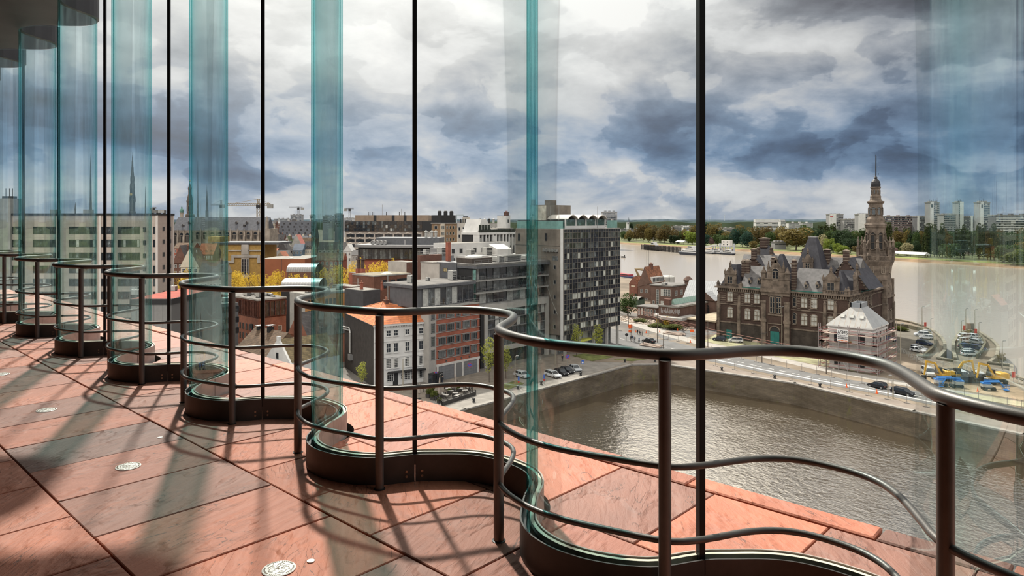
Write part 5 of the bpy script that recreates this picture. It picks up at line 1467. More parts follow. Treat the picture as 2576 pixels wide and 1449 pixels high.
def cathedral():
    r,k,z = spire('cathedral_tower', 'tall lacy cathedral spire seen through the second broad glass fold', 333.5, 890, [(7.4,545),(7.2,532),(6.2,531),(6.0,502),(5.2,500),(5.0,470),(4.6,468),(4.2,450),(3.6,448),(3.4,436),(2.9,434),(2.3,420),(2.0,419),(1.7,406),(1.2,404),(.8,394),(.3,390),(.2,383),(0,382)], M_TOWERG)
    for q0,q1,wd in ((500,528,6.0),(470,497,5.1)):
        for a in range(8):
            an = a*PI/4; rr = wd*k*1.05*math.cos(R(22.5))
            o = win_mesh(1.6,z(q0)-z(q1)-2.5,2,2,.2,.15,.2,None,.8).build('belfry_opening', [M_TOWERG, M_DARK], r); o.location = (rr*math.cos(an), rr*math.sin(an), z(q1)); o.rotation_euler[2] = an
    for i in range(8):
        a = PI/4*(i+.5)
        for q0,q1,wd in ((500,488,6.2),(468,460,5.0),(448,441,4.0)):
            x,y = wd*k*math.cos(a), wd*k*math.sin(a)
            MB().lathe([(.55,z(q0)-4),(.5,z(q0)),(0,z(q1))],5,(x,y,0)).build('pinnacle', M_TOWERG, r)
    m = MB()
    c = MB().lathe([(0,0),(1.7,0),(1.7,.1),(0,.1)],16); M_ = Matrix.Rotation(PI/2,4,'X'); c.v=[tuple(M_@Vector(v)) for v in c.v]
    c.v = [(x,y-6*k-.35,zz+z(489)) for x,y,zz in c.v]; c.build('clock_face', mat('gold_clock',(.42,.30,.10),.5,.4,0), r)
cathedral()
r,k,z = spire('slim_spire_ghost', 'slim dark reflected image of the cathedral spire in the third broad glass fold', 521, 640, [(3.6,552),(3.4,530),(2.6,528),(2.6,512),(2.0,510),(1.7,494),(1.2,492),(.9,482),(.4,476),(.2,464),(0,462)], M_TOWERG)  # the cathedral's reflection in the glass, added as a solid spire
r,k,z = spire('needle_spire_ghost', 'needle-thin dark ghost of a spire at the left edge of the third glass fold', 498, 800, [(1.7,552),(1.5,530),(1.1,500),(.9,470),(.6,440),(.3,405),(0,400)], M_TOWERG)  # ghost image in the glass, built as a spire
r,k,z = spire('thin_spire_ghost', 'thin dark reflected image of the cathedral spire inside the narrow glass fold above the beige slab', 228.5, 860, [(3.2,548),(3,530),(2.2,500),(1.8,460),(1.2,420),(.6,400),(0,384)], M_TOWERG)  # mirrored cathedral in the fold, added as its own spire
r,k,z = spire('pointed_turret', 'short pointed turret just above the beige slab roof in the narrow fold', 190, 600, [(1.6,545),(1.6,530),(2.2,526),(1.2,518),(.3,510),(0,509)], M_TOWERG)
r,k,z = spire('roof_turret', 'thin spirelet beyond the beige slab roof right of the cathedral spire', 366.5, 700, [(1.6,548),(1.4,520),(.9,490),(.4,470),(0,468)], M_TOWERG)

def deco_hall():
    b = Bld('yellow_hall', 'yellow brick art deco hall with grey stone bands and three tall slit windows', 'building', 703, 347, 540, 712, 611, yaw=YAW)
    w,h = b.w,b.h; d = 20; wd = b.uB(662)
    MB().box(-w,-wd,0,d,0,h-.8).build('walls', M_YBRICK, b.root)
    MB().box(-w-.6,0,-.8,d,h-.8,h+.3).build('flat_roof', lines_mat('lead_roof', (0.080,0.083,0.090),(.1,.1,.11),1.2,.08,'x',.6,.1,.1), b.root)
    st = mat('grey_deco_stone',(.36,.33,.29),.9,0,.12,.3)
    Z = lambda py: b.z('B',618,py); U = b.uB
    for a,c,y0,y1,o in ((608,628,611,700,.5),(575,662,629,632,.5),(590,648,641,648,.7),(583,590,641,662,.5),(648,655,641,662,.5),(566,590,656,662,.55),(648,664,656,662,.55)):
        b.fbox('stone_band', 'B', U(c), U(a), Z(y1), Z(y0), o, st)
    b.fbox('stone_block', 'B', U(626), U(610), Z(640), Z(612), .75, st)
    for px in (612,618,624.5): b.windows('B', [(U(px), Z(690))], .75, Z(652)-Z(690), 1, 5, M_GFRAME, [M_GLZ], f=.06, out=.08)[0].location.y = -.5
    q = MB(); u = U(545); q.box(-w+1,-u-6,4,d-4,h,h+3); q.build('upper_block', M_YBRICK, b.root)
deco_hall()

def meat_hall():
    b = Bld('great_slate_hall', 'huge steep slate roof with rows of tiny dormers above dark brick walls', 'hall', 790, 640, 699, 800, 601, yaw=YAW)
    w,h = b.w,b.h; d = 16
    MB().box(-w,0,0,d,0,h).build('walls', M_BRICKB, b.root)
    zr = b.z('B',745,557); P = MB().gable(-w,0,0,d,h,zr-h,'x',0,.3); P.build('slate_roof', M_SLATE, b.root)
    for row,(py,n,off) in enumerate(((561,6,0),(569,6,.5),(577,6,0),(585,6,.5))):
        z = b.z('B',745,py+3); k = (z-h)/(zr-h)*d/2
        for i in range(n):
            u = w*(i+.35+off*.5)/n; m = MB(); m.box(-u-.4,-u+.4,k-.5,k+.9,z-.1,z+.75); m.gable(-u-.55,-u+.55,k-.7,k+1.3,z+.75,.7,'y'); m.build('roof_vent', M_TILED, b.root)
    for i in range(5):
        u = w*(i+.6)/5.3; m = MB(); m.box(-u-.8,-u+.8,-.1,1.6,h-.2,h+3.0,0); m.gable(-u-1,-u+1,-.15,2.6,h+3.0,1.7,'y',0); o = m.build('stepped_dormer', M_CREAM, b.root)
        o2 = win_mesh(.9,1.8,1,2,.1,.1,.1).build('window',[M_CREAM,M_GLZ],o); o2.location = (-u,-.12,h+.6); o2.rotation_euler[2] = -PI/2
    for i in range(7): b.windows('B', [(w*(i+.5)/7, h-6.5)], 1.6, 4.2, 2, 2, M_BRICKB, [M_GLZ], f=.15, out=.25)
    m = MB(); m.box(-w-1.6,-w+.6,-1,1.5,0,h+6); m.lathe([(1.5,h+6),(0,h+14)],8,(-w-.5,.2,0)); m.build('corner_turret', M_BRICKB, b.root)
meat_hall()

# ---- houses of the old quarter: each a plain gabled house with windows, chimney and its own colours
def house(name, label, px, Y, pxl, pxr, py_eave, rise, wall, roof, axis='x', wins=(3,2), yaw=YAW, d=9, fm=None, chim=True, dormer=0, gm=None, ov=.3, walls_mg=None):
    b = Bld(name, label, 'house', px, Y, pxl, pxr, py_eave, yaw=yaw)
    if pxr is None: b.d = d
    w,h = b.w,b.h
    MB().box(-w,0,0,b.d,0,h).build('walls', wall, b.root)
    mb = MB().gable(-w,0,0,b.d,h,rise,axis,0,ov,1); mb.build('roof', [roof, wall], b.root)
    nc, nr = wins
    ww = min(1.3, w/nc*.5)
    if nc: b.windows('B', [(w*(i+.5)/nc, h-2.3-j*3.1) for i in range(nc) for j in range(nr)], ww, 1.6, 2, 2, fm or M_WFRAME, gm or [M_GLZ], f=.1, mull=.07)
    if axis == 'y' and nc: b.windows('B', [(w*.5, h+.2)], ww*.9, 1.3, 2, 1, fm or M_WFRAME, [M_GLZ], f=.1)
    if yaw != YAW: 
        na = max(1,int(b.d/2.6)); b.windows('A', [(b.d*(i+.5)/na, h-2.3-j*3.1) for i in range(na) for j in range(nr)], min(1.3,b.d/na*.5), 1.6, 2, 2, fm or M_WFRAME, gm or [M_GLZ], f=.1)
    if chim: chimney(b, (-w*.25, b.d*.5, h+rise*.75), (.7,.7,1.6), M_BRICKB, 2)
    for i in range(dormer):
        m = MB(); u = w*(i+.5)/dormer; m.box(-u-.6,-u+.6,b.d*.12,b.d*.4,h+.3,h+1.7,0); m.gable(-u-.75,-u+.75,b.d*.08,b.d*.45,h+1.7,.7,'y',1); o = m.build('dormer',[M_CREAM, roof], b.root)
        o2 = win_mesh(.7,.9,1,1,.08,.06,.06).build('window',[M_WFRAME,M_GLZ],o); o2.location=(-u,b.d*.12-.01,h+.55); o2.rotation_euler[2]=-PI/2
    return b
def old_quarter():
    roofw = [M_TILED, M_SLATE, M_TILEB]
    house('gabled_house', 'grey-fronted house with pink-edged steep gable in the old quarter', 761, 470, 731, None, 622, 8.5, M_GREYR, mat('pink_verge_tiles',(.42,.15,.12),.9,0,.1,.5), 'y', (4,4), chim=False)
    house('blue_house', 'small blue house with a dark blue roof and two skylights', 761, 440, 737, None, 630, 4.2, mat('blue_render',(.13,.185,.235),.9,0,.08,.3), mat('blue_slate',(.085,.105,.14),.6,0,.12,.4), 'x', (3,2), chim=False)
    house('cream_mansard_house', 'cream house with a black mansard roof and round dormers', 784, 445, 765, None, 627, 5.0, M_CREAM, M_TILED, 'x', (4,2), dormer=3)
    house('green_roof_house', 'house with a mossy green pointed roof in the old quarter', 733, 500, 712, None, 622, 8.0, M_GREYR, mat('mossy_green_roof',(.085,.105,.05),.9,0,.2,.4), 'y', (3,3))
    house('dark_roof_house', 'long brown-roofed house behind the yellow hall roof', 697, 455, 672, None, 632, 5.8, M_BRICKB, M_TILEB, 'x', (4,2))
    house('black_gable_house', 'black gabled house left of the mossy green roof', 724, 430, 694, None, 633, 7.0, M_TILED, M_TILED, 'y', (2,2))
    house('skylight_house', 'grey house with two bright skylights before the black gable', 722, 385, 684, None, 645, 3.2, M_GREYR, M_TILED, 'x', (4,1), chim=False)
    house('red_roof_house', 'low house with a flat red tiled roof right of the yellow hall', 694, 400, 668, None, 636, 2.4, M_BRICKB, M_TILER, 'x', (3,1))
    house('orange_hip_house', 'tiny orange tiled roof among grey gables', 713, 374, 697, None, 647, 3.0, M_GREYR, M_TILER, 'y', (2,1), chim=False)
    house('dormer_house', 'brick house with two pale stepped dormers under the great slate roof', 713, 560, 688, None, 606, 5.5, M_BRICKB, M_TILED, 'x', (5,2), dormer=2)
    house('brown_brick_house', 'brown brick house with a steep roof left of the great slate hall', 700, 590, 676, None, 598, 6.0, M_BRICKB, M_TILEB, 'y', (2,3))
    house('slate_row_house', 'row house with blue-grey slate below the great slate hall', 786, 560, 727, None, 607, 4.4, M_BRICKB, M_SLATE, 'x', (7,1), dormer=3)
    house('brown_roof_house', 'house with a wide brown roof right of the pink-edged gable', 790, 505, 757, None, 616, 5.2, M_BRICKB, M_TILEB, 'x', (5,2))
    house('white_flat_house', 'small white flat-roofed house with dark square windows before the cream mansard', 793, 395, 757, None, 645, .6, M_WHITEP, M_ROOFL, 'x', (5,2), chim=False)
    house('navy_shop', 'dark navy house with one white framed window behind the brick hall', 793, 360, 767, None, 652, .8, mat('navy_render',(.03,.035,.05),.8,0,.1,.5), M_ROOFG, 'x', (2,1), chim=False)
    house('tall_gable_house', 'narrow dark tiled house under the church wall at the left', 470, 330, 437, None, 662, 8.5, M_BRICKB, M_TILED, 'y', (3,2))
    house('cream_gable_house', 'cream gable beside the dark tiled house at the left', 500, 300, 455, None, 672, 8.0, M_CREAM, M_TILEB, 'y', (3,2), chim=False)
    house('brick_row_house', 'brick row house with pale windows below the gothic church', 486, 380, 438, None, 625, 3.0, M_BRICKR, M_TILEB, 'x', (6,3))
    house('mansard_house', 'house with a dark red mansard roof in the third glass fold', 536, 322, 498, None, 640, 5.0, M_BRICKB, M_TILER, 'x', (6,2), dormer=3)
    house('grey_roof_house', 'grey house with a pitched roof low in the third glass fold', 560, 280, 500, None, 690, 5.0, M_GREYR, M_TILED, 'x', (5,2))
    house('white_step_house', 'white stepped-gable house at the right edge of the fourth glass fold', 884, 390, 866, None, 632, 4.0, M_WHITEP, M_WHITEP, 'y', (2,2), chim=False)
    house('dark_low_house', 'low house with a dark hipped roof right of the white stepped house', 915, 380, 885, None, 642, 2.6, M_GREYR, M_TILED, 'x', (4,1), chim=False)
    house('fold_house', 'grey house behind the fourth glass fold', 866, 430, 800, None, 628, 4.5, M_GREYR, M_TILED, 'x', (6,3))
    house('fold_brick_house', 'brick house low behind the fourth glass fold', 862, 330, 795, None, 655, 3.5, M_BRICKR, M_TILEB, 'x', (6,2))
old_quarter()

def brick_hall():
    b = Bld('brick_hall', 'windowless red brown brick hall with a flat roof behind yellow trees', 'building', 767, 318, 655, 775, 652, yaw=YAW)
    w,h = b.w,b.h; d=24
    MB().box(-w,0,0,d,0,h).build('walls', mat('red_brown_wall',(.265,.095,.048),.9,0,.10,.12), b.root)
    MB().box(-w,0,0,d,h,h+.12).build('roof', M_ROOFL, b.root); m = MB(); m.ball((-8,6,h),1.0,sq=(1,1,.5)); m.build('dome_light', M_AC, b.root)
    u = b.uB(716); m = MB(); m.box(-u-1.5,-u-1.2,-.05,.1,0,h); m.build('downpipe', M_BRICKB, b.root)
    return b
brick_hall()
def vault(name, label, px, Y, pxl, py_top, rise, m, wallm, d):
    b = Bld(name, label, 'building', px, Y, pxl, None, py_top, yaw=YAW)
    h = b.h-rise; w = b.w
    MB().box(-w,0,0,d,0,h).build('walls', wallm, b.root)
    mb = MB(); n = 14
    for i in range(n):
        a0,a1 = PI*i/n, PI*(i+1)/n
        y0,z0 = d/2-d/2*math.cos(a0), h+rise*math.sin(a0); y1,z1 = d/2-d/2*math.cos(a1), h+rise*math.sin(a1)
        mb.add([(-w-.3,y0,z0),(.3,y0,z0),(.3,y1,z1),(-w-.3,y1,z1)], [(0,1,2,3)])
    for x in (-w,0): mb.add([(x,d/2-d/2*math.cos(PI*i/n),h+rise*math.sin(PI*i/n)) for i in range(n+1)], [tuple(range(n+1))], 1)
    mb.build('vaulted_roof', [m, M_DARK], b.root); return b
M_RIB = lines_mat('ribbed_metal_roof', (0.216,0.207,0.201), (.33,.32,.31), 1.0, .14, 'x', .45, .2, .06)
vault('vaulted_shed', 'silver barrel-vaulted roof beside the red brown brick hall', 792, 300, 722, 665, 3.4, M_RIB, M_BRICKB, 12)
vault('grey_vaulted_shed', 'grey barrel-vaulted roof just above the handrail', 800, 235, 708, 703, 2.8, M_RIB, M_DARK, 11)

def corten_house():
    b = Bld('rusty_top_house', 'old brick warehouse with a rust-coloured glazed storey on top', 'building', 650, 205, 540, 720, 757)
    w,d,h = b.w,b.d,b.h
    br = brick_mat('warehouse_brick',(.29,.12,.075),(.23,.09,.06),(.2,.13,.1),1.0); rust = mat('rusty_steel',(.115,.045,.03),.75,.2,.25,1)
    zc = b.z('A',650,802)
    MB().box(-w,0,0,d,0,zc).build('walls', br, b.root)
    MB().box(-w,.02,-.02,d,zc,h).build('rusty_storey', rust, b.root)
    MB().box(-w-.1,.25,-.25,d+.1,h,h+.5).build('roof_edge', M_CONCG, b.root); MB().box(-w+.3,-.2,.2,d-.3,h+.5,h+.56).build('roof', M_ROOFG, b.root)
    o = band(b,'window_band','A',.2,d-.2,zc+.4,h-.4,5,rust,[M_GLZ],out=.35,seed=1,mull=.3); o = band(b,'window_band','B',.2,min(w,16),zc+.4,h-.4,16,rust,[M_GLZ,rust],[1,3],out=.3,seed=3,mull=.25)
    za,zb2 = b.z('A',690,826), b.z('A',690,847)
    for px in (660,682,704): b.windows('A',[(b.uA(px),za-1.0),(b.uA(px),zb2-1.2)],1.3,1.7,2,2,M_WFRAME,[M_GLZ,M_MID],f=.08)
    for i in range(6): b.windows('B',[(1.4+i*2.0,za-.6),(1.4+i*2.0,zb2-1.0)],.8,1.7,1,2,M_DFRAME,[M_GLZ],f=.08,arch=.2)
    u = b.uB(634); b.fbox('banner','B',u-.6,u+.6,zb2-1.5,za+1.5,.25,M_DARK)
    m = MB(); rnd = random.Random(4)
    for i in range(7): m.box(-u-.3+rnd.uniform(-.15,.2),-u+.15+rnd.uniform(0,.2),-.30,-.26,zb2-1.1+i*.55,zb2-.8+i*.55)
    m.build('banner_print', mat('red_print',(.42,.03,.03),.7,0,0), b.root)
    for (x,y,s) in ((-4,2.5,(2,1.6,2.4)),(-8,4,(1.6,1.6,1.2)),(-11,2,(2.2,1.5,1.4)),(-6,6,(1.4,1.4,.9)),(-14,4,(2,2,1.6)),(-2,6,(.6,.6,.5))): ac_box(b,(x,y,h+.56),s)
    m = MB(); m.tube([(-16,3,h+1.2),(-9,3,h+1.2),(-9,6,h+1.2),(-3,6,h+1.2)],.35,8); m.build('roof_duct', M_LAMP, b.root)
corten_house()
def dark_step_house():
    b = Bld('stepped_dark_house', 'dark grey house with a long glass roof light inside the third glass fold', 'house', 560, 190, 515, 600, 765)
    w,d,h = b.w,b.d,b.h
    MB().box(-w,0,0,d,0,h).build('walls', M_ZINC, b.root); MB().box(-w,0,0,d,h,h+.1).build('roof', M_ROOFG, b.root)
    b.windows('A',[(d*(i+.5)/4,h-2.4-j*3) for i in range(4) for j in range(3)],1.4,1.6,2,1,M_DFRAME,[M_GLZ]); b.windows('B',[(w*(i+.5)/3,h-2.4-j*3) for i in range(3) for j in range(3)],1.4,1.6,2,1,M_DFRAME,[M_GLZ])
    ac_box(b,(-4,3,h+.1),(2,2,1.2))
dark_step_house()
def gabled_row():
    b = Bld('white_gable_house', 'small house with a white gable and a mossy brown tiled roof at the parapet', 'house', 731, 160, 671, 790, 914)
    w,h = b.w,b.h; d = 13
    MB().box(-w,0,0,d,0,h).build('walls', M_WHITEP, b.root)
    xm = -w/2; za = b.z('B',697,853)
    MB().gable(-w,0,.35,d,h,za-h,'y',0,.0).build('tiled_roof', lines_mat('mossy_tiles',(.135,.10,.05),(.085,.065,.04),.34,.2,'z',.95,0,.3), b.root)
    m = MB(); P = [(-w-.3,-.1,h-.3),(.3,-.1,h-.3),(xm,-.1,za+.25)]; m.add(P+[(x,y+.5,z) for x,y,z in P],[(0,1,2),(3,5,4),(0,2,5,3),(1,4,5,2),(0,3,4,1)]); m.box(xm-.55,xm+.55,-.15,.5,za-.3,za+.7); m.build('white_gable', M_WHITEP, b.root)
    o = b.windows('B',[(w/2+.15,h+.35)],.9,1.35,2,1,M_DFRAME,[M_GLZ],f=.1)[0]; o.location.y = -.12
    b2 = Bld('ridge_house', 'house with a dark brown tiled roof and two black chimneys left of the white gable', 'house', 672, 172, 596, 690, 897)
    w,h = b2.w,b2.h; d=11
    MB().box(-w,0,0,d,0,h).build('walls', M_BRICKB, b2.root)
    MB().gable(-w,0,0,d,h,b2.z('B',640,846)-h+1,'x',0,.3).build('tiled_roof', M_TILEB, b2.root)
    for px in (606,632):
        u = b2.uB(px); m = MB(); zz = b2.z('B',px,838)+1.0; m.box(-u-.6,-u+.6,4.6,6.0,h+1,zz,0); m.box(-u-.85,-u+.85,4.3,6.3,zz+.35,zz+.5,1)
        for q in (-.5,.5): m.box(-u+q-.08,-u+q+.08,5.2,5.4,zz,zz+.4,0)
        m.build('black_chimney',[M_DARK,M_LAMP],b2.root)
    b3 = Bld('steep_roof_house', 'brick gable house with a steep dark roof between warehouse and orange house', 'house', 776, 178, 727, 800, 850)
    w,h = b3.w,b3.h; d=12
    MB().box(-w,0,0,d,0,h).build('walls', brick_mat('warehouse_brick',(.3,.12,.07),(.24,.09,.06),(.2,.13,.1)), b3.root)
    MB().gable(-w,0,0,d,h,b3.z('B',752,786)-h,'y',0,.25,1).build('tiled_roof',[M_TILED,MATS['warehouse_brick']],b3.root)
    b3.windows('B',[(w*.5,h+2.4)],.6,1.0,1,1,M_DFRAME,[M_GLZ]); b3.windows('B',[(w*.3,h-2),(w*.7,h-2)],.9,1.4,2,2,M_WFRAME,[M_GLZ])
    k = MB(); k.box(-.8,.8,-.5,.5,0,.12); o = k.build('skylight', M_LAMP, b3.root); o.location = (-w*.83,4,h+2.2); o.rotation_euler=(0,-R(50),0)
gabled_row()
def orange_house():
    b = Bld('orange_house', 'orange rendered apartment house with small dark windows', 'house', 768, 192, 730, 884, 744)
    w,d,h = b.w,b.d,b.h
    MB().box(-w,0,0,d,0,h).build('walls', M_ORANGE, b.root); MB().box(-w-.1,.2,-.1,d,h,h+.5).build('roof_edge', M_GREYR, b.root); MB().box(-w+.3,-.2,.3,d-.2,h+.5,h+.56).build('roof', M_ROOFL, b.root)
    b.fbox('grey_wall','B',0,w,0,h,.1,M_GREYR)
    for k in range(4): b.windows('A',[(b.uA(px),h-3.0-k*2.9) for px in (777,786,822,832,842,872)],.9,1.6,1,1,M_DFRAME,[M_GLZ])
    for px in (790,836,868): ac_box(b,(-3,b.uA(px),h+.56),(1.6,1.3,1.1))
    b2 = Bld('brown_flat_house', 'dark brown brick house with a balcony beside the orange house', 'house', 884, 203.5, 868, 914, 722)
    w,d,h = b2.w,b2.d,b2.h
    MB().box(-10,0,0,d,0,h).build('walls', brick_mat('dark_red_brick',(.125,.062,.052),(.10,.05,.043),(.1,.07,.06)), b2.root); MB().box(-9.8,-.2,.2,d-.2,h,h+.08).build('roof', M_ROOFL, b2.root)
    for k in range(3): b2.windows('A',[(d*.55,h-3.2-k*3.2)],2.2,1.7,3,1,M_GFRAME,[M_MID,M_BLIND])
    MB().box(0,1.1,d*.3,d*.85,h-5.9,h-5.7).build('balcony_slab', M_CONCG, b2.root); rail_fence(b2,'balcony_rail','A',d*.3,d*.85,h-5.7,1.0,1.05,M_LAMP,.8)
    rail_fence(b2,'roof_rail','A',-6,d,h,1.1,-.3,M_AC,2.0)
    m = MB(); m.tube([(-1,d-1,h),(-1,d-1,h+2.4)],.04,4); m.tube([(-1.5,d-1,h),(-1.5,d-1,h+2.4)],.04,4)
    for i in range(6): m.tube([(-1,d-1,h+.4*i),(-1.5,d-1,h+.4*i)],.03,4)
    m.build('ladder', M_AC, b2.root)
    b3 = Bld('black_wall_house', 'low house with a plain black side wall behind the white house', 'house', 914, 190, 905, 957, 732)
    MB().box(-9,0,0,b3.d,0,b3.h).build('walls', mat('black_render',(.062,.06,.062),.85,0,.12,.4), b3.root); MB().box(-8.8,-.2,.2,b3.d-.2,b3.h,b3.h+.1).build('roof', M_ROOFL, b3.root)
    chimney(b3,(-3,1.5,b3.h),(.7,.7,1.8),M_BRICKR,1); chimney(b3,(-3,8.5,b3.h),(.6,.6,1.3),M_BRICKR,1)
orange_house()
def red_old_block():
    b = Bld('chimney_house', 'red brick house with two tall paired chimneys before the yellow trees', 'house', 925, 235, 877, 941, 690)
    w,h = b.w,b.h; d=b.d
    MB().box(-w,0,0,d,0,h).build('walls', M_BRICKR, b.root); MB().box(-w+.2,-.2,.2,d,h,h+.1).build('roof', M_ROOFL, b.root)
    for px in (899,909):
        u=b.uB(px); m=MB(); zz=b.z('B',px,676); m.box(-u-.75,-u+.75,-.15,1.2,0,zz,0); m.box(-u-.45,-u+.45,.1,1.0,zz,zz+3.0,1); m.box(-u-.9,-u+.9,0,1.1,zz+3.0,zz+3.25,1)
        for q in (-.3,.3): m.lathe([(.2,0),(.16,1.0),(.22,1.1),(0,1.15)],7,(-u+q,.5,zz+3.25),1)
        m.tube([(-u,.5,zz+3),(-u,.5,zz+7)],.04,4,1); m.build('tall_chimney',[M_BRICKR,mat('sooty_brick',(.09,.06,.05),.95,0,.2,1)],b.root)
    b.windows('A',[(d*.5,h-3)],1.2,1.8,2,2,M_WFRAME,[M_GLZ])
    b2 = Bld('brick_flats', 'brown red brick flats with a gravel roof and white downpipe', 'house', 941, 222, 925, 1033, 694)
    w,d,h=b2.w,b2.d,b2.h
    MB().box(-12,0,0,d,0,h).build('walls', brick_mat('flats_brick',(.20,.085,.055),(.165,.07,.048),(.15,.1,.075)), b2.root); MB().box(-11.8,-.2,.2,d,h,h+.1).build('roof', mat('gravel_roof', (0.205,0.180,0.130),.95,0,.15,.5), b2.root); MB().box(-12,.12,-.1,d,h-.3,h+.05).build('coping', M_CONCG, b2.root)
    b2.windows('A',[(b2.uA(px),h-4.2) for px in (966,988)],1.9,2.6,2,2,M_DFRAME,[M_GLZ]); o=band(b2,'window_band','A',b2.uA(999),b2.uA(1030),h-4.2,h-1.5,5,M_DFRAME,[M_GLZ],seed=2)
    MB().tube([(.2,b2.uA(975),h),(.2,b2.uA(975),0)],.14,6).build('downpipe', M_AC, b2.root)
    m=MB(); m.hip(-4,-1,b2.uA(985)-1.5,b2.uA(985)+1.5,h+.1,.7,1.2); m.build('skylight', M_BLIND, b2.root)
    b3 = Bld('blank_wall_house', 'house with a blank pale grey gable wall above the brick flats', 'house', 1023, 262, 977, 1056, 661)
    w,d,h=b3.w,b3.d,b3.h
    MB().box(-w,0,0,d,0,h).build('walls', M_BRICKB, b3.root); b3.fbox('pale_gable','B',0,w,0,h+.3,.15,mat('pale_cement',(.42,.385,.34),.9,0,.1,.3)); MB().box(-w,0,0,d,h,h+.2).build('roof', M_ROOFL, b3.root)
    b3.windows('A',[(d*.5,h-2.6)],.9,1.0,1,1,M_DFRAME,[M_GLZ])
    b4 = Bld('pale_party_wall', 'tall pale rendered party wall next to the zinc block', 'house', 1103, 184, 1056, 1105, 664)
    MB().box(-b4.w,0,.3,8,0,b4.h).build('walls', mat('pale_cement',(.42,.385,.34)), b4.root); MB().box(-b4.w-.1,.1,.2,8,b4.h,b4.h+.3).build('coping', M_ROOFL, b4.root)
    MB().box(-b4.w-1.2,-b4.w,.2,8,0,b4.h+2).build('brick_return', M_BRICKB, b4.root)
red_old_block()

# ---- larger modern blocks behind
def black_block():
    b = Bld('black_glass_block', 'broad black glass office block over beige zigzag floors on the skyline', 'office building', 1062, 450, 868, 1098, 557, yaw=YAW)
    w,h=b.w,b.h; d=26
    zz=b.z('B',950,582)
    MB().box(-w,0,0,d,0,zz).build('lower_walls', mat('beige_concrete',(.40,.34,.29),.9,0,.08,.2), b.root)
    fr=mat('bronze_mullion',(.06,.045,.035),.5,.3,0)
    MB().box(-w,9,-.8,d,zz,h).build('upper_walls', M_DARK, b.root)
    n=34
    bm_=glass_dark('bronze_glass',(.045,.036,.03))
    for k in range(3): o=band(b,'window_band','B',0,w,zz+(h-zz)*k/3,zz+(h-zz)*(k+1)/3,n,fr,[bm_,M_GLZ,M_MID,M_BLIND],[9,9,4,1],seed=k); o.location.y=-.82
    o=MB().box(-w,9,.2,d,h,h+.1).build('roof', M_ROOFG, b.root)
    t=b.z('B',950,541); u0,u1=b.uB(1061),b.uB(892)
    MB().box(-u1,-u0+4,2,d-2,h,t).build('plant_storey', M_TAN, b.root)
    for px in (942,988,1018): b.fbox('dark_strip','B',b.uB(px)-.9,b.uB(px)+.9,h,t,-1.9,M_DARK,inn=2.05)
    for px in (922,926,932,936,968,1001,1015): MB().lathe([(.25,0),(.2,2.2),(0,2.3)],6).build('roof_pipe', M_DARK, b.root, loc=(-b.uB(px),6,t))
    for px,py in ((956,514),(1005,525),(958,553)): MB().tube([(-b.uB(px),8,t),(-b.uB(px),8,b.z('B',px,py))],.12,5).build('aerial', M_LAMP, b.root)
    for row,py in enumerate((592,604.5,617,629,641)):
        z0=b.z('B',950,py+4.5)
        for px in range(872,1062,24):
            if b.uB(px+9)<.5: continue
            band(b,'window_band','B',b.uB(px+20),b.uB(px),z0,z0+1.9,6,M_DFRAME,[M_GLZ],out=.1,seed=row)
            if row<4:
                u=b.uB(px+10); q=2.2; m=MB(); m.add([(-u-q,-.05,z0+2.0),(-u+q,-.05,z0+2.0),(-u,-.7,z0+2.5),(-u,-.05,z0+3.4)],[(0,1,2),(1,3,2),(3,0,2)]); m.build('zigzag_panel', mat('pale_zigzag',(.52,.45,.38),.9,0,.05,.5), b.root)
black_block()
def curved_low():
    b = Bld('grey_drum_office', 'low grey office with a curved flat roof and round vents before the beige zigzag floors', 'office building', 1130, 312, 895, 1140, 620, yaw=YAW-.12)
    w,h=b.w,b.h; d=17
    MB().box(-w+2,-1,1,d,0,h-.5).build('walls', M_BRICKR, b.root)
    g=h-5; o=band(b,'window_band','B',1,w-2,g-1.0,g+3.6,30,M_DFRAME,[M_GLZ,M_MID],[2,1],seed=3); 
    MB().box(-w+1,0,.4,d,g-1.0,h-.4).build('glass_storey_core', M_DARK, b.root)
    P=[(-w+w*i/16, -1.2-2.2*math.sin(PI*i/16)) for i in range(17)]+[(1,d),(-w,d)]
    MB().prism(P,h-.5,h+.6).build('curved_roof', mat('zinc_roof_grey',(.21,.205,.205),.6,.1,.08,.3), b.root)
    u0,u1=b.uB(1100),b.uB(939); zt=b.z('B',1000,598)
    P=[(-u1+(u1-u0)*i/12, 4-1.6*math.sin(PI*i/12)) for i in range(13)]+[(-u0,d-2),(-u1,d-2)]
    MB().prism(P,h+.6,zt).build('upper_storey', M_ZINC, b.root)
    for px in (937,947,957,967):
        m=MB(); c=MB().lathe([(1.0,0),(1.0,1.4),(.7,1.4),(.7,1.1),(0,1.1)],12); M_=Matrix.Translation((-b.uB(px),1.5,h+1.6))@Matrix.Rotation(PI/2,4,'X'); c.v=[tuple(M_@Vector(v)) for v in c.v]; c.build('round_vent', M_LAMP, b.root)
    b.fbox('roof_door','B',b.uB(1018),b.uB(1013),h+.6,h+2.9,-2.3,M_LAMP,inn=2.5)
    for px in (1064,1079,1089): MB().lathe([(.6,0),(.6,2.2),(.9,2.4),(.4,3.2),(0,3.3)],10).build('roof_cowl', M_AC, b.root, loc=(-b.uB(px),6,zt))
curved_low()
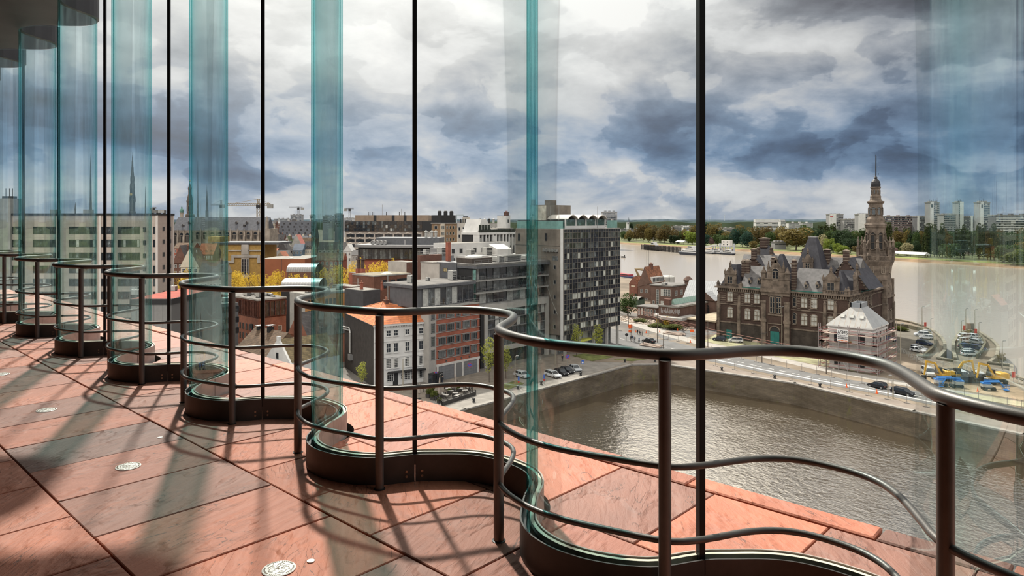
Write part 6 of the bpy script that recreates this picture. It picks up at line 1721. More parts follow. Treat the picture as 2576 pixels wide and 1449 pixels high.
def brick_apartments():
    b = Bld('tan_apartments', 'tan brick apartment block with pale end bays', 'apartment building', 1108, 346, 1086, 1150, 563)
    w,d,h=b.w,b.d,b.h
    MB().box(-w,0,0,d,0,h).build('walls', brick_mat('tan_brick',(.285,.19,.11),(.24,.155,.09),(.25,.18,.12)), b.root); MB().box(-w-.3,.3,-.3,d,h,h+.5).build('roof_edge', M_CONCG, b.root)
    b.fbox('pale_bay','A',0,b.uA(1118),0,h,.3,M_CREAM)
    for k in range(5):
        v=h-2.6-k*3.05
        o=band(b,'window_band','A',.4,b.uA(1118)-.3,v,v+1.6,3,M_WFRAME,[M_GLZ,M_MID],seed=k); o.location.x=.3
        b.windows('A',[(b.uA(px),v) for px in (1125,1133,1141)],1.0,1.5,1,1,M_WFRAME,[M_GLZ])
        b.windows('B',[(w*.5,v)],2.2,1.6,2,1,M_WFRAME,[M_GLZ])
    b.fbox('penthouse','A',1,d,h,b.z('A',1120,541),-1,M_DARK,inn=8)
    for i in range(3): MB().lathe([(1.0,0),(1.0,1.8),(.7,2.2),(0,2.3)],10).build('roof_tank', M_DARK, b.root, loc=(-4,3+i*4,b.z('A',1120,541)))
    b2 = Bld('grey_chimney_tower', 'pale grey stepped block with round chimneys right of the tan apartments', 'apartment building', 1172, 310, 1151, 1196, 561)
    w,d,h=b2.w,b2.d,b2.h
    MB().box(-w,0,0,d,0,h).build('walls', mat('pale_cement',(.42,.385,.34)), b2.root); MB().box(-w*.6,-1,1,d*.6,h,b2.z('B',1172,546)).build('upper_block', mat('pale_cement',(.42,.385,.34)), b2.root)
    MB().box(-w*.55,-1.5,1.2,d*.5,b2.z('B',1172,546),b2.z('B',1172,544)).build('cap', M_DARK, b2.root)
    b2.windows('B',[(w*(.25+.5*i),h-3.4-3.3*k) for i in range(2) for k in range(4)],1.3,1.5,1,1,M_WFRAME,[M_GLZ]); b2.windows('A',[(d*(.2+.3*i),h-5-3.3*k) for i in range(3) for k in range(3)],1.2,1.5,1,1,M_WFRAME,[M_GLZ])
    for i in range(3): MB().lathe([(.7,-6),(.7,.8),(.9,.9),(.9,1.4),(0,1.5)],10).build('round_stack', M_CREAM, b2.root, loc=(.8,1.5+i*2.2,h))
    for i in range(4): MB().lathe([(.35,0),(.3,1.6),(.45,1.7),(0,2.0)],8).build('cowl', M_DARK, b2.root, loc=(-w+1+i*1.1,1,h))
    b3 = Bld('white_block_tower', 'plain white block with a chimney beyond the white pilaster front', 'apartment building', 1273, 300, 1251, 1284, 543)
    w,d,h=b3.w,b3.d,b3.h
    MB().box(-w,0,0,d,0,h).build('walls', M_WHITEP, b3.root); chimney(b3,(-w*.3,2,h),(1.6,1.6,1.4),M_BRICKB,3); MB().box(-w,0,0,d,h,h+.2).build('roof', M_DARK, b3.root); b3.windows('A',[(d*.5,h-3)],.8,1.4,1,1,M_GFRAME,[M_GLZ])
    b4 = Bld('grey_low_block', 'wide pale grey block with vents left of the white block', 'apartment building', 1252, 330, 1195, 1262, 563)
    w,d,h=b4.w,b4.d,b4.h
    MB().box(-w,0,0,d,0,h).build('walls', M_CONCG, b4.root); MB().box(-w,0,0,d,h,h+.3).build('roof', M_ROOFL, b4.root)
    for i in range(5): MB().lathe([(.6,0),(.5,1.6),(.8,1.8),(0,2.4)],8).build('roof_vent', M_AC if i%2 else M_DARK, b4.root, loc=(-w*(i+.5)/5,2,h+.3))
    b4.windows('B',[(w*(i+.5)/6,h-3) for i in range(6)],1.4,1.6,2,1,M_WFRAME,[M_GLZ])
brick_apartments()
def pilaster_block():
    b = Bld('white_pilaster_block', 'white building with tall slim pilasters and a dark balcony line', 'office building', 1205, 245, 1192, 1297, 591)
    w,d,h=b.w,b.d,b.h
    MB().box(-w-6,-.5,0,d,0,h).build('walls', M_DARK, b.root); MB().box(-w-6.2,.4,-.3,d+.3,h,h+.8).build('eaves', M_WHITEP, b.root)
    n=11
    for i in range(n+1): b.fbox('pilaster','A',d*i/n-.22,d*i/n+.22,0,h,.3,M_WHITEP,inn=.5)
    for k in range(4): o=band(b,'window_band','A',0,d,h-4.2-k*3.6,h-1.0-k*3.6,n,M_DFRAME,[M_GLZ,M_MID,M_BLIND],[4,2,1],seed=k); o.location.x=-.5
    b.fbox('white_panel','A',d*4/n,d*5/n,h-4.5,h-.3,.1,M_WHITEP); b.fbox('end_fin','A',d-.2,d+.5,0,h+1.2,.8,M_WHITEP); b.fbox('left_wall','B',0,w,0,h+1,.2,M_WHITEP)
    MB().box(-10,-1.2,1,d,h+.8,b.z('A',1240,577)).build('set_back_storey', M_WHITEP, b.root)
    o=band(b,'window_band','A',1,d*.35,h+1.2,h+3.6,4,M_WFRAME,[M_GLZ],seed=8); o.location.x=-1.15
    rail_fence(b,'terrace_rail','A',0,d,h+.8,1.1,.1,M_DARK,1.5,bars=3); MB().box(-.1,.0,0,d,h+.8,h+1.8).build('glass_rail', M_GLZ, b.root)
    m=MB(); x0=-1.2; m.add([(x0,0.5,h+.8),(x0,8,h+.8),(x0,5,h+5.5),(x0,2.5,h+5.5),(-9,0.5,h+.8),(-9,8,h+.8),(-9,5,h+5.5),(-9,2.5,h+5.5)],[(0,1,2,3),(1,5,6,2),(0,3,7,4),(3,2,6,7)]); m.build('sloped_roof_room', M_WHITEP, b.root)
    m=MB(); m.box(-9,-1,d*.55,d,b.z('A',1240,577),b.z('A',1240,574)); m.build('flat_canopy', M_ROOFL, b.root)
    b2 = Bld('white_roof_complex', 'white modern flats with stepped roof terraces behind the balcony office', 'apartment building', 1136, 226, 1131, 1282, 613)
    w,d,h=b2.w,b2.d,b2.h
    MB().box(-9,0,0,d,0,h).build('walls', M_WHITEP, b2.root); MB().box(-8.7,-.3,.3,d-.3,h-.6,h+.05).build('roof', M_ROOFL, b2.root)
    b2.windows('A',[(b2.uA(px),h-3.2) for px in (1140,1160,1195,1215,1240)],1.3,1.5,2,1,M_GFRAME,[M_GLZ]); b2.windows('A',[(b2.uA(px),h-6.6) for px in (1140,1160,1180,1205,1230,1255)],1.3,1.9,2,1,M_GFRAME,[M_GLZ])
    m=MB(); m.box(0,6,b2.uA(1150),b2.uA(1275),0,h-4.0); m.build('lower_terrace', M_WHITEP, b2.root)
    for px,s in ((1165,(2.4,2,2)),(1208,(2,3,2.6)),(1262,(2,2,1.6))): ac_box(b2,(3.5,b2.uA(px),h-4),s)
    m=MB(); u=b2.uA(1225); m.add([(1,u,h-4),(5,u,h-4),(5,u,h-2.2),(1,u,h-.6),(1,u+7,h-4),(5,u+7,h-4),(5,u+7,h-2.2),(1,u+7,h-.6)],[(0,1,2,3),(4,7,6,5),(2,6,7,3),(1,5,6,2)]); m.build('glazed_lean_to', M_WHITEP, b2.root)
    b3 = Bld('grey_roof_annex', 'grey sheet-clad annex with roof machines left of the white flats', 'building', 1112, 215, 1050, 1142, 645)
    w,d,h=b3.w,b3.d,b3.h
    MB().box(-w,0,0,d,0,h).build('walls', mat('blue_grey_sheet',(.21,.215,.225),.6,.1,.08,.3), b3.root); MB().box(-w,0,0,d,h,h+.1).build('roof', M_ROOFG, b3.root)
    ac_box(b3,(-2.5,2,h+.1),(2.5,2,2.6)); MB().box(-7,-4,1,4,h+.1,h+2.4).build('roof_box', M_LAMP, b3.root); ac_box(b3,(-10,2,h+.1),(1.6,1.4,1.8)); rail_fence(b3,'roof_rail','B',0,w,h+.1,1.0,-.2,M_LAMP,2)
pilaster_block()
# ---- far skyline and cranes
def far_block(label, px, Y, pxl, pxr, py, m, rows=5, cols=6, name='apartment_block', cat='apartment building', wm=None, base=GZ, white_end=None, balc=None, yaw=YAW, groupx=None):
    b = Bld(name, label, cat, px, Y, pxl, pxr, py, yaw=yaw, base=base)
    if pxr is None: b.d = 14
    w,h=b.w,b.h
    MB().box(-w,0,0,b.d,0,h).build('walls', m, b.root); MB().box(-w-.5,.5,-.5,b.d+.5,h,h+.8).build('roof_edge', M_ROOFL, b.root)
    vis = min(h, rows*3.0)
    for k in range(rows):
        v=h-3.0-k*3.0
        if v<0: break
        band(b,'window_band','B',.6,w-.6,v,v+1.7,cols,wm or M_CONCG,[M_GLZ,M_MID,M_BLIND],[4,2,1],out=.25,seed=k+int(px))
        if pxr is not None and yaw!=YAW: band(b,'window_band','A',.6,b.d-.6,v,v+1.7,max(2,int(b.d/3)),wm or M_CONCG,[M_GLZ,M_MID],[3,1],out=.25,seed=k)
        if balc is not None: MB().box(-w+.4,-.4,-1.3,0,v-.9,v+.15).build('balcony_row', balc, b.root)
    if white_end is not None: b.fbox('white_end','B',*white_end,0,h+1.5,.4,M_WHITEP)
    for q in (.2,.5,.78): MB().box(-w*q-1.6,-w*q+1.6,b.d*.3,b.d*.7,h+.8,h+2.6).build('roof_housing', m, b.root)
    return b
M_HAZE = mat('hazy_concrete', (.28,.29,.31), .9, 0, .06, .1); M_HAZE2 = mat('hazy_pale_concrete', (.40,.405,.42), .9, 0, .05, .1)  # distance haze mixed into both concrete tones
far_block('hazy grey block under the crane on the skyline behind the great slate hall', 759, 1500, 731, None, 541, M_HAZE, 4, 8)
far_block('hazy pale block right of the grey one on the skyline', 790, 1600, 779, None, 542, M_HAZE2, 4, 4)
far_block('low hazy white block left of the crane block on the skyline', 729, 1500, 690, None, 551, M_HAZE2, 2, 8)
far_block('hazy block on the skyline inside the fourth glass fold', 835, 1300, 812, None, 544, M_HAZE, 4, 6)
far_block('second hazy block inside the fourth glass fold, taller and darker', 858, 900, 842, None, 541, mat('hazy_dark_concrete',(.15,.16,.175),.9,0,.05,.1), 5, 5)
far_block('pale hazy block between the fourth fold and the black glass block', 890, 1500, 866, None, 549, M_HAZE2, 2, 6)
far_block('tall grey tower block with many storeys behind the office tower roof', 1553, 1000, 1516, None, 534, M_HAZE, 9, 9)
def roof_sea():
    """distant low houses of the city: each one its own house"""
    rnd = random.Random(21)
    names = ['first','second','third','fourth','fifth','sixth','seventh','eighth','ninth','tenth','eleventh','twelfth','thirteenth','fourteenth','fifteenth','sixteenth','seventeenth','eighteenth','nineteenth','twentieth']
    xs = [672,684,696,708,720,733,747,762,776,1070,1090,1110,1150,1165,1180,1200,1215,1232]
    for i, px in enumerate(xs):
        Y = rnd.uniform(820,1150) if px < 800 else rnd.uniform(520,760)
        py = rnd.uniform(560,570) if px < 800 else rnd.uniform(572,586)
        zone = 'between church and great slate hall' if px < 800 else 'beyond the curved grey office'
        j = i if px < 800 else i-9
        house('distant_house', 'far small house %s, %s from the left' % (zone, names[j]), px+rnd.uniform(10,16), Y, px, None, py, rnd.uniform(3,6), rnd.choice([M_GREYR,M_CREAM,M_WHITEP,M_BRICKB]), rnd.choice([M_TILED,M_TILEB,M_TILER,M_SLATE]), rnd.choice('xy'), (3,2), chim=False)
roof_sea()
def crane(label, px, Y, py_jib, px0, px1, py_base=552, s=1.0, mcol=None, apex=None):
    k=Y/F; x,y=S(px,Y); c=empty('tower_crane',(x,y,GZ),YAW,label,'crane')
    mc=mcol or mat('crane_yellow',(.27,.20,.11),.7,.1,.1,1); z=lambda py: Zh(py,Y)-GZ
    def truss(P0,P1,wd,n,name):
        mb=MB(); P0,P1=Vector(P0),Vector(P1); dv=P1-P0
        u=Vector((0,1,0)); v=dv.cross(u).normalized()
        cor=[wd/2*(a*u+b_*v) for a,b_ in ((1,1),(1,-1),(-1,-1),(-1,1))]
        for q in cor: mb.tube([P0+q,P1+q],.14*s,4)
        for i in range(n):
            a=P0+dv*i/n; b_=P0+dv*(i+1)/n
            for j in range(4): mb.tube([a+cor[j],b_+cor[(j+1)%4]],.09*s,4)
        return mb.build(name,mc,c)
    truss((0,0,0),(0,0,z(py_jib)),2.0*s,20,'mast')
    truss(((px0-px)*k,0,z(py_jib)),((px1-px)*k,0,z(py_jib)),1.5*s,24,'jib')
    za=z(apex or py_jib-9); truss((0,0,z(py_jib)),(0,0,za),1.2*s,4,'apex')
    m=MB(); m.tube([(0,0,za),((px0-px)*k*.75,0,z(py_jib)+1)],.12*s,4); m.tube([(0,0,za),((px1-px)*k*.9,0,z(py_jib)+1)],.12*s,4); m.build('tie_bar',mc,c)
    e=px1 if abs(px1-px)<abs(px0-px) else px0
    MB().box((e-px)*k-2*s,(e-px)*k+2*s,-1,1,z(py_jib)-3*s,z(py_jib)).build('counterweight',M_CONCG,c)
    MB().box(-1.2*s,1.2*s,-1.6*s,0,z(py_jib)-3*s,z(py_jib)-.5).build('cab',M_DARK,c)
crane('yellow tower crane rising behind the gothic church roof', 650.5, 560, 514, 573, 680, s=1.1, apex=501)
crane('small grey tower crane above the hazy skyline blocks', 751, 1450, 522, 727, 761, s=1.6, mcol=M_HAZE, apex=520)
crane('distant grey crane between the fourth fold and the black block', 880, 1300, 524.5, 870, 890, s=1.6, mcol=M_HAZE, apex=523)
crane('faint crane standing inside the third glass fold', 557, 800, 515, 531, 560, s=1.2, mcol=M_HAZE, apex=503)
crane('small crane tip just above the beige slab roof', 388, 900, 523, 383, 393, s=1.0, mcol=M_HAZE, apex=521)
def gantry():
    Y=2500; k=Y/F; x,y=S(1158,Y); g=empty('gantry_crane',(x,y,GZ),YAW,'huge pale portal crane far away on the horizon','crane'); z=lambda py: Zh(py,Y)-GZ
    pale=mat('hazy_steel',(.36,.40,.45),.8,0,0)  # blue distance haze mixed into the steel tone
    MB().box(-10*k,10*k,-3,3,z(542),z(540)).build('beam',pale,g)
    for q in (-9,9): MB().box(q*k-1.5,q*k+1.5,-2,2,0,z(541)).build('leg',pale,g)
gantry()
# ================================================================== riverside depots and houses between tower and palace
def depots():
    brown = brick_mat('depot_brick',(.155,.095,.075),(.125,.075,.06),(.14,.10,.08))
    red = brick_mat('gable_brick',(.245,.105,.075),(.20,.085,.06),(.18,.12,.09))
    rust = lines_mat('rusty_tiles',(.235,.10,.055),(.14,.07,.045),.34,.2,'z',.9,0,.35)
    lead = lines_mat('grey_standing_seam',(.34,.34,.345),(.20,.20,.205),.9,.1,'x',.5,.2,.08)
    # tall gabled brick house
    b = Bld('gabled_brick_house','tall brown brick gable house with a rusty red tiled roof by the river','house',1636,325,1605,1671,711)
    w,d,h=b.w,b.d,b.h
    MB().box(-w,0,0,d,0,h).build('walls',brown,b.root)
    zr=b.z('A',1645,671)
    mb=MB(); P=[(-w-.3,-.2,h-2.5),(.3,-.2,h-.3),(.3,d+.3,h-.3),(-w-.3,d+.3,h-2.5),(-w*.45,-.2,zr),(-w*.45,d+.3,zr)]
    mb.add(P,[(0,4,5,3),(1,2,5,4)],0); mb.add(P,[(0,1,4),(2,3,5)],1); mb.build('tiled_roof',[rust,brown],b.root)
    m=MB(); m.box(-1.4,.35,1.2,d-.8,h-.2,h+2.2,0); m.box(-1.8,.6,1,d-.6,h+2.2,h+2.45,0); m.build('dormer_strip',[M_WFRAME],b.root)
    o=band(b,'window_band','A',1.4,d-1,h+.1,h+2.0,9,M_WFRAME,[M_GLZ],seed=2); o.location.x=.38
    b.windows('B',[(w*.5,h-1.2)],3.2,1.9,4,1,M_WFRAME,[M_GLZ]); b.windows('B',[(w*.3,h-5),(w*.7,h-5),(w*.3,h-9),(w*.7,h-9)],1.2,1.7,2,2,M_WFRAME,[M_GLZ]); b.windows('A',[(d*.3,h-5),(d*.6,h-5)],1.4,1.8,2,2,M_WFRAME,[M_GLZ])
    chimney(b,(-w*.45,d*.45,zr-1),(1.4,1.6,2.0),M_BRICKB,3)
    for q in (0,.9): MB().tube([(-w*.7-q,6,zr),(-w*.7-q,6,zr+9)],.1,4).build('aerial',M_DARK,b.root)
    b2 = Bld('red_gable_shed','small red brick gable shed left of the tall brown gable house','house',1604,335,1583,1615,716)
    w,d,h=b2.w,b2.d,b2.h; d=9
    MB().box(-w,0,0,d,0,h).build('walls',red,b2.root); MB().gable(-w,0,0,d,h,b2.z('B',1594,696)-h,'y',0,.15,1).build('tiled_roof',[rust,red],b2.root)
    b2.fbox('stone_plaque','B',w*.3,w*.75,h-1.2,h-.6,.06,M_CREAM); b2.fbox('door','B',w*.1,w*.3,0,2.2,.06,M_DARK)
    b3 = Bld('flat_brick_wing','long flat-roofed brown brick wing with tall white windows beside the gable house','building',1690,300,1637,1734,722)
    w,d,h=b3.w,b3.d,b3.h
    MB().box(-w,0,0,d,0,h).build('walls',brown,b3.root); MB().box(-w-.4,.4,-.4,d+.4,h,h+.5).build('roof_edge',M_ROOFG,b3.root)
    b3.windows('B',[(w*(.12+.11*i),h-4.2) for i in range(4)],1.3,3.0,1,3,M_WFRAME,[M_MID,M_BLIND]); b3.windows('B',[(w*(.12+.11*i),h-8.4) for i in range(4)],1.3,2.0,1,2,M_WFRAME,[M_GLZ,M_BLIND]); b3.windows('B',[(w*.66,h-8)],1.3,6.4,1,6,M_WFRAME,[M_MID,M_BLIND])
    b3.windows('B',[(w*.85,h-8)],1.0,1.4,2,1,M_WFRAME,[M_GLZ]); b3.windows('A',[(d*.25,h-4),(d*.55,h-4),(d*.82,h-4)],1.8,2.2,2,2,M_WFRAME,[M_GLZ])
    ac_box(b3,(-w*.45,2,h+.5),(2,2,1)); MB().lathe([(1.6,-12),(1.6,2.2),(2.1,2.3),(2.1,2.9),(.9,4.2),(0,4.4)],10).build('round_turret',brown,b3.root,loc=(.3,d-1.5,h-.5))
    b4 = Bld('seamed_roof_hall','low stone hall with a grey standing-seam metal roof left of the palace','building',1808,262,1722,1838,757)
    w,d,h=b4.w,b4.d,b4.h
    MB().box(-w,0,0,d,0,h).build('walls',brown,b4.root); MB().gable(-w,0,0,d,h,b4.z('B',1760,716)-h+1.2,'x',0,.5,1).build('seamed_roof',[lead,brown],b4.root)
    m=MB(); m.box(-7,-.2,-3.0,2,0,h+.3,0); m.gable(-7.4,.2,-3.4,6,h+.3,3.0,'y',1,.2,0); m.build('gabled_bay',[brown,lead],b4.root)
    b4.windows('B',[(w*(.3+.11*i),h-4) for i in range(6)],1.8,2.6,1,1,brown,[M_DARK],arch=.7,out=.2)
    o=b4.windows('B',[(3.5,h-4.6)],2.8,2.2,2,1,brown,[M_DARK],arch=1.2,out=.3)[0]; o.location.y=-3.02
    b5 = Bld('rooflight_depot','low dark brick depot with a long green rooflight and pale parapet','building',1706,246,1657,1806,775)
    w,d,h=b5.w,b5.d,b5.h; d=min(d,26)
    MB().box(-w,0,0,d,0,h).build('walls',brown,b5.root); MB().box(-w-.2,.3,-.3,d,h,h+.6).build('parapet',M_ROOFL,b5.root); MB().box(-w+.4,-.4,.4,d-.5,h+.6,h+.66).build('roof',M_ROOFG,b5.root)
    m=MB(); m.gable(-w+3,-3,3,d-2,h+.66,1.9,'y',0); m.build('green_rooflight',lines_mat('green_rooflight_glass',(.27,.40,.33),(.40,.42,.40),1.6,.1,'y',.3,0,.08),b5.root)
    chimney(b5,(-w*.6,1.0,h),(2.2,1.6,2.6),M_BRICKB,0)
    gr=MB(); rnd=random.Random(8)
    for i in range(26): gr.box(-w+1+i*.3,-w+1.16+i*.3,-.06,0,h-2.4+rnd.uniform(0,1),h-1.0+rnd.uniform(-.6,.7))
    gr.build('spray_paint',mat('pale_spray_paint',(.36,.34,.33),.8,0,.1,2),b5.root)
    b6 = Bld('canopy_office','low curved brick ticket office with a pale overhanging canopy','building',1722,243,1637,1808,798)
    w,d,h=b6.w,b6.d,b6.h; w*=.92; d=min(d,28)
    P=[(-w,2),(-w,9),(0,9),(0,-.5),(-3,-1.8),(-7,-2),(-w+4,-.5)]
    MB().prism(P,0,h-1.2).build('walls',brown,b6.root)
    P=[(x*1.06-.2,y*1.15-.6) for x,y in P]; MB().prism(P,h-1.2,h-.3).build('canopy',mat('pale_canopy',(.40,.38,.35),.8,0,.1,.3),b6.root)
    MB().box(.0,10,3,d,0,h-1.0).build('side_wing',brown,b6.root); MB().box(-.5,10.8,2,d,h-1.0,h-.5).build('wing_roof',mat('ochre_flat_roof',(.34,.28,.2),.9,0,.15,.3),b6.root)
    b6.windows('B',[(4,1.2),(7,1.2)],1.6,2.0,2,1,M_GFRAME,[M_GLZ,M_MID]); b6.fbox('yellow_panel','B',w-3,w-.6,.3,h-2,-1.0,mat('yellow_panel',(.42,.30,.11),.8,0,.15,1),inn=1.2)
    b7 = Bld('low_brick_shed','long low brick shed with slit windows at the tram works','building',1652,262,1604,1690,776)
    w,d,h=b7.w,b7.d,b7.h; d=8
    MB().box(-w,0,0,d,0,h).build('walls',brown,b7.root); MB().box(-w-.4,.4,-.4,d,h,h+.4).build('roof',M_ROOFG,b7.root)
    b7.windows('B',[(w*(i+.5)/6,1.4) for i in range(6)],.7,2.6,1,2,M_WFRAME,[M_BLIND,M_MID])
    b8 = Bld('green_canopy_hut','small green hut with a pale rounded roof','hut',1606,300,1587,1617,748)
    w,d,h=b8.w,b8.d,b8.h; d=5; n=8
    MB().box(-w,0,0,d,0,h-1.2).build('walls',mat('dark_green_sheet',(.06,.085,.06),.7,.1,.1,.5),b8.root)
    mb=MB(); mb.add([(x,d/2-d/2*math.cos(PI*i/n),h-1.2+1.2*math.sin(PI*i/n)) for x in (-w-.2,.2) for i in range(n+1)],[(i,n+1+i,n+2+i,i+1) for i in range(n)]); mb.build('rounded_roof',M_ROOFL,b8.root)
depots()

def vessel(name,label,px,py,length,ang,hull,deck,stories,hm,sm,band_m=None,mast=4,z=WR,cat='ship',beam=None):
    x,y=G(px,py,z); r=empty(name,(x,y,z),ang,label,cat); L_=length; B=beam or length*.24; H=length*.07
    P=[]; 
    for q in (0,1):
        zz=-.3 if q==0 else H; s=.86 if q==0 else 1
        P+=[(-L_/2*s,-B/2*s*.8,zz),(L_*.28*s,-B/2*s,zz),(L_*.5*s,0,zz+(H*.25 if q else 0)),(L_*.28*s,B/2*s,zz),(-L_/2*s,B/2*s*.8,zz)]
    MB().add(P,[(0,1,6,5),(1,2,7,6),(2,3,8,7),(3,4,9,8),(4,0,5,9),(5,6,7,8,9),(4,3,2,1,0)]).build('hull',hm,r)
    z0=H; l0=L_*.62; x0=-L_*.42
    for k in range(stories):
        bx=MB(); bx.box(x0,x0+l0,-B*.38,B*.38,z0,z0+deck,0); o=bx.build('deckhouse',sm,r)
        st=MB(); st.box(x0+.3,x0+l0-.3,-B*.385,B*.385,z0+deck*.45,z0+deck*.8); st.build('window_strip',band_m if (band_m is not None and k<2) else M_GLZ,r)
        z0+=deck; x0+=l0*.18; l0*=.55
    MB().tube([(x0,0,z0),(x0,0,z0+mast)],.14,5).build('mast',M_AC,r)
    MB().lathe([(.5,z0-deck*.5),(.45,z0+1.2),(0,z0+1.2)],8,(x0-L_*.12,0,0)).build('funnel',band_m or M_DARK,r)
    return r
M_HULLD=mat('dark_hull',(.035,.04,.055),.5,.1,.1,1); M_HULLW=mat('white_hull',(.55,.54,.53),.5,0,.06,1); M_YEL=mat('ship_yellow',(.55,.36,.06),.6,0,.05,1); M_HULLB=mat('blue_hull',(.03,.045,.11),.5,.1,.1,1)
AF=math.atan2(BU[1],BU[0])
vessel('work_vessel','white and yellow work vessel moored at the black jetty','' and 0 or 1651,629.5,34,AF+PI,M_HULLD,2.8,3,M_HULLD,M_HULLW,M_YEL,7)
vessel('excursion_boat','long white excursion boat right of the black jetty',1733,641,44,AF,M_HULLD,2.6,3,M_HULLD,M_HULLW,None,5)
vessel('white_cruiser','white cabin boat just right of the black window joint',1781,638,24,AF,M_HULLD,2.2,2,M_HULLD,M_HULLW,None,4)
vessel('grey_cruiser','white boat with dark hull below the floating pier',1801,638.5,26,AF,M_HULLD,2.0,2,M_HULLD,M_HULLW,None,5)
vessel('white_yacht','white yacht with a tall mast at the right end of the pier',1829,640.5,26,AF,M_HULLW,2.2,2,M_HULLD,M_HULLW,None,9)
vessel('launch','small dark launch alone on the river beside the office tower',1567,648,9,AF,M_HULLD,1.2,1,M_HULLD,M_LAMP,None,3)
s=vessel('blue_ship','blue ship with red deck gear at the near quay beside the office tower',1577,700,26,AF+PI,M_HULLB,1.4,1,M_HULLB,mat('red_deck_gear',(.32,.04,.05),.6,0,.1,1),None,13)
def river_things():
    wood=mat('black_piles',(.03,.027,.026),.9,0,.2,1)
    a,c=G(1614,628,WR),G(1708,636,WR); an=math.atan2(c[1]-a[1],c[0]-a[0]); d=math.hypot(c[0]-a[0],c[1]-a[1])
    j=empty('jetty',(*a,WR),an,'long black timber jetty on the far side of the river','jetty')
    MB().box(0,d,0,5,6.0,6.6).build('deck',wood,j); n=30
    mb=MB()
    for i in range(n+1): 
        for y in (0.3,4.7): mb.box(d*i/n-.35,d*i/n+.35,y-.35,y+.35,-2,7.4)
    mb.build('piles',wood,j); mb=MB()
    for zz in (1.5,3,4.5): mb.box(0,d,-.1,.2,zz,zz+.7)
    mb.build('fender_rails',wood,j)
    pale=mat('pale_steel_pier',(.36,.37,.38),.7,.1,.1,.5)
    a,c=G(1770,629,WR),G(1836,632,WR); an=math.atan2(c[1]-a[1],c[0]-a[0]); d=math.hypot(c[0]-a[0],c[1]-a[1])
    p=empty('floating_pier',(*a,WR),an,'grey steel pier on stilts with a covered gangway across the river','pier')
    MB().box(d*.3,d,0,9,5.6,6.4).build('platform',pale,p)
    for i in range(8): MB().lathe([(.8,-2),(.8,6)],8,(d*(.36+.09*i),1,0)).build('stilt',pale,p)
    MB().add([(0,1,2.4),(d*.45,1,6.4),(d*.45,4,6.4),(0,4,2.4),(0,1,5),(d*.45,1,8.6),(d*.45,4,8.6),(0,4,5)],[(0,1,5,4),(1,2,6,5),(2,3,7,6),(3,0,4,7),(4,5,6,7),(0,3,2,1)]).build('gangway',mat('white_gangway',(.5,.49,.47),.7,0,.05,1),p)
    k=empty('pier_house',(a[0]+math.cos(an)*d*.84-math.sin(an)*3,a[1]+math.sin(an)*d*.84+math.cos(an)*3,WR+6.4),an,'white two-storey cabin on the floating pier','house')
    MB().box(-7,7,-2.5,3,0,8.5).build('walls',M_WHITEP,k); MB().box(-12,-7,-2.5,3,0,3.2).build('annex',M_WHITEP,k)
    for x in (-3,3):
        for zz in (1.6,5.2):
            o=win_mesh(2,1.6,1,1,.1,.06,.08).build('window',[M_GFRAME,M_GLZ],k); o.location=(x,-2.51,zz); o.rotation_euler[2]=-PI/2
    for px,py in ((1772,628),(1812,630),(1847,631)):
        x,y=G(px,py+8,WR); tag(MB().lathe([(1.3,-2),(1.3,12),(1.0,13),(0,13)],10).build('mooring_pile',pale,loc=(x,y,WR)),'grey mooring pile in the river, %s of the three by the pier'%{1772:'leftmost',1812:'middle',1847:'rightmost'}[px],'mooring pile')
    # yellow quay crane behind the gable house and a white tank
    x,y=S(1607,345); c=empty('quay_crane',(x,y,GZ),YAW,'yellow boat crane rising left of the rusty roof','crane'); ym=mat('crane_yellow',(.42,.28,.10))
    z=lambda py: Zh(py,345)-GZ; k=345/F
    MB().tube([(0,0,0),(0,0,z(694))],1.0,8).build('pedestal',ym,c); MB().tube([(0,0,z(694)),(-8*k,0,z(677)),(10*k,0,z(678.5))],.7,6).build('boom',ym,c); MB().box(-1.6,1.6,-1.6,1.6,z(700),z(694)).build('cab',M_DARK,c)
    x,y=S(1680,350); t=empty('white_tank',(x,y,GZ),YAW,'white cylindrical tank behind the flat brick wing','tank'); MB().lathe([(3.4,0),(3.4,Zh(696,350)-GZ),(2.4,Zh(693,350)-GZ),(0,Zh(692,350)-GZ)],16).build('shell',M_AC,t); MB().tube([(0,-3.5,0),(0,-3.5,Zh(690,350)-GZ)],.1,4).build('ladder',M_DARK,t)
river_things()
# ================================================================== the far bank: blocks of flats
def bank_block(label, px0, px1, w_in, py, m, rows, cols, white=None, balc=None, name='apartment_block', wm=None, yaw_off=0.0):
    p = farpx(px1, w_in); Y = depth(p)
    return far_block(label, px1, Y, px0, None, py, m, rows, cols, name=name, base=GF, white_end=None, balc=balc, wm=wm)
M_FB = mat('block_brown', (.17,.125,.12), .9, 0, .08, .1); M_FG = mat('block_grey', (.26,.25,.245), .9, 0, .06, .1); M_FW = mat('block_white', (.52,.505,.49), .9, 0, .05, .1); M_FD = mat('block_dark', (.12,.115,.12), .9, 0, .08, .1)
B_ = bank_block('white slab block with a crowded roofline above the trees left of the palace', 1901, 1963, 520, 560, M_FW, 9, 6, wm=M_FW); MB().box(-B_.w,0,1,13,B_.h,B_.h+7).build('roof_storeys', M_FW, B_.root)
bank_block('white end tower joined to the white slab block', 1964, 1978, 500, 556, M_FW, 9, 3, wm=M_FW)
bank_block('low white block with long window strips right of the white slab', 1984, 2045, 600, 561, M_FW, 5, 7, wm=M_FW)
b=bank_block('tall block with a blank white end wall left of the palace tower', 2087, 2122, 420, 540, M_FG, 17, 8); b.fbox('white_end','B',b.w*.52,b.w,0,b.h+1.5,.6,M_WHITEP); b.fbox('red_sign','B',b.w*.75,b.w*.97,b.h-4,b.h-2.6,.7,mat('red_sign_print',(.4,.04,.04),.7,0,0))
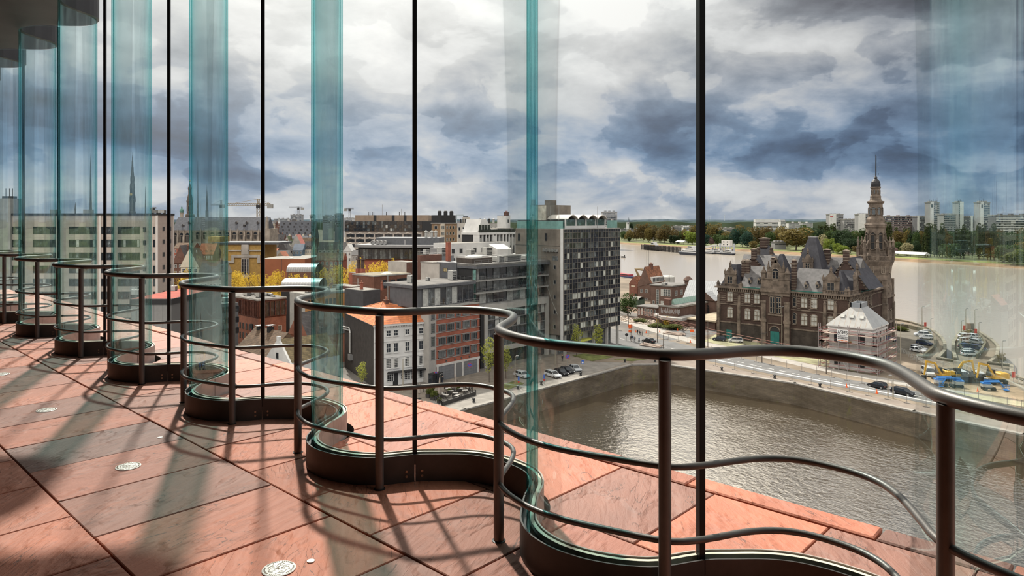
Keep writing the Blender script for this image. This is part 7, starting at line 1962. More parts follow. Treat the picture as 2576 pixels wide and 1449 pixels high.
bank_block('lower brown grey block right of the blank white end wall', 2124, 2160, 430, 553, M_FG, 12, 11)
b=bank_block('tall block with a wide white end wall just left of the palace tower', 2160, 2190, 400, 540, M_FG, 17, 8); b.fbox('white_end','B',b.w*.42,b.w,0,b.h+1.5,.6,M_WHITEP)
bank_block('very long brown slab block right of the palace tower', 2222, 2308, 420, 545, M_FB, 17, 26, wm=M_FB)
b=bank_block('grey blue slab with a white stair strip continuing the long brown block', 2308, 2341, 415, 546, M_FD, 17, 10); b.fbox('white_end','B',b.w*.86,b.w,0,b.h+2.5,.6,M_WHITEP)
def slim(label,a,c,e,py,flip=False):
    b=bank_block(label,a,e,330,py+3,M_FG,26,4,wm=M_FD); q=(e-c)/(e-a)
    if flip: b.fbox('white_end','B',0,b.w*(1-q),0,b.h+1.5,.6,M_WHITEP)
    else: b.fbox('white_end','B',b.w*q,b.w,0,b.h+1.5,.6,M_WHITEP); b.fbox('stair_window','B',b.w*(q+.08),b.w*.95,b.h-7,b.h-2.5,.7,M_DARK)
    for i in range(5): MB().tube([(-b.w*(i+.5)/5,4,b.h),(-b.w*(i+.5)/5,4,b.h+4+i%3)],.18,4).build('aerial',M_DARK,b.root)
slim('slim tower block on the far bank, left of its two mirror images',2341,2349,2364,507)
slim('mirror image of the slim tower block on the far bank, the narrow middle one',2412,2421,2424,507,True)  # reflection of the left tower, built as a solid block
slim('second image of the slim tower block on the far bank, the right one',2467,2474,2491,507)  # shifted image of the left tower, also built solid
b=bank_block('round-cornered grey block with balcony bands between two slim towers',2374,2405,300,541,M_FG,15,7,balc=M_FG)
b=bank_block('grey blue block with a pale central strip left of the right slim tower',2424,2467,420,547,M_FD,17,12); b.fbox('pale_strip','B',b.w*.46,b.w*.58,0,b.h+3,.6,M_FW)
b=bank_block('broad block with stepped white balconies at the right edge',2505,2600,300,542,M_FD,17,15,balc=M_FW)
# lower buildings among the trees
bank_block('grey terraced flats behind the round trees right of the jetty',1692,1745,330,569,M_FG,8,6)
bank_block('pale terraced flats with square windows beside the grey terraced flats',1719,1737,300,571,M_FW,7,4)
bank_block('low pale terraces far left on the other bank',1562,1612,420,576,M_FG,3,8)
bank_block('white slim stair tower at the far left of the other bank',1578,1583,500,561,M_FW,2,1)
bank_block('low brown flats behind the trees right of the black joint',1806,1850,480,574,M_FG,4,6)
bank_block('long low beige hall right of the palace tower',2245,2325,150,604,mat('beige_hall',(.33,.27,.215),.9,0,.06,.1),2,6)
bank_block('pale banded low hall between the poplar groups',2431,2455,150,606,MATS['beige_hall'],3,3)
bank_block('small flat pavilion by the big olive tree',1949,1978,50,610,M_FG,1,3)
x,y=S(1582,4200); r=empty('far_church',(x,y,GF),YAW,'tiny dark church steeple on the wooded horizon','church'); k=4200/F
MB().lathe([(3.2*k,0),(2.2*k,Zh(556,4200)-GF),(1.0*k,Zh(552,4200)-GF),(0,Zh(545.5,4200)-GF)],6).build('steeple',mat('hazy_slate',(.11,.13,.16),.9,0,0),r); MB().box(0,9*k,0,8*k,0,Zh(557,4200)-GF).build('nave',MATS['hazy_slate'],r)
def tents():
    for px,w_,hh,lab in ((1714,20,4,'white marquee roof on the bank beneath the bright green tree'),(2283,46,3,'long white marquee behind the hedge right of the palace tower')):
        p=farpx(px,36); t=empty('marquee',(*p,GF),AF+PI,lab,'marquee')
        MB().gable(-w_/2,w_/2,-5,5,hh,2.6,'x').build('roof',M_WHITEP,t); m=MB()
        for x in (-w_/2+.5,0,w_/2-.5):
            for y in (-4.6,4.6): m.box(x-.15,x+.15,y-.15,y+.15,0,hh)
        m.build('poles',M_LAMP,t)
tents()
def turbines():
    for i,(px,Y,py,lab) in enumerate(((1823,6500,537,'tall pale wind turbine on the horizon right of the black joint'),(1783,8000,541,'left one of two small wind turbines on the horizon'),(1787,8300,540,'right one of two small wind turbines on the horizon'))):
        k=Y/F; p=S(px,Y); t=empty('wind_turbine',(*p,GF),YAW,lab,'wind turbine'); hub=Zh(py+4,Y)-GF; wm=mat('turbine_white',(.46,.49,.53),.7,0,0)  # bluish haze mixed into the white
        MB().tube([(0,0,0),(0,0,hub)],1.6*k*.25,6).build('tower',wm,t)
        for j in range(3):
            a=2*PI*j/3+.3; MB().tube([(0,-2,hub),(4*k*math.sin(a),-2,hub+4*k*math.cos(a))],.24*k,4,r1=.06*k).build('blade',wm,t)
turbines()
# wooded ridges on the horizon, distance haze mixed into their colours
def ridge():
    rnd=random.Random(14)
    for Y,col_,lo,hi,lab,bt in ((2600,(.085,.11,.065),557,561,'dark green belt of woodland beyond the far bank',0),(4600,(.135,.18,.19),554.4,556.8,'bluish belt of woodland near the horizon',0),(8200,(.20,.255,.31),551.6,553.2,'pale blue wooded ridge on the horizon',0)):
        mb=MB(); n=150; pts=[]
        for i in range(n+1):
            px=-900+i*30; p=S(px,Y); q=S(px,Y+60); zt=Zh(rnd.uniform(lo,hi),Y); pts.append((p,q,zt))
        for a,c in zip(pts,pts[1:]):
            mb.add([(*a[0],GF-2),(*c[0],GF-2),(*c[0],c[2]),(*a[0],a[2]),(*c[1],GF-2),(*a[1],GF-2),(*c[1],c[2]),(*a[1],a[2])],[(0,1,2,3),(3,2,6,7),(4,5,7,6)])
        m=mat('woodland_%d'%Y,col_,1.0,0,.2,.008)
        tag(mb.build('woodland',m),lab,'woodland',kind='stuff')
ridge()
# ================================================================== trees
ORD=['first','second','third','fourth','fifth','sixth','seventh','eighth','ninth','tenth','eleventh','twelfth','thirteenth','fourteenth','fifteenth','sixteenth','seventeenth','eighteenth','nineteenth','twentieth','twenty-first','twenty-second','twenty-third','twenty-fourth']
def leaf_mat(name,c,var=.35):
    if name in MATS: return MATS[name]
    m=bpy.data.materials.new(name); m.use_nodes=True; t=NT(m.node_tree); b=t.n['Principled BSDF']; b.inputs['Roughness'].default_value=.8; b.inputs['Specular IOR Level'].default_value=.2
    rn=t.add('ShaderNodeNewGeometry').outputs['Random Per Island']
    t.l.new(t.ramp(rn,[(0,tuple(q*(1-var) for q in c)),(.5,c),(1,tuple(min(1,q*(1+var)) for q in c))]),b.inputs['Base Color'])
    tr=t.add('ShaderNodeBsdfTranslucent'); t.l.new(b.inputs['Base Color'].links[0].from_socket,tr.inputs[0])
    mx=t.add('ShaderNodeMixShader',inp={0:.3}); t.l.new(b.outputs[0],mx.inputs[1]); t.l.new(tr.outputs[0],mx.inputs[2]); t.l.new(mx.outputs[0],t.n['Material Output'].inputs[0])
    MATS[name]=m; return m
def crown_mesh(name,blobs,n,leaf,seed,flat=1.0):
    """unit crown (height 1, centred on the trunk): leaf clumps scattered through overlapping blobs"""
    rnd=random.Random(seed); mb=MB(); tot=sum(b[3]**2*b[4] for b in blobs)
    for (x,y,z,r,rz) in blobs:
        k=int(n*(r*r*rz)/tot)
        for _ in range(k):
            while True:
                v=Vector((rnd.uniform(-1,1),rnd.uniform(-1,1),rnd.uniform(-1,1)))
                if .001<v.length<=1: break
            v=v.normalized()*(v.length**.35)
            c=Vector((x+v.x*r,y+v.y*r,z+v.z*rz)); s=leaf*rnd.uniform(.6,1.35)
            q=Matrix.Rotation(rnd.uniform(0,6.28),3,'Z')@Matrix.Rotation(rnd.uniform(0,3.14),3,'X')
            a=rnd.uniform(.5,.95)
            P=[c+q@Vector(w)*s for w in ((-1,-a,0),(1,-a*.8,.25),(.9,a,0),(-.8,a,.3))]
            mb.add(P,[(0,1,2,3)])
    return mb.mesh(name,[leaf_mat('leaf_olive',(.15,.115,.035))])
def rblobs(seed,n,spread,r0,r1,zlo,zhi):
    rnd=random.Random(seed); o=[]
    for i in range(n):
        a=rnd.uniform(0,6.28); q=rnd.uniform(.15,1)*spread; z=rnd.uniform(zlo,zhi); r=rnd.uniform(r0,r1); o.append((q*math.cos(a),q*math.sin(a),z,r,r*rnd.uniform(.8,1.1)))
    return o
CROWNS={
 'round':[crown_mesh('crown',rblobs(i,15,.34,.15,.24,.22,.80)+[(0,0,.52,.36,.42)],1900,.027,i) for i in range(4)],
 'poplar':[crown_mesh('crown',[(0,0,.16+.09*k,.085+.03*math.sin(PI*(k+1)/10),.10) for k in range(9)],900,.022,20+i) for i in range(2)],
 'fine':[crown_mesh('crown',rblobs(40+i,26,.36,.06,.13,.16,.88)+[(0,0,.5,.2,.40)],3200,.0115,40+i) for i in range(4)],
 'bush':[crown_mesh('crown',rblobs(60+i,12,.42,.2,.32,.25,.6),2600,.03,60+i) for i in range(2)],
 'sparse':[crown_mesh('crown',[(.03*math.sin(k*2.1),.03*math.cos(k*1.7),.28+.125*k,.15*math.sin(PI*(k+1.2)/8)+.01,.075) for k in range(6)]+rblobs(80+i,12,.24,.04,.08,.25,.85),1500,.0105,80+i) for i in range(2)],
 'weeping':[crown_mesh('crown',rblobs(90,12,.36,.14,.22,.25,.72)+[(0,0,.55,.36,.36)],1900,.026,90)],
}
def trunk_mesh(kind,seed):
    rnd=random.Random(seed); mb=MB(); top={'poplar':.8,'bush':.3}.get(kind,.62)
    mb.tube([(0,0,0),(.004,.003,top*.5),(0,0,top)],.018 if kind!='sparse' else .010,6,r1=.006)
    for i in range(7):
        a=rnd.uniform(0,6.28); z=top*rnd.uniform(.35,.9); l=rnd.uniform(.12,.26) if kind!='poplar' else .06
        mb.tube([(0,0,z),(l*.5*math.cos(a),l*.5*math.sin(a),z+l*.5),(l*math.cos(a),l*math.sin(a),z+l*.9)],.007 if kind!='sparse' else .004,4,r1=.002)
    return mb.mesh('trunk',[mat('bark',(.085,.065,.05),.95,0,.2,3)])
TRUNKS={k:trunk_mesh(k,i) for i,k in enumerate(CROWNS)}
_tc=0
def tree(name,label,p,z,h,wd,kind,leafm,group=None,cat='tree'):
    global _tc; _tc+=1
    r=empty(name,(*p,z),(_tc*1.7)%6.28,label,cat,group); r.scale=(1,1,1)
    c=bpy.data.objects.new('crown',CROWNS[kind][_tc%len(CROWNS[kind])]); col.objects.link(c); c.parent=r; c.scale=(wd,wd,h)
    c.material_slots[0].link='OBJECT'; c.material_slots[0].material=leafm
    t=bpy.data.objects.new('trunk',TRUNKS[kind]); col.objects.link(t); t.parent=r; t.scale=(max(wd,h*.6),max(wd,h*.6),h)
    return r
LF={'olive':leaf_mat('leaf_olive',(.15,.115,.035)),'brown':leaf_mat('leaf_brown_green',(.105,.075,.026)),'dark':leaf_mat('leaf_dark_green',(.030,.050,.022)),'mid':leaf_mat('leaf_mid_green',(.055,.085,.026)),'bright':leaf_mat('leaf_bright_green',(.17,.215,.035)),'pop':leaf_mat('leaf_poplar',(.050,.062,.020)),'yellow':leaf_mat('leaf_spring_yellow',(.62,.44,.06)),'fresh':leaf_mat('leaf_fresh_green',(.36,.37,.07)),'pink':leaf_mat('leaf_blossom',(.24,.15,.14)),'pale':leaf_mat('leaf_pale_blossom',(.30,.27,.15)),'hedge':leaf_mat('leaf_hedge',(.10,.115,.025)),'teal':leaf_mat('leaf_blue_green',(.026,.060,.042))}
# far bank: (px, top y, width px, metres inland, kind, colour)
FT=[(1571,582,16,70,'round','mid'),(1583,579,20,60,'round','olive'),(1583,597,8,45,'poplar','mid'),(1588,561,9,430,'poplar','dark'),(1601,576,18,90,'round','brown'),(1618,563,32,55,'round','brown'),(1632,572,20,50,'round','olive'),(1644,565,26,65,'round','brown'),(1660,578,18,60,'round','olive'),(1672,563,34,55,'round','brown'),(1695,575,22,60,'round','brown'),(1688,592,9,38,'poplar','dark'),(1697,592,9,38,'poplar','dark'),(1705,593,10,40,'poplar','dark'),(1723,577,20,110,'round','olive'),(1743,583,34,48,'round','bright'),(1733,590,16,60,'round','mid'),(1747,567,30,130,'round','olive'),(1776,560,16,120,'poplar','teal'),(1776,589,22,45,'round','teal'),(1793,564,36,120,'round','olive'),(1789,596,14,50,'round','pink'),(1806,588,28,60,'round','mid'),(1822,592,28,45,'round','mid'),(1830,580,24,80,'round','olive'),(1848,575,26,50,'round','teal'),
 (1862,563,30,150,'round','olive'),(1868,576,34,60,'round','dark'),(1880,580,30,40,'round','teal'),(1890,574,26,80,'round','olive'),(1903,568,20,180,'round','mid'),(1912,572,34,70,'round','brown'),(1928,571,30,60,'round','brown'),(1938,582,26,50,'round','mid'),(1955,578,28,80,'round','olive'),(1966,568,34,160,'round','olive'),(1896,606,22,25,'round','olive'),(1922,608,26,30,'round','mid'),(2003,571,76,45,'weeping','olive'),(1975,575,24,70,'round','brown'),(2022,565,26,200,'round','mid'),(2037,570,26,150,'round','mid'),(2050,572,36,120,'round','dark'),(2047,588,16,60,'round','mid'),(2078,562,9,250,'poplar','pop'),(2085,566,9,240,'poplar','pop'),(2092,564,8,230,'poplar','mid'),(2099,563,9,220,'poplar','pop'),(2065,566,14,260,'poplar','pop'),(2073,588,22,60,'round','pale'),(2083,601,24,40,'round','bright'),(2090,580,30,110,'round','mid'),(2104,580,26,100,'round','mid'),(2117,578,34,90,'round','dark'),(2106,611,22,30,'round','bright'),(2120,618,30,26,'round','bright'),(2097,613,18,34,'round','mid'),(2132,580,30,85,'round','dark'),(2140,600,34,50,'round','dark'),(2152,578,30,110,'round','mid'),(2160,600,26,60,'round','dark'),(2158,618,22,35,'round','brown'),(2172,575,20,120,'poplar','mid'),
 (2226,559,11,90,'poplar','pop'),(2236,560,15,80,'poplar','pop'),(2255,573,9,170,'poplar','pop'),(2278,575,12,160,'poplar','pop'),(2287,574,10,160,'poplar','pop'),(2309,580,9,160,'poplar','pop'),(2316,580,8,160,'poplar','pop'),(2259,607,20,60,'round','mid'),(2282,610,27,55,'round','pale'),(2306,604,22,70,'round','dark'),(2249,622,16,45,'round','pink'),(2328,590,14,60,'poplar','pop'),(2334,563,14,55,'poplar','pop'),(2341,562,10,60,'poplar','pop'),(2351,566,13,55,'poplar','pop'),(2358,578,10,58,'poplar','brown'),(2364,580,8,55,'poplar','pop'),(2371,562,11,55,'poplar','pop'),(2387,588,30,80,'round','brown'),(2390,613,36,22,'round','mid'),(2408,578,12,60,'poplar','pop'),(2417,577,14,55,'poplar','pop'),(2425,566,10,58,'poplar','pop'),(2446,582,18,75,'round','pop'),(2463,562,12,55,'poplar','pop'),(2475,566,12,55,'poplar','pop'),(2485,580,10,55,'poplar','brown'),(2492,575,9,58,'poplar','pop'),(2501,563,11,55,'poplar','pop'),(2517,590,34,110,'round','brown'),(2536,588,44,80,'round','dark'),(2524,615,40,30,'round','mid'),(2552,614,40,34,'round','mid'),(2565,592,40,110,'round','brown'),(2575,606,40,45,'round','olive'),(2550,634,44,16,'round','hedge'),(2578,628,40,14,'round','hedge'),(2512,577,20,170,'round','olive')]
def ordn(i):
    if i < 20: return ORD[i]
    t = ('twent','thirt','fort','fift','sixt','sevent')[(i+1)//10-2]; u = (i+1) % 10
    return t+'ieth' if u == 0 else t+'y-'+ORD[u-1]
_r = random.Random(77)
for _px in range(1567, 2590, 13):
    FT.append((_px+_r.uniform(-4,4), _r.uniform(576,586)+(2 if _px < 1850 else 0), _r.uniform(18,28), _r.uniform(105,190 if not 2235 < _px < 2335 and not 2420 < _px < 2465 else 125), 'round', _r.choice(('mid','dark','olive','brown','mid'))))
def far_trees():
    cnt={}; nm={'olive':'olive','brown':'brownish','dark':'dark green','mid':'green','bright':'bright green','pop':'slender dark','teal':'blue-green','pink':'pink','pale':'pale blossoming','hedge':'greyish green'}
    sh={'round':'round','poplar':'upright','weeping':'very broad weeping','bush':'low'}
    tot={}
    for f in FT: k=(f[4],f[5]); tot[k]=tot.get(k,0)+1
    for px,py,wp,wi,kind,c in sorted(FT):
        p=farpx(px,wi); Y=depth(p); h=Zh(py,Y)-GF; wd=wp*Y/F
        k=(kind,c); i=cnt.get(k,0); cnt[k]=i+1
        lab='%s %s tree on the far bank'%(nm[c],sh[kind]) if tot[k]==1 else '%s %s tree on the far bank, %s such from the left'%(nm[c],sh[kind],ordn(i))
        scale={'round':1.3,'poplar':4.8,'weeping':1.2,'bush':1.0}[kind]
        tree('poplar' if kind=='poplar' else 'broad_tree',lab,p,GF,h*1.04,wd*scale,kind,LF[c],'trees on the far river bank')
far_trees()
# yellow spring trees in the old town
YT=[(405,668,40,300),(428,660,44,330),(455,690,40,255),(470,664,46,300),(500,672,46,320),(532,668,50,330),(560,675,40,335),(592,668,40,300),(612,688,34,255),(606,676,30,310),(640,680,36,300),(664,694,30,270),(682,682,34,290),(701,671,34,300),(722,690,30,270),(744,679,34,290),(768,683,34,285),(790,688,34,280),(815,660,46,300),(850,655,46,300),(884,650,52,285),(912,637,44,278),(938,644,48,272),(962,642,42,278),(985,642,42,296),(1008,650,34,294),(690,708,26,250)]
for i,(px,py,wp,Y) in enumerate(sorted(YT)):
    p=S(px,Y); h=Zh(py,Y)-GZ
    tree('spring_tree','yellow budding spring tree in the old town, %s from the left'%(ORD+['twenty-fifth','twenty-sixth','twenty-seventh'])[i],p,GZ,h,wp*Y/F*1.35,'fine',LF['yellow'],'yellow spring trees in the old town')
# fresh young trees and shrubs on the near quays
def near(name,lab,px,py,top,wp,kind,c,z=GZ,cat='tree'):
    p=G(px,py,z); Y=depth(p); tree(name,lab,p,z,Zh(top,Y)-z,wp*Y/F*{'sparse':2.1,'round':1.3,'bush':1.25,'fine':1.5}[kind],kind,LF[c],None,cat)
near('young_tree','fresh green young tree before the grey garage doors',1231,962,845,48,'sparse','fresh')
near('young_tree','fresh green young tree right behind the railing post',1273,952,868,40,'sparse','fresh')
near('young_tree','fresh green young tree left in front of the tower ground floor',1450,896,813,36,'sparse','fresh')
near('young_tree','fresh green young tree right in front of the tower ground floor',1505,889,813,40,'sparse','fresh')
near('young_tree','slim fresh green tree beside the dark boarded wall',912,975,908,34,'sparse','fresh')
near('side_tree','yellow green tree low behind the fourth fold left of the boarded wall',775,900,800,56,'fine','yellow')
near('leafy_tree','dense green tree at the foot of the office tower on the river side',1578,795,733,38,'round','mid')
near('shrub_bed','dark green shrub bed before the long low brick shed',1616,811,800,28,'bush','hedge',cat='shrub')
near('shrub_bed','wide dark green shrub bed before the ticket office, left half',1655,821,811,36,'bush','hedge',cat='shrub')
near('shrub_bed','wide dark green shrub bed before the ticket office, right half',1687,828,812,36,'bush','hedge',cat='shrub')
near('ochre_shrub','yellow ochre small tree in the shrub bed before the ticket office',1679,822,794,20,'round','yellow',cat='shrub')
near('ivy_tree','small olive tree against the flat brick wing',1637,752,715,16,'round','olive')
near('wall_bush','yellow flowering bush growing from the dock wall',1822,949,939,10,'bush','yellow',z=-38.5,cat='shrub')
near('wall_bush','tiny yellow bush on the dock wall further right',2040,985,976,9,'bush','yellow',z=-38.8,cat='shrub')
near('wall_bush','green tuft on the dock wall near the black joint',1775,948,942,9,'bush','bright',z=-39,cat='shrub')
near('bare_tree','thin half-bare tree on the quay at the far right',2520,925,886,30,'sparse','olive')
# ================================================================== vehicles, people and street furniture
M_TYRE = mat('tyre_rubber', (.02,.02,.02), .9, 0, 0); M_HUB = mat('wheel_rim', (.34,.34,.35), .35, .8, 0)
M_CGLASS = mat('car_glass', (.02,.024,.028), .06, 0, 0, spec=.7); M_HEADL = mat('headlamp', (.6,.6,.6), .15, 0, 0, spec=.8); M_TAIL = mat('tail_lamp', (.30,.015,.012), .3, 0, 0)
PAINT = {k: mat('car_paint_'+k, c, .25, .25, 0, spec=.6) for k, c in dict(white=(.66,.66,.66), silver=(.40,.41,.42), black=(.018,.018,.02), navy=(.02,.026,.075), cream=(.56,.54,.48)).items()}
def car_parts(kind):
    L_, W, H = dict(hatch=(4.1,1.74,1.48), sedan=(4.6,1.8,1.44), wagon=(4.65,1.8,1.5), mpv=(4.3,1.78,1.62), suv=(4.5,1.85,1.7), van=(4.9,1.95,1.95))[kind]
    a, b = -L_/2, L_/2
    belt = H*.60
    hood = .62 if kind not in ('van','mpv') else .72
    low = [(a+.05,.28),(a,.50),(a+.03,belt*.93),(a+.12,belt),(b-1.15,belt*.98),(b-.45,belt*.90),(b-.06,belt*.74),(b,.46),(b-.08,.26)]
    mb = MB(); n = len(low)
    for s, t in ((-1,0),(1,0)): pass
    rows = [(W*.5-.10,0.0),(W*.5,.0)]
    P = []
    for y in (-W/2, W/2):
        P += [(x, y*(.94 if z > belt*.85 else 1.0), z) for x, z in low]
    F_ = [(i,(i+1)%n,n+(i+1)%n,n+i) for i in range(n)]+[tuple(range(n))[::-1], tuple(range(n,2*n))]
    mb.add(P, F_, 0)
    # roof and pillars
    rb = {'hatch':(a+.18,a+.55),'sedan':(a+.75,a+1.35),'wagon':(a+.15,a+.42),'mpv':(a+.12,a+.45),'suv':(a+.15,a+.5),'van':(a+.06,a+.2)}[kind]
    rf = {'hatch':(b-1.05,b-1.75),'sedan':(b-1.2,b-1.95),'wagon':(b-1.15,b-1.9),'mpv':(b-.75,b-1.5),'suv':(b-1.1,b-1.75),'van':(b-.7,b-1.25)}[kind]
    wt = W*.40; wb = W*.465
    q = [(rb[0],belt),(rf[0],belt*.97),(rf[1],H-.05),(rb[1],H-.05)]
    G_ = MB(); G_.add([(x,-(wb if z<H*.8 else wt),z) for x,z in q]+[(x,(wb if z<H*.8 else wt),z) for x,z in q], [(0,1,2,3),(7,6,5,4),(1,5,6,2),(4,0,3,7)], 0)
    mb.add([(rb[1]-.03,-wt-.02,H-.06),(rf[1]+.05,-wt-.02,H-.06),(rf[1]+.05,wt+.02,H-.06),(rb[1]-.03,wt+.02,H-.06),(rb[1]+.12,-wt+.12,H),(rf[1]-.1,-wt+.12,H),(rf[1]-.1,wt-.12,H),(rb[1]+.12,wt-.12,H)], [(0,1,5,4),(1,2,6,5),(2,3,7,6),(3,0,4,7),(4,5,6,7)], 0)
    for s in (-1,1):
        for (x0,x1) in ((rb[0],rb[1]),(rf[0],rf[1]),((rb[0]+rf[0])/2,(rb[1]+rf[1])/2+.05)):
            mb.tube([(x0,s*wb,belt),(x1,s*wt,H-.05)], .05, 4)
    w = MB(); w.lathe([(0,-.10),(.21,-.10),(.31,-.09),(.31,.09),(.21,.10)], 14, m=0); w.lathe([(.2,.10),(.16,.115),(0,.105)], 10, m=1)
    Mx = Matrix.Rotation(PI/2,4,'X'); w.v = [tuple(Mx@Vector(v)) for v in w.v]
    hl = MB(); hl.box(b-.12,b+.0,-W*.46,-W*.27,belt*.6,belt*.76); hl.box(b-.12,b+.0,W*.27,W*.46,belt*.6,belt*.76)
    tl = MB(); tl.box(a-.01,a+.1,-W*.47,-W*.33,belt*.68,belt*.92); tl.box(a-.01,a+.1,W*.33,W*.47,belt*.68,belt*.92)
    return dict(body=mb.mesh('car_body',[PAINT['white']]), windows=G_.mesh('car_windows',[M_CGLASS]), wheel=w.mesh('wheel',[M_TYRE,M_HUB]), headlamps=hl.mesh('headlamps',[M_HEADL]), tail_lamps=tl.mesh('tail_lamps',[M_TAIL]), dims=(L_,W,H))
CARS = {}
def car(kind, paint, px, py, ang, lab, z=GZ, dz=.045, group=None):
    if kind not in CARS: CARS[kind] = car_parts(kind)
    c = CARS[kind]; L_, W, H = c['dims']; x, y = G(px, py, z)
    r = empty('car', (x, y, z+dz), ang, lab, 'car', group)
    for nm in ('body','windows','headlamps','tail_lamps'):
        o = bpy.data.objects.new(nm, c[nm]); col.objects.link(o); o.parent = r
        if nm == 'body': o.material_slots[0].link = 'OBJECT'; o.material_slots[0].material = PAINT[paint]
    for sx in (-.31,.33):
        for sy in (-1,1):
            o = bpy.data.objects.new('wheel', c['wheel']); col.objects.link(o); o.parent = r; o.location = (L_*sx, sy*(W/2-.08), .31); o.rotation_euler[2] = 0 if sy < 0 else PI
    return r
RD = R(-13)
car('wagon','white',1391,948,R(-12),'white estate car, first in the parked row right of the glass fold')
car('hatch','black',1412,943,R(-12),'black hatchback parked next to the white estate car')
car('hatch','black',1427,938,R(-12),'second black hatchback in the parked row, beside the silver saloon')
car('sedan','silver',1446,932,R(-25),'silver saloon at the far end of the parked row')
car('wagon','white',1314,949,R(-10),'white car half hidden left of the nearest glass fold')
car('sedan','black',1633,862,R(180-14),'black saloon driving on the road past the people')
car('hatch','black',1810,857,R(200),'black hatchback with a bright windscreen on the sandy lot')
car('mpv','cream',1851,861,R(205),'pale people carrier on the sandy lot before the palace')
car('hatch','black',1980,864,R(210),'black car parked near the teal portal')
car('hatch','silver',2021,869,R(205),'silver car parked right of the black car near the portal')
car('hatch','black',2208,976,R(-15+180),'black hatchback on the dock road under the handrail')
car('wagon','black',2272,993,R(-15),'black estate car following along the dock road')
car('suv','white',2319,846,R(200),'white off-roader on the pier, rear of the parked line')
car('hatch','white',2331,853,R(195),'white saloon beside the white off-roader on the pier')
car('hatch','white',2327,841,R(200),'white car furthest back on the pier')
car('wagon','navy',2327,868,R(-20),'navy blue car parked alone on the pier')
car('wagon','silver',2313,882,R(-20),'silver car in the front pair on the pier')
car('hatch','white',2310,886,R(-20),'white car nearest the rail on the pier')
car('hatch','navy',2238,858,R(20),'navy car half hidden behind the scaffolded pavilion')
car('suv','white',2429,851,R(60),'white car back left on the mirrored pier')  # from here the pier's cars repeated on its mirror image
car('hatch','white',2427,861,R(60),'white hatchback second from the back, left side of the mirrored pier')
car('wagon','navy',2429,876,R(70),'navy car on the left side of the mirrored pier')
car('hatch','white',2452,851,R(-20),'white car back right on the mirrored pier')
car('hatch','silver',2459,865,R(-20),'silver car on the right side of the mirrored pier')
car('wagon','navy',2458,880,R(-20),'navy car on the right side of the mirrored pier')
car('wagon','white',2441,895,R(43),'white car in front on the mirrored pier, broadside')
car('wagon','white',2441,890,R(43),'white car just behind the broadside one on the mirrored pier')
car('van','white',2336,944,R(-60),'white van beside the left excavator')
car('van','white',2422,954,R(-60),'white van left of the dark lock gate')
car('van','white',2464,957,R(-60),'white van right of the dark lock gate')

# ---- people: one skinned body per pose, copied
def person_mesh(name, joints, edges, radii, cols):
    me = bpy.data.meshes.new(name); me.from_pydata(joints, edges, [])
    o = bpy.data.objects.new('tmp', me); col.objects.link(o)
    md = o.modifiers.new('s','SKIN'); md.use_smooth_shade = True
    for i, r_ in enumerate(radii): me.skin_vertices[0].data[i].radius = (r_, r_)
    me.skin_vertices[0].data[0].use_root = True
    sb = o.modifiers.new('d','SUBSURF'); sb.levels = 1; sb.render_levels = 1
    dg = bpy.context.evaluated_depsgraph_get(); dg.update()
    out = bpy.data.meshes.new_from_object(o.evaluated_get(dg)); bpy.data.objects.remove(o)
    for m in cols: out.materials.append(m)
    for p in out.polygons:
        z = p.center.z; x = abs(p.center.x)
        p.material_index = 2 if (z > 1.47 or (z < .86 and x > .26 and z > .6)) else (1 if z > .88 else 0)
        if z > 1.66: p.material_index = 3
    out.name = name; return out
M_SKIN = mat('skin', (.45,.27,.19), .7, 0, 0); M_HAIR = mat('dark_hair', (.03,.022,.018), .8, 0, 0)
JEAN = mat('dark_trousers', (.03,.033,.045), .9, 0, 0)
def pose(step):
    J = [(0,0,.95),(0,0,1.15),(0,.0,1.38),(0,.01,1.50),(0,.03,1.62),(0,.03,1.72)]
    E = [(0,1),(1,2),(2,3),(3,4),(4,5)]; Rr = [.15,.14,.155,.06,.095,.08]
    def chain(at, pts, rs):
        p = at
        for q, r_ in zip(pts, rs): J.append(q); Rr.append(r_); E.append((p, len(J)-1)); p = len(J)-1
    chain(0, [(-.10,step*.10,.88),(-.11,step*.26,.48),(-.11,step*.22,.08),(-.11,step*.22+.15,.05)], [.10,.07,.05,.045])
    chain(0, [(.10,-step*.10,.88),(.11,-step*.14,.48),(.11,-step*.40,.10),(.11,-step*.40+.14,.05)], [.10,.07,.05,.045])
    chain(2, [(-.22,0,1.36),(-.28,-step*.16,1.08),(-.27,-step*.05+.05,.82),(-.27,.08,.74)], [.07,.052,.042,.035])
    chain(2, [(.22,0,1.36),(.28,step*.16,1.08),(.27,step*.25+.05,.84),(.27,step*.28+.08,.76)], [.07,.052,.042,.035])
    return J, E, Rr
PM = {}
for nm, st in (('walk',.75),('stand',.08)):
    for cn, cc in (('black',(.02,.02,.022)),('blue',(.05,.075,.13)),('grey',(.14,.135,.13))):
        J, E, Rr = pose(st); PM[nm,cn] = person_mesh('person_'+nm+'_'+cn, J, E, Rr, [JEAN, mat('jacket_'+cn, cc, .9, 0, 0), M_SKIN, M_HAIR])
def person(px, py, ang, ps, cn, lab):
    x, y = G(px, py); o = bpy.data.objects.new('person', PM[ps,cn]); col.objects.link(o); o.location = (x, y, GZ+.03); o.rotation_euler[2] = ang
    tag(o, lab, 'person', 'passers-by at the road works')
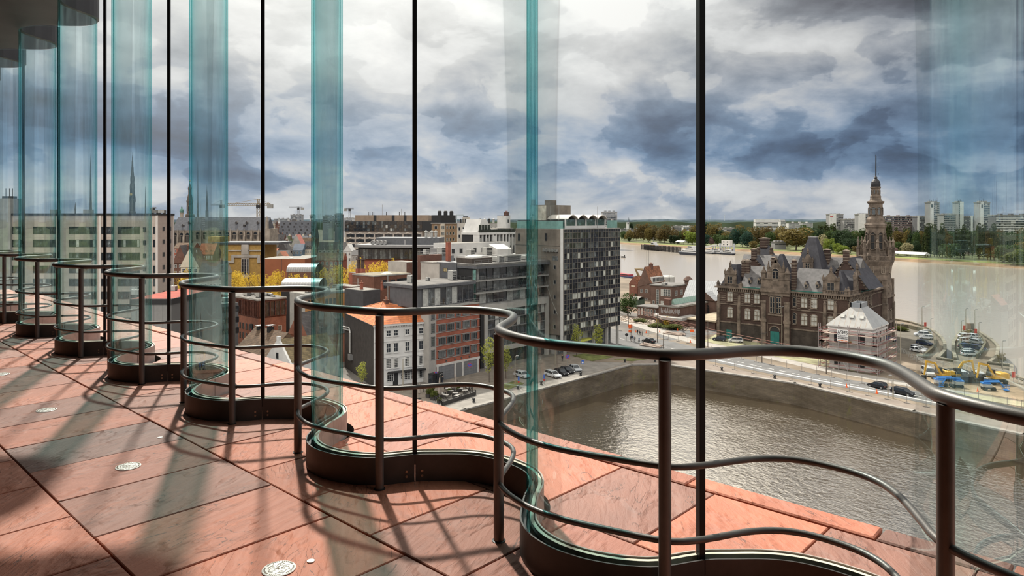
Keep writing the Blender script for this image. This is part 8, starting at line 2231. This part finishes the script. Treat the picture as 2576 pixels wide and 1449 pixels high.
for px,py,a,ps,cn,lab in ((1604,842,1.2,'stand','black','person in black standing left of a pair at the barriers'),(1610,844,-1,'walk','black','person in black second from left near the barriers'),(1615.5,845,2,'stand','grey','person by the thin pole near the barriers'),
    (1588,858,1,'walk','black','person in dark clothes at the kerb, leftmost of the lower group'),(1592,857,1,'walk','blue','person in blue walking close beside the leftmost one'),(1597,860,.6,'stand','grey','person in grey crossing behind the one in blue'),(1608,863,1.4,'walk','blue','person walking a bicycle across the road'),(1618,869,2.4,'walk','black','person in black walking behind the black saloon'),
    (1717,837,2.2,'walk','black','left person of the couple on the side street'),(1721,838,2.2,'walk','black','right person of the couple on the side street'),(1113,965,.4,'walk','black','person in black walking before the garage doors'),(1415,909,1.0,'stand','black','person in black at the kerb left of the blue sign')):
    person(px,py,a,ps,cn,lab)
def bicycle():
    x,y=G(1608.5,863.5); b=empty('bicycle',(x+.5,y-.3,GZ+.04),.6,'dark bicycle pushed by a person on the road','bicycle')
    for sx in (-.52,.52):
        MB().tube([(sx+.33*math.cos(a*PI/8),0,.34+.33*math.sin(a*PI/8)) for a in range(17)],.018,5).build('wheel',M_TYRE,b)
    m=MB(); m.tube([(-.52,0,.34),(-.15,0,.8),(.4,0,.82),(.52,0,.34)],.02,5); m.tube([(-.15,0,.8),(0,0,.32),(.4,0,.82)],.02,5); m.tube([(-.15,0,.8),(-.18,0,.95)],.02,5); m.build('frame',M_DARK,b)
    m=MB(); m.tube([(.38,-.25,1.0),(.38,.25,1.0)],.02,5); m.tube([(.4,0,.8),(.38,0,1.0)],.02,5); m.build('handlebar',M_DARK,b)
bicycle()

# ---- lamp posts, bollards, signs
def lamp_post(px,py,top,lab,two=False,wood=False,z=GZ):
    p=G(px,py,z); Y=depth(p); h=Zh(top,Y)-z
    r=empty('lamp_post',(*p,z),YAW,lab,'lamp post',None)
    MB().tube([(0,0,0),(0,0,h)],.13,7,r1=.07).build('pole',mat('weathered_pole',(.13,.105,.085),.8,.2,.1,1) if wood else mat('pale_pole',(.33,.29,.22),.6,.3,.06,1),r)
    if not wood:
        m=MB(); 
        for q in ((-1,1) if two else (1,)): m.tube([(0,0,h-.1),(q*.5,0,h+.05)],.05,5); m.box(q*.5-.3,q*.5+.3,-.15,.15,h,h+.15)
        m.build('lamp_head',M_LAMP,r)
    else:
        MB().tube([(-.9,0,h-1.5),(1.4,0,h-1.2)],.05,5).build('cross_arm',M_DARK,r)
for px,py,top,lab,two in ((1967,872,772,'tall cream lamp post before the teal portal',True),(2266,946,815,'tall pale lamp post right of the scaffolded pavilion',False),(2320,831,772,'taller lamp post on the pier tip',False),(2342,837,802,'shorter lamp post on the pier tip',False),(2430,835,777,'tall lamp post on the left of the mirrored pier',False),(2453,838,779,'tall lamp post on the right of the mirrored pier',False),(2419,846,807,'short lamp post on the left edge of the mirrored pier',False),(2463,855,811,'short lamp post on the right edge of the mirrored pier',False),(2522,930,858,'thin pole beside the half-bare tree',False),
    (1238,955,861,'lamp post behind the young tree at the grey garage',False),(1296,968,896,'thin lamp post on the cobbled street left of the nearest fold',False),(1397,917,878,'slim lamp post behind the parked cars',False),(1014,986,902,'lamp post in front of the white house',False),(1107,968,941,'short lamp post before the brick block',False),(2234,999,945,'slim pole on the dock walk left of the black estate car',False),(2247,1003,942,'second slim pole on the dock walk beside the black estate car',False)):
    lamp_post(px,py,top,lab,two)
for px,py,top,lab in ((1581,822,766,'wooden wire mast left of the road works'),(1654,862,785,'wooden wire mast behind the black saloon'),(1781,874,806,'wooden wire mast just right of the black joint'),(1917,913,826,'wooden wire mast before the palace front'),(2079,941,855,'wooden wire mast left of the scaffolded pavilion'),(1589,860,815,'thin mast beside the orange boards'),(1669,880,842,'thin mast right of the black saloon')):
    lamp_post(px,py,top,lab,wood=True)
def wires():
    red=mat('red_wire',(.25,.11,.08),.7,0,0)
    P=lambda px,py,Y:(*S(px,Y),Zh(py,Y))
    for i,(dy) in enumerate((0,2.5,6,10)):
        pts=[P(1540,757+dy,290),P(1581,772+dy,268),P(1654,792+dy,243),P(1725,811+dy,233),P(1781,824+dy,224)]
        if i in (1,3): pts+=[P(1917,852+dy*.8,196),P(2079,884+dy*.8,183)]
        tag(MB().tube(pts,.05,4).build('overhead_wire',red),'red overhead tram wire, %s from the top'%('first','second','third','fourth')[i],'wire','overhead tram wires')
wires()
bm_=MB().lathe([(.28,0),(.34,.05),(.24,.2),(.24,.5),(.36,.62),(.36,.78),(.2,.86),(0,.86)],10).mesh('bollard',[M_DARK])
BOL=[(1080,1040),(1192,1012),(1303,979),(1362,968),(1461,945),(1572,912),(1648,911),(1816,932),(1949,952),(2063,974)]
for i,(px,py) in enumerate(BOL):
    x,y=G(px,py); o=bpy.data.objects.new('bollard',bm_); col.objects.link(o); o.location=(x,y,GZ+.05); tag(o,'black iron mooring bollard on the dock edge, %s from the left'%ORD[i],'bollard','mooring bollards round the dock')
def road_sign(px,py,top,lab,kind):
    p=G(px,py); Y=depth(p); h=Zh(top,Y)-GZ; r=empty('road_sign',(*p,GZ),YAW,lab,'road sign')
    MB().tube([(0,0,0),(0,0,h)],.05,6).build('pole',M_LAMP,r)
    bl=mat('sign_blue',(.03,.10,.38),.5,0,0); rd=mat('sign_red',(.46,.03,.03),.5,0,0); orr=mat('work_orange',(.80,.13,.03),.6,0,.04,2); wh=MATS['white_board']
    if kind=='nopark':
        for rr,yy,mm in ((.52,-.06,rd),(.42,-.08,bl)):
            m=MB().lathe([(rr,0),(rr,.02),(0,.02)],18); Mx=Matrix.Translation((0,yy,h-.5))@Matrix.Rotation(PI/2,4,'X'); m.v=[tuple(Mx@Vector(v)) for v in m.v]; m.build('disc',mm,r)
        MB().rbox((0,-.11,h-.5),(.9,.02,.09),0,0,R(45)).build('stripe',rd,r)
    elif kind=='blue': MB().box(-.3,.3,-.08,-.04,h-1.0,h-.1).build('plate',bl,r); MB().box(-.2,.2,-.1,-.08,h-.9,h-.5).build('symbol',wh,r)
    elif kind=='orange': MB().box(-.6,.6,-.08,-.03,h-1.3,h).build('plate',orr,r); MB().box(-.6,.4,-.08,-.03,h-2.5,h-1.7).build('plate',orr,r)
    elif kind=='orange1': MB().box(-.65,.65,-.08,-.03,h-.8,h).build('plate',orr,r)
    elif kind=='disc':
        m=MB().lathe([(.5,0),(.5,.02),(0,.02)],16); Mx=Matrix.Translation((0,-.06,h-.5))@Matrix.Rotation(PI/2,4,'X'); m.v=[tuple(Mx@Vector(v)) for v in m.v]; m.build('disc',M_DARK,r)
    elif kind=='ped': MB().box(-.2,.2,-.08,-.04,h-1.1,h-.2).build('plate',bl,r); MB().box(-.2,.2,-.08,-.04,h-1.6,h-1.2).build('plate',rd,r)
for a in ((1182,952,913,'round no-parking sign before the right garage door','nopark'),(1097,963,935,'round no-parking sign by the porch','nopark'),(1428,930,892,'round no-parking sign above the parked cars','nopark'),(1466,926,905,'blue sign beside the silver saloon','blue'),(1586,858,816,'tall orange road-work boards on a mast','orange'),(1741,846,829,'single orange road-work board near the black joint','orange1'),(1576.5,858,838,'round dark sign on the road at the left','disc'),(1774,826,806,'blue and red signs just right of the black joint','ped'),(1305,971,945,'orange and blue info post by the white car','ped'),(1369,966,940,'second info post left of the white estate car','ped')): road_sign(*a)
def stuff_posts():
    """site fence: slim posts with a stabilising foot, each one its own thing, tied with mesh panels only where seen"""
    red=mat('fence_post_grey',(.27,.24,.215),.6,.3,.1,1)
    m=MB(); m.tube([(0,0,0),(0,0,1.9)],.045,5); m.box(-.6,.6,-.18,.18,0,.12)
    me=m.mesh('fence_post',[red]); k=0
    line=[((1790,888),(2320,996),15,'along the upper kerb of the dock road'),((1800,921),(2330,1024),12,'along the dock walk'),((1560,832),(1755,868),9,'along the tram bed at the road works'),((2390,990),(2570,1031),6,'along the works at the far right'),((1785,852),(1905,872),8,'along the sandy lot')]
    for a,c,n,w in line:
        for i in range(n):
            px=a[0]+(c[0]-a[0])*i/(n-1); py=a[1]+(c[1]-a[1])*i/(n-1); x,y=G(px,py); o=bpy.data.objects.new('fence_post',me); col.objects.link(o); o.location=(x,y,GZ+.05); o.rotation_euler[2]=-.15
            tag(o,'slim site fence post %s, %s from the left'%(w,ORD[i]),'fence post','site fence posts')
    cone=MB().lathe([(.3,0),(.3,.05),(.2,.05),(.04,.9),(0,.9)],8).mesh('cone',[mat('work_orange',(.8,.13,.03))])
    for i,(px,py) in enumerate(((1553,835),(1600,836),(1626,838),(1660,836),(1705,832),(1737,862),(1763,861),(2130,975),(2206,990),(2460,985))):
        x,y=G(px,py); o=bpy.data.objects.new('traffic_cone',cone); col.objects.link(o); o.location=(x,y,GZ+.04); tag(o,'orange traffic cone at the road works, %s from the left'%ORD[i],'traffic cone','orange traffic cones')
    rnd=random.Random(5); mb=MB()                      # broken paving and spoil
    for i in range(420):
        px=rnd.uniform(1560,1745); c=(px-1560)/185; py=800+c*28+rnd.uniform(-6,8)
        x,y=G(px,py); s=rnd.uniform(.2,.75); mb.ball((x,y,GZ+s*.2),s,0,6,4,(1,1,.5),.3,rnd)
    tag(mb.build('rubble',mat('pale_rubble',(.38,.31,.25),.95,0,.15,.5)),'pale rubble and broken paving heaped between road and depot','rubble',kind='stuff')
    for px,py,w_,lab in ((1697,842,7,'flat stack of timber planks at the road works'),(1639,872,7,'pale concrete barrier blocks beside the road')):
        x,y=G(px,py); o=MB(); 
        for j in range(4): o.rbox((rnd.uniform(-.3,.3),j*.7-1,.25+.25*(j%2)),(w_,.6,.25),rnd.uniform(-.1,.1))
        tag(o.build('plank_stack',MATS['scaffold_planks'],loc=(x,y,GZ+.03)),lab,'planks')
stuff_posts()
# grass beds with the young trees
for pts,lab in ((((1440,895),(1500,884),(1545,898),(1490,909)),'green planting bed beside the parked cars'),(((1265,968),(1300,957),(1318,966),(1268,984)),'green planting bed behind the railing post'),(((1545,905),(1640,897),(1660,900),(1590,909)),'weedy green strip at the dock corner')):
    ngon('planting_bed',[G(*p) for p in pts],GZ+.10,mat('bed_grass',(.12,.13,.04),.95,0,.3,.5),lab,skirt=.08)
# ---- cafe terrace in front of the white house
def terrace():
    wood=mat('dark_terrace_wood',(.045,.04,.036),.8,0,.1,1); top=mat('pale_table_top',(.50,.47,.43),.6,0,.05,1); par=mat('folded_parasol_cloth',(.27,.225,.19),.9,0,.1,2)
    T=[(1110,998),(1122,1002),(1134,991),(1146,997),(1158,985),(1170,990),(1180,982),(1128,985),(1140,980),(1150,1003)]
    tm=MB(); tm.box(-.6,.6,-.4,.4,.70,.75,1); tm.box(-.05,.05,-.05,.05,0,.7,0); tm.box(-.3,.3,-.2,.2,0,.04,0)
    cm=MB(); cm.box(-.22,.22,-.22,.22,.42,.46); cm.box(-.22,-.18,-.22,.22,.46,.85)
    for sx in(-.19,.19):
        for sy in(-.19,.19): cm.box(sx-.02,sx+.02,sy-.02,sy+.02,0,.42)
    cme=cm.mesh('chair',[wood]); nchair=0
    for i,(px,py) in enumerate(T):
        x,y=G(px,py); r=empty('terrace_table',(x,y,GZ+.03),.2*i,'pale terrace table in the fenced cafe yard, %s from the left'%ORD[sorted(T).index((px,py))],'table','terrace tables')
        MB().box(-.6,.6,-.4,.4,.70,.75).build('table_top',top,r); m=MB(); m.box(-.05,.05,-.05,.05,0,.7); m.box(-.3,.3,-.2,.2,0,.04); m.build('pedestal',wood,r)
        for j,(dx,dy,a) in enumerate(((-.3,.75,-PI/2),(.3,.75,-PI/2),(-.3,-.75,PI/2),(.3,-.75,PI/2))):
            o=bpy.data.objects.new('terrace_chair',cme); col.objects.link(o); c,s=math.cos(.2*i),math.sin(.2*i); o.location=(x+dx*c-dy*s,y+dx*s+dy*c,GZ+.03); o.rotation_euler[2]=.2*i+a
            tag(o,'dark chair at a pale table in the fenced cafe yard','chair','dark chairs in the cafe yard')
    a,b_,c,d=G(1066,987),G(1112,1022),G(1197,994),G(1150,968)
    f=empty('terrace_fence',(*a,GZ),0,'dark low fence round the cafe yard','fence')
    pts=[a,b_,c,d]; m=MB()
    for p,q in zip(pts,pts[1:]):
        n=6
        for i in range(n+1): x=p[0]+(q[0]-p[0])*i/n-a[0]; y=p[1]+(q[1]-p[1])*i/n-a[1]; MB().box(x-.05,x+.05,y-.05,y+.05,0,1.15).build('post',wood,f)
        for z in (.45,1.1): m.tube([(p[0]-a[0],p[1]-a[1],z),(q[0]-a[0],q[1]-a[1],z)],.04,4)
    m.build('rails',wood,f)
    b0,b1=G(1113,1021),G(1196,994.5); m=MB(); an=math.atan2(b1[1]-b0[1],b1[0]-b0[0]); dd=math.hypot(b1[0]-b0[0],b1[1]-b0[1])
    k=tag(MB().box(0,dd,-.15,.15,0,.8).build('planter_box',wood,loc=(*b0,GZ+.02),rz=an),'long dark planter box along the front of the cafe yard','planter')
    for i,(px,py,lab) in enumerate(((1080,1000,'clipped round box bush left in the cafe yard'),(1092,1006,'clipped box bush in a dark planter beside the left one'),(1083,990,'clipped box bush at the back left of the cafe yard'),(1130,990,'small green plant between the terrace tables'),(1153,985,'small green plant by the right terrace tables'),(1105,1014,'small green plant at the corner of the cafe yard'))):
        p=G(px,py); r=empty('potted_bush',(*p,GZ+.02),0,lab,'potted bush'); s=1.0 if i<3 else .6
        MB().box(-.55*s,.55*s,-.55*s,.55*s,0,.75*s).build('planter',wood,r)
        o=bpy.data.objects.new('crown',CROWNS['bush'][i%2]); col.objects.link(o); o.parent=r; o.location=(0,0,.55*s); o.scale=(1.7*s,1.7*s,1.6*s); o.material_slots[0].link='OBJECT'; o.material_slots[0].material=LF['hedge']
    for px,py,top,lab in ((1055,1003,962,'folded parasol left of the cafe yard'),(1106,1010,948,'folded parasol at the middle of the cafe yard'),(1147,992,940,'folded parasol at the back of the cafe yard'),(1108,1000,972,'folded parasol behind the handrail in the cafe yard')):
        p=G(px,py); Y=depth(p); h=Zh(top,Y)-GZ; r=empty('folded_parasol',(*p,GZ+.02),0,lab,'parasol')
        MB().lathe([(.12,h*.28),(.34,h*.36),(.26,h*.6),(.12,h*.92),(0,h)],9).build('cloth',par,r); MB().tube([(0,0,0),(0,0,h*.4)],.05,6).build('pole',M_LAMP,r); MB().box(-.35,.35,-.35,.35,0,.1).build('base',M_DARK,r)
terrace()
# ---- machines on the works at the right
def excavator(px,py,ang,lab,s=1.0,flip=1):
    p=G(px,py); r=empty('excavator',(*p,GZ+.03),ang,lab,'excavator'); y=mat('machine_yellow',(.60,.33,.035),.5,0,.08,1); r.scale=(s,s,s)
    for sx in (-1.5,1.5):
        for sy in (-1.05,1.05):
            m=MB().lathe([(0,-.22),(.4,-.22),(.52,-.18),(.52,.18),(.4,.22),(0,.22)],14); Mx=Matrix.Translation((sx,sy,.52))@Matrix.Rotation(PI/2,4,'X'); m.v=[tuple(Mx@Vector(v)) for v in m.v]; m.build('wheel',M_TYRE,r)
    MB().box(-2.0,2.0,-.7,.7,.5,1.05).build('undercarriage',M_DARK,r); MB().lathe([(.8,1.05),(.8,1.3)],14).build('slew_ring',M_DARK,r)
    m=MB(); m.box(-2.3,1.2,-1.2,1.2,1.3,1.75); m.box(-2.3,-.2,-1.2,1.2,1.75,2.35); m.hip(-2.3,-.2,-1.2,1.2,2.35,.2,.3); m.build('engine_housing',y,r)
    m=MB(); m.add([(0,-1.15,1.75),(1.45,-1.15,1.75),(1.45,-.05,1.75),(0,-.05,1.75),(0,-1.15,3.1),(1.1,-1.15,3.1),(1.1,-.05,3.1),(0,-.05,3.1)],[(0,1,5,4),(1,2,6,5),(2,3,7,6),(3,0,4,7),(4,5,6,7)]); c=m.build('cab',M_DARK,r)
    m=MB(); m.box(.1,1.1,-1.19,-1.16,1.9,2.95); m.build('window',M_CGLASS,c)
    def beam(P0,P1,w0,w1,nm):
        P0,P1=Vector(P0),Vector(P1); d=(P1-P0).normalized(); u=Vector((0,1,0)); v=d.cross(u)
        V=[P0+u*w0*.5+v*w0*.7,P0-u*w0*.5+v*w0*.7,P0-u*w0*.5-v*w0*.7,P0+u*w0*.5-v*w0*.7,P1+u*w1*.5+v*w1*.7,P1-u*w1*.5+v*w1*.7,P1-u*w1*.5-v*w1*.7,P1+u*w1*.5-v*w1*.7]
        return MB().add(V,[(0,3,2,1),(4,5,6,7),(0,1,5,4),(1,2,6,5),(2,3,7,6),(3,0,4,7)]).build(nm,y,r)
    beam((.9,.45,1.8),(2.4,.45,4.3),.36,.32,'boom'); beam((2.4,.45,4.3),(4.5,.45,4.7),.32,.30,'boom'); beam((4.4,.45,4.9),(5.0,.45,1.6),.28,.2,'stick')
    MB().tube([(1.4,.45,2.0),(2.5,.45,3.9)],.09,6).build('ram',M_LAMP,r); MB().tube([(2.8,.45,4.62),(4.3,.45,4.98)],.07,6).build('ram',M_LAMP,r)
    m=MB(); m.prism([(4.7,.05),(5.5,.05),(5.5,.85),(4.7,.85)],.7,1.5); m.build('bucket',M_DARK,r)
excavator(2372,958,YAW+PI+.1,'yellow wheeled excavator, left one, its arm raised to the left',1.0)
excavator(2398,958,YAW-.1,'mirror image of the yellow wheeled excavator, back to back with the left one',1.0)  # reflection of the left excavator, built as a second machine
excavator(2505,966,YAW+PI+.15,'second image of the yellow wheeled excavator, alone at the far right',1.05)  # shifted image of the left excavator, built as a machine
def boom_lift(px,py,ang,lab):
    p=G(px,py); r=empty('boom_lift',(*p,GZ+.03),ang,lab,'boom lift'); r.scale=(.85,.85,.85); b=mat('lift_blue',(.03,.17,.46),.5,0,.05,1)
    for sx in (-1,1):
        for sy in (-.85,.85):
            m=MB().lathe([(0,-.2),(.36,-.2),(.45,-.15),(.45,.15),(.36,.2),(0,.2)],14); Mx=Matrix.Translation((sx,sy,.45))@Matrix.Rotation(PI/2,4,'X'); m.v=[tuple(Mx@Vector(v)) for v in m.v]; m.build('wheel',M_TYRE,r)
    MB().box(-1.5,1.5,-.6,.6,.4,.85).build('chassis',M_DARK,r); MB().box(-1.6,.6,-.8,.8,.9,1.7).build('turntable',M_AC,r); MB().box(-1.65,.3,-.82,.82,1.7,2.0).build('cover',b,r)
    m=MB(); m.tube([(-1.2,0,2.1),(2.6,0,2.3)],.22,4); m.tube([(2.6,0,2.3),(3.6,0,.9)],.18,4); m.tube([(-1,.25,2.5),(2.6,.25,2.6)],.14,4); m.build('boom',b,r)
    k=MB()
    for x in (3.5,4.6):
        for y in (-.8,.8): k.tube([(x,y,.3),(x,y,1.5)],.04,4)
    for z in (.35,.9,1.5): k.tube([(3.5,-.8,z),(4.6,-.8,z),(4.6,.8,z),(3.5,.8,z),(3.5,-.8,z)],.04,4)
    k.box(3.5,4.6,-.8,.8,.25,.33); k.build('basket',b,r)
boom_lift(2368,972,YAW-.25,'blue articulated boom lift in front of the left excavator')
boom_lift(2406,975,YAW+PI-.1,'blue boom lift facing the left one')
boom_lift(2487,982,YAW-.2,'blue boom lift before the far right excavator')
# ---- details of the pier and its mirror image
def piers():
    para=mat('mossy_parapet', (0.128,0.112,0.075),.95,0,.25,.6)
    def para_wall(pts,h,lab,nm='parapet_wall',t=.5):
        mb=MB()
        for a,c in zip(pts,pts[1:]):
            d=math.hypot(c[0]-a[0],c[1]-a[1]); mb.rbox(((a[0]+c[0])/2,(a[1]+c[1])/2,GZ+h/2),(d+.3,t,h),math.atan2(c[1]-a[1],c[0]-a[0]))
        tag(mb.build(nm,para),lab,'wall',kind='structure')
    para_wall([G(*q) for q in ((2245,822),(2285,826),(2318,834),(2338,844),(2351,857),(2354,872),(2345,885),(2325,903))],1.3,'curved mossy inner wall of the left pier')
    para_wall([G(*q) for q in ((2424,895),(2416,878),(2417,858),(2424,843),(2441,838),(2458,843),(2474,858),(2479,872),(2470,888),(2458,902))],1.3,'curved mossy inner wall of the mirrored pier')
    for px,py,w_,lab,nm in ((2266,833,44,'clipped green hedge on the pier behind the car park','hedge'),(2441,844,8,'clipped green hedge at the tip of the mirrored pier','hedge')):
        p=G(px,py); Y=depth(p); r=empty(nm,(*p,GZ),0 if px<2400 else YAW,lab,'hedge'); o=bpy.data.objects.new('foliage',CROWNS['bush'][0]); col.objects.link(o); o.parent=r; o.scale=(w_*Y/F*1.1,2.4,1.9); o.material_slots[0].link='OBJECT'; o.material_slots[0].material=LF['hedge']
    x,y=G(2441,831); tag(MB().box(-1,1,-.5,.5,0,2.4).build('stone_pillar',M_CONCB,loc=(x,y,GZ+.02),rz=YAW),'brown stone pillar at the tip of the mirrored pier','pillar')
    for i,(px,py) in enumerate(((2328,829),(2426,838),(2455,847),(2550,962))):
        p=G(px,py); r=empty('lifebuoy_post',(*p,GZ),YAW,'red lifebuoy board on a post at the water edge, %s from the left'%ORD[i],'lifebuoy','red lifebuoy posts'); MB().tube([(0,0,0),(0,0,2.2)],.06,5).build('post',M_LAMP,r); MB().box(-.35,.35,-.1,.1,1.1,2.5).build('board',mat('lifebuoy_red',(.45,.04,.025),.6,0,.05,2),r)
    # dark lock gate and rail-lined bridge between pier and its mirror image
    x,y=G(2441,965); g=empty('lock_gate',(x,y,GZ),YAW,'dark steel lock gate with white railings between the two vans','lock gate')
    MB().prism([(-3.2,0),(3.2,0),(4.0,9),(-4.0,9)],.0,1.6).build('gate_box',M_DARK,g); m=MB()
    for q in (-1,1):
        m.tube([(q*3.2,0,2.7),(q*4.0,9,2.7)],.05,4)
        for i in range(6): m.tube([(q*(3.2+.16*i),1.8*i,1.6),(q*(3.2+.16*i),1.8*i,2.7)],.04,4)
    m.tube([(-3.2,0,2.7),(3.2,0,2.7)],.05,4); m.build('white_railing',M_AC,g)
    for (a,c,lab) in (((2290,908),(2390,925),'white tubular railing across the works behind the left excavator'),((2400,918),(2545,948),'white tubular railing across the quay behind the right excavator'),((2255,880),(2322,915),'grey railing along the pier car park'),((2551,962),(2576,970),'white railing on the river edge at the right')):
        p,q=G(*a),G(*c); d=math.hypot(q[0]-p[0],q[1]-p[1]); r=empty('railing',(*p,GZ+.03),math.atan2(q[1]-p[1],q[0]-p[0]),lab,'railing'); n=int(d/2)+1; m=MB()
        for i in range(n+1): m.tube([(d*i/n,0,0),(d*i/n,0,1.2)],.05,5)
        m.build('posts',M_AC,r); m=MB()
        for z in (.5,.85,1.2): m.tube([(0,0,z),(d,0,z)],.04,4)
        m.build('rails',M_AC,r)
    ngon('works_sand',[G(*q) for q in ((2290,930),(2400,934),(2560,975),(2576,985),(2576,1008),(2400,978),(2300,955))],GZ+.035,mat('fresh_sand', (0.285,0.210,0.135),.95,0,.2,.2),'trampled sand under the excavators')
    ngon('pale_track_bed',[G(*q) for q in ((2370,985),(2480,996),(2576,1012),(2576,1024),(2470,1006),(2370,994))],GZ+.05,mat('straw_track', (0.345,0.307,0.203),.95,0,.15,.3),'pale straw-coloured track bed at the right')
    tag(MB().lathe([(1.7,-.3),(1.7,.15),(1.1,.75),(.6,1.05),(0,1.1)],9).build('rubble_pile',MATS['pale_rubble'],loc=(*G(1905,860),GZ+.02)),'low rubble pile on the sandy lot before the palace','rubble pile')
piers()
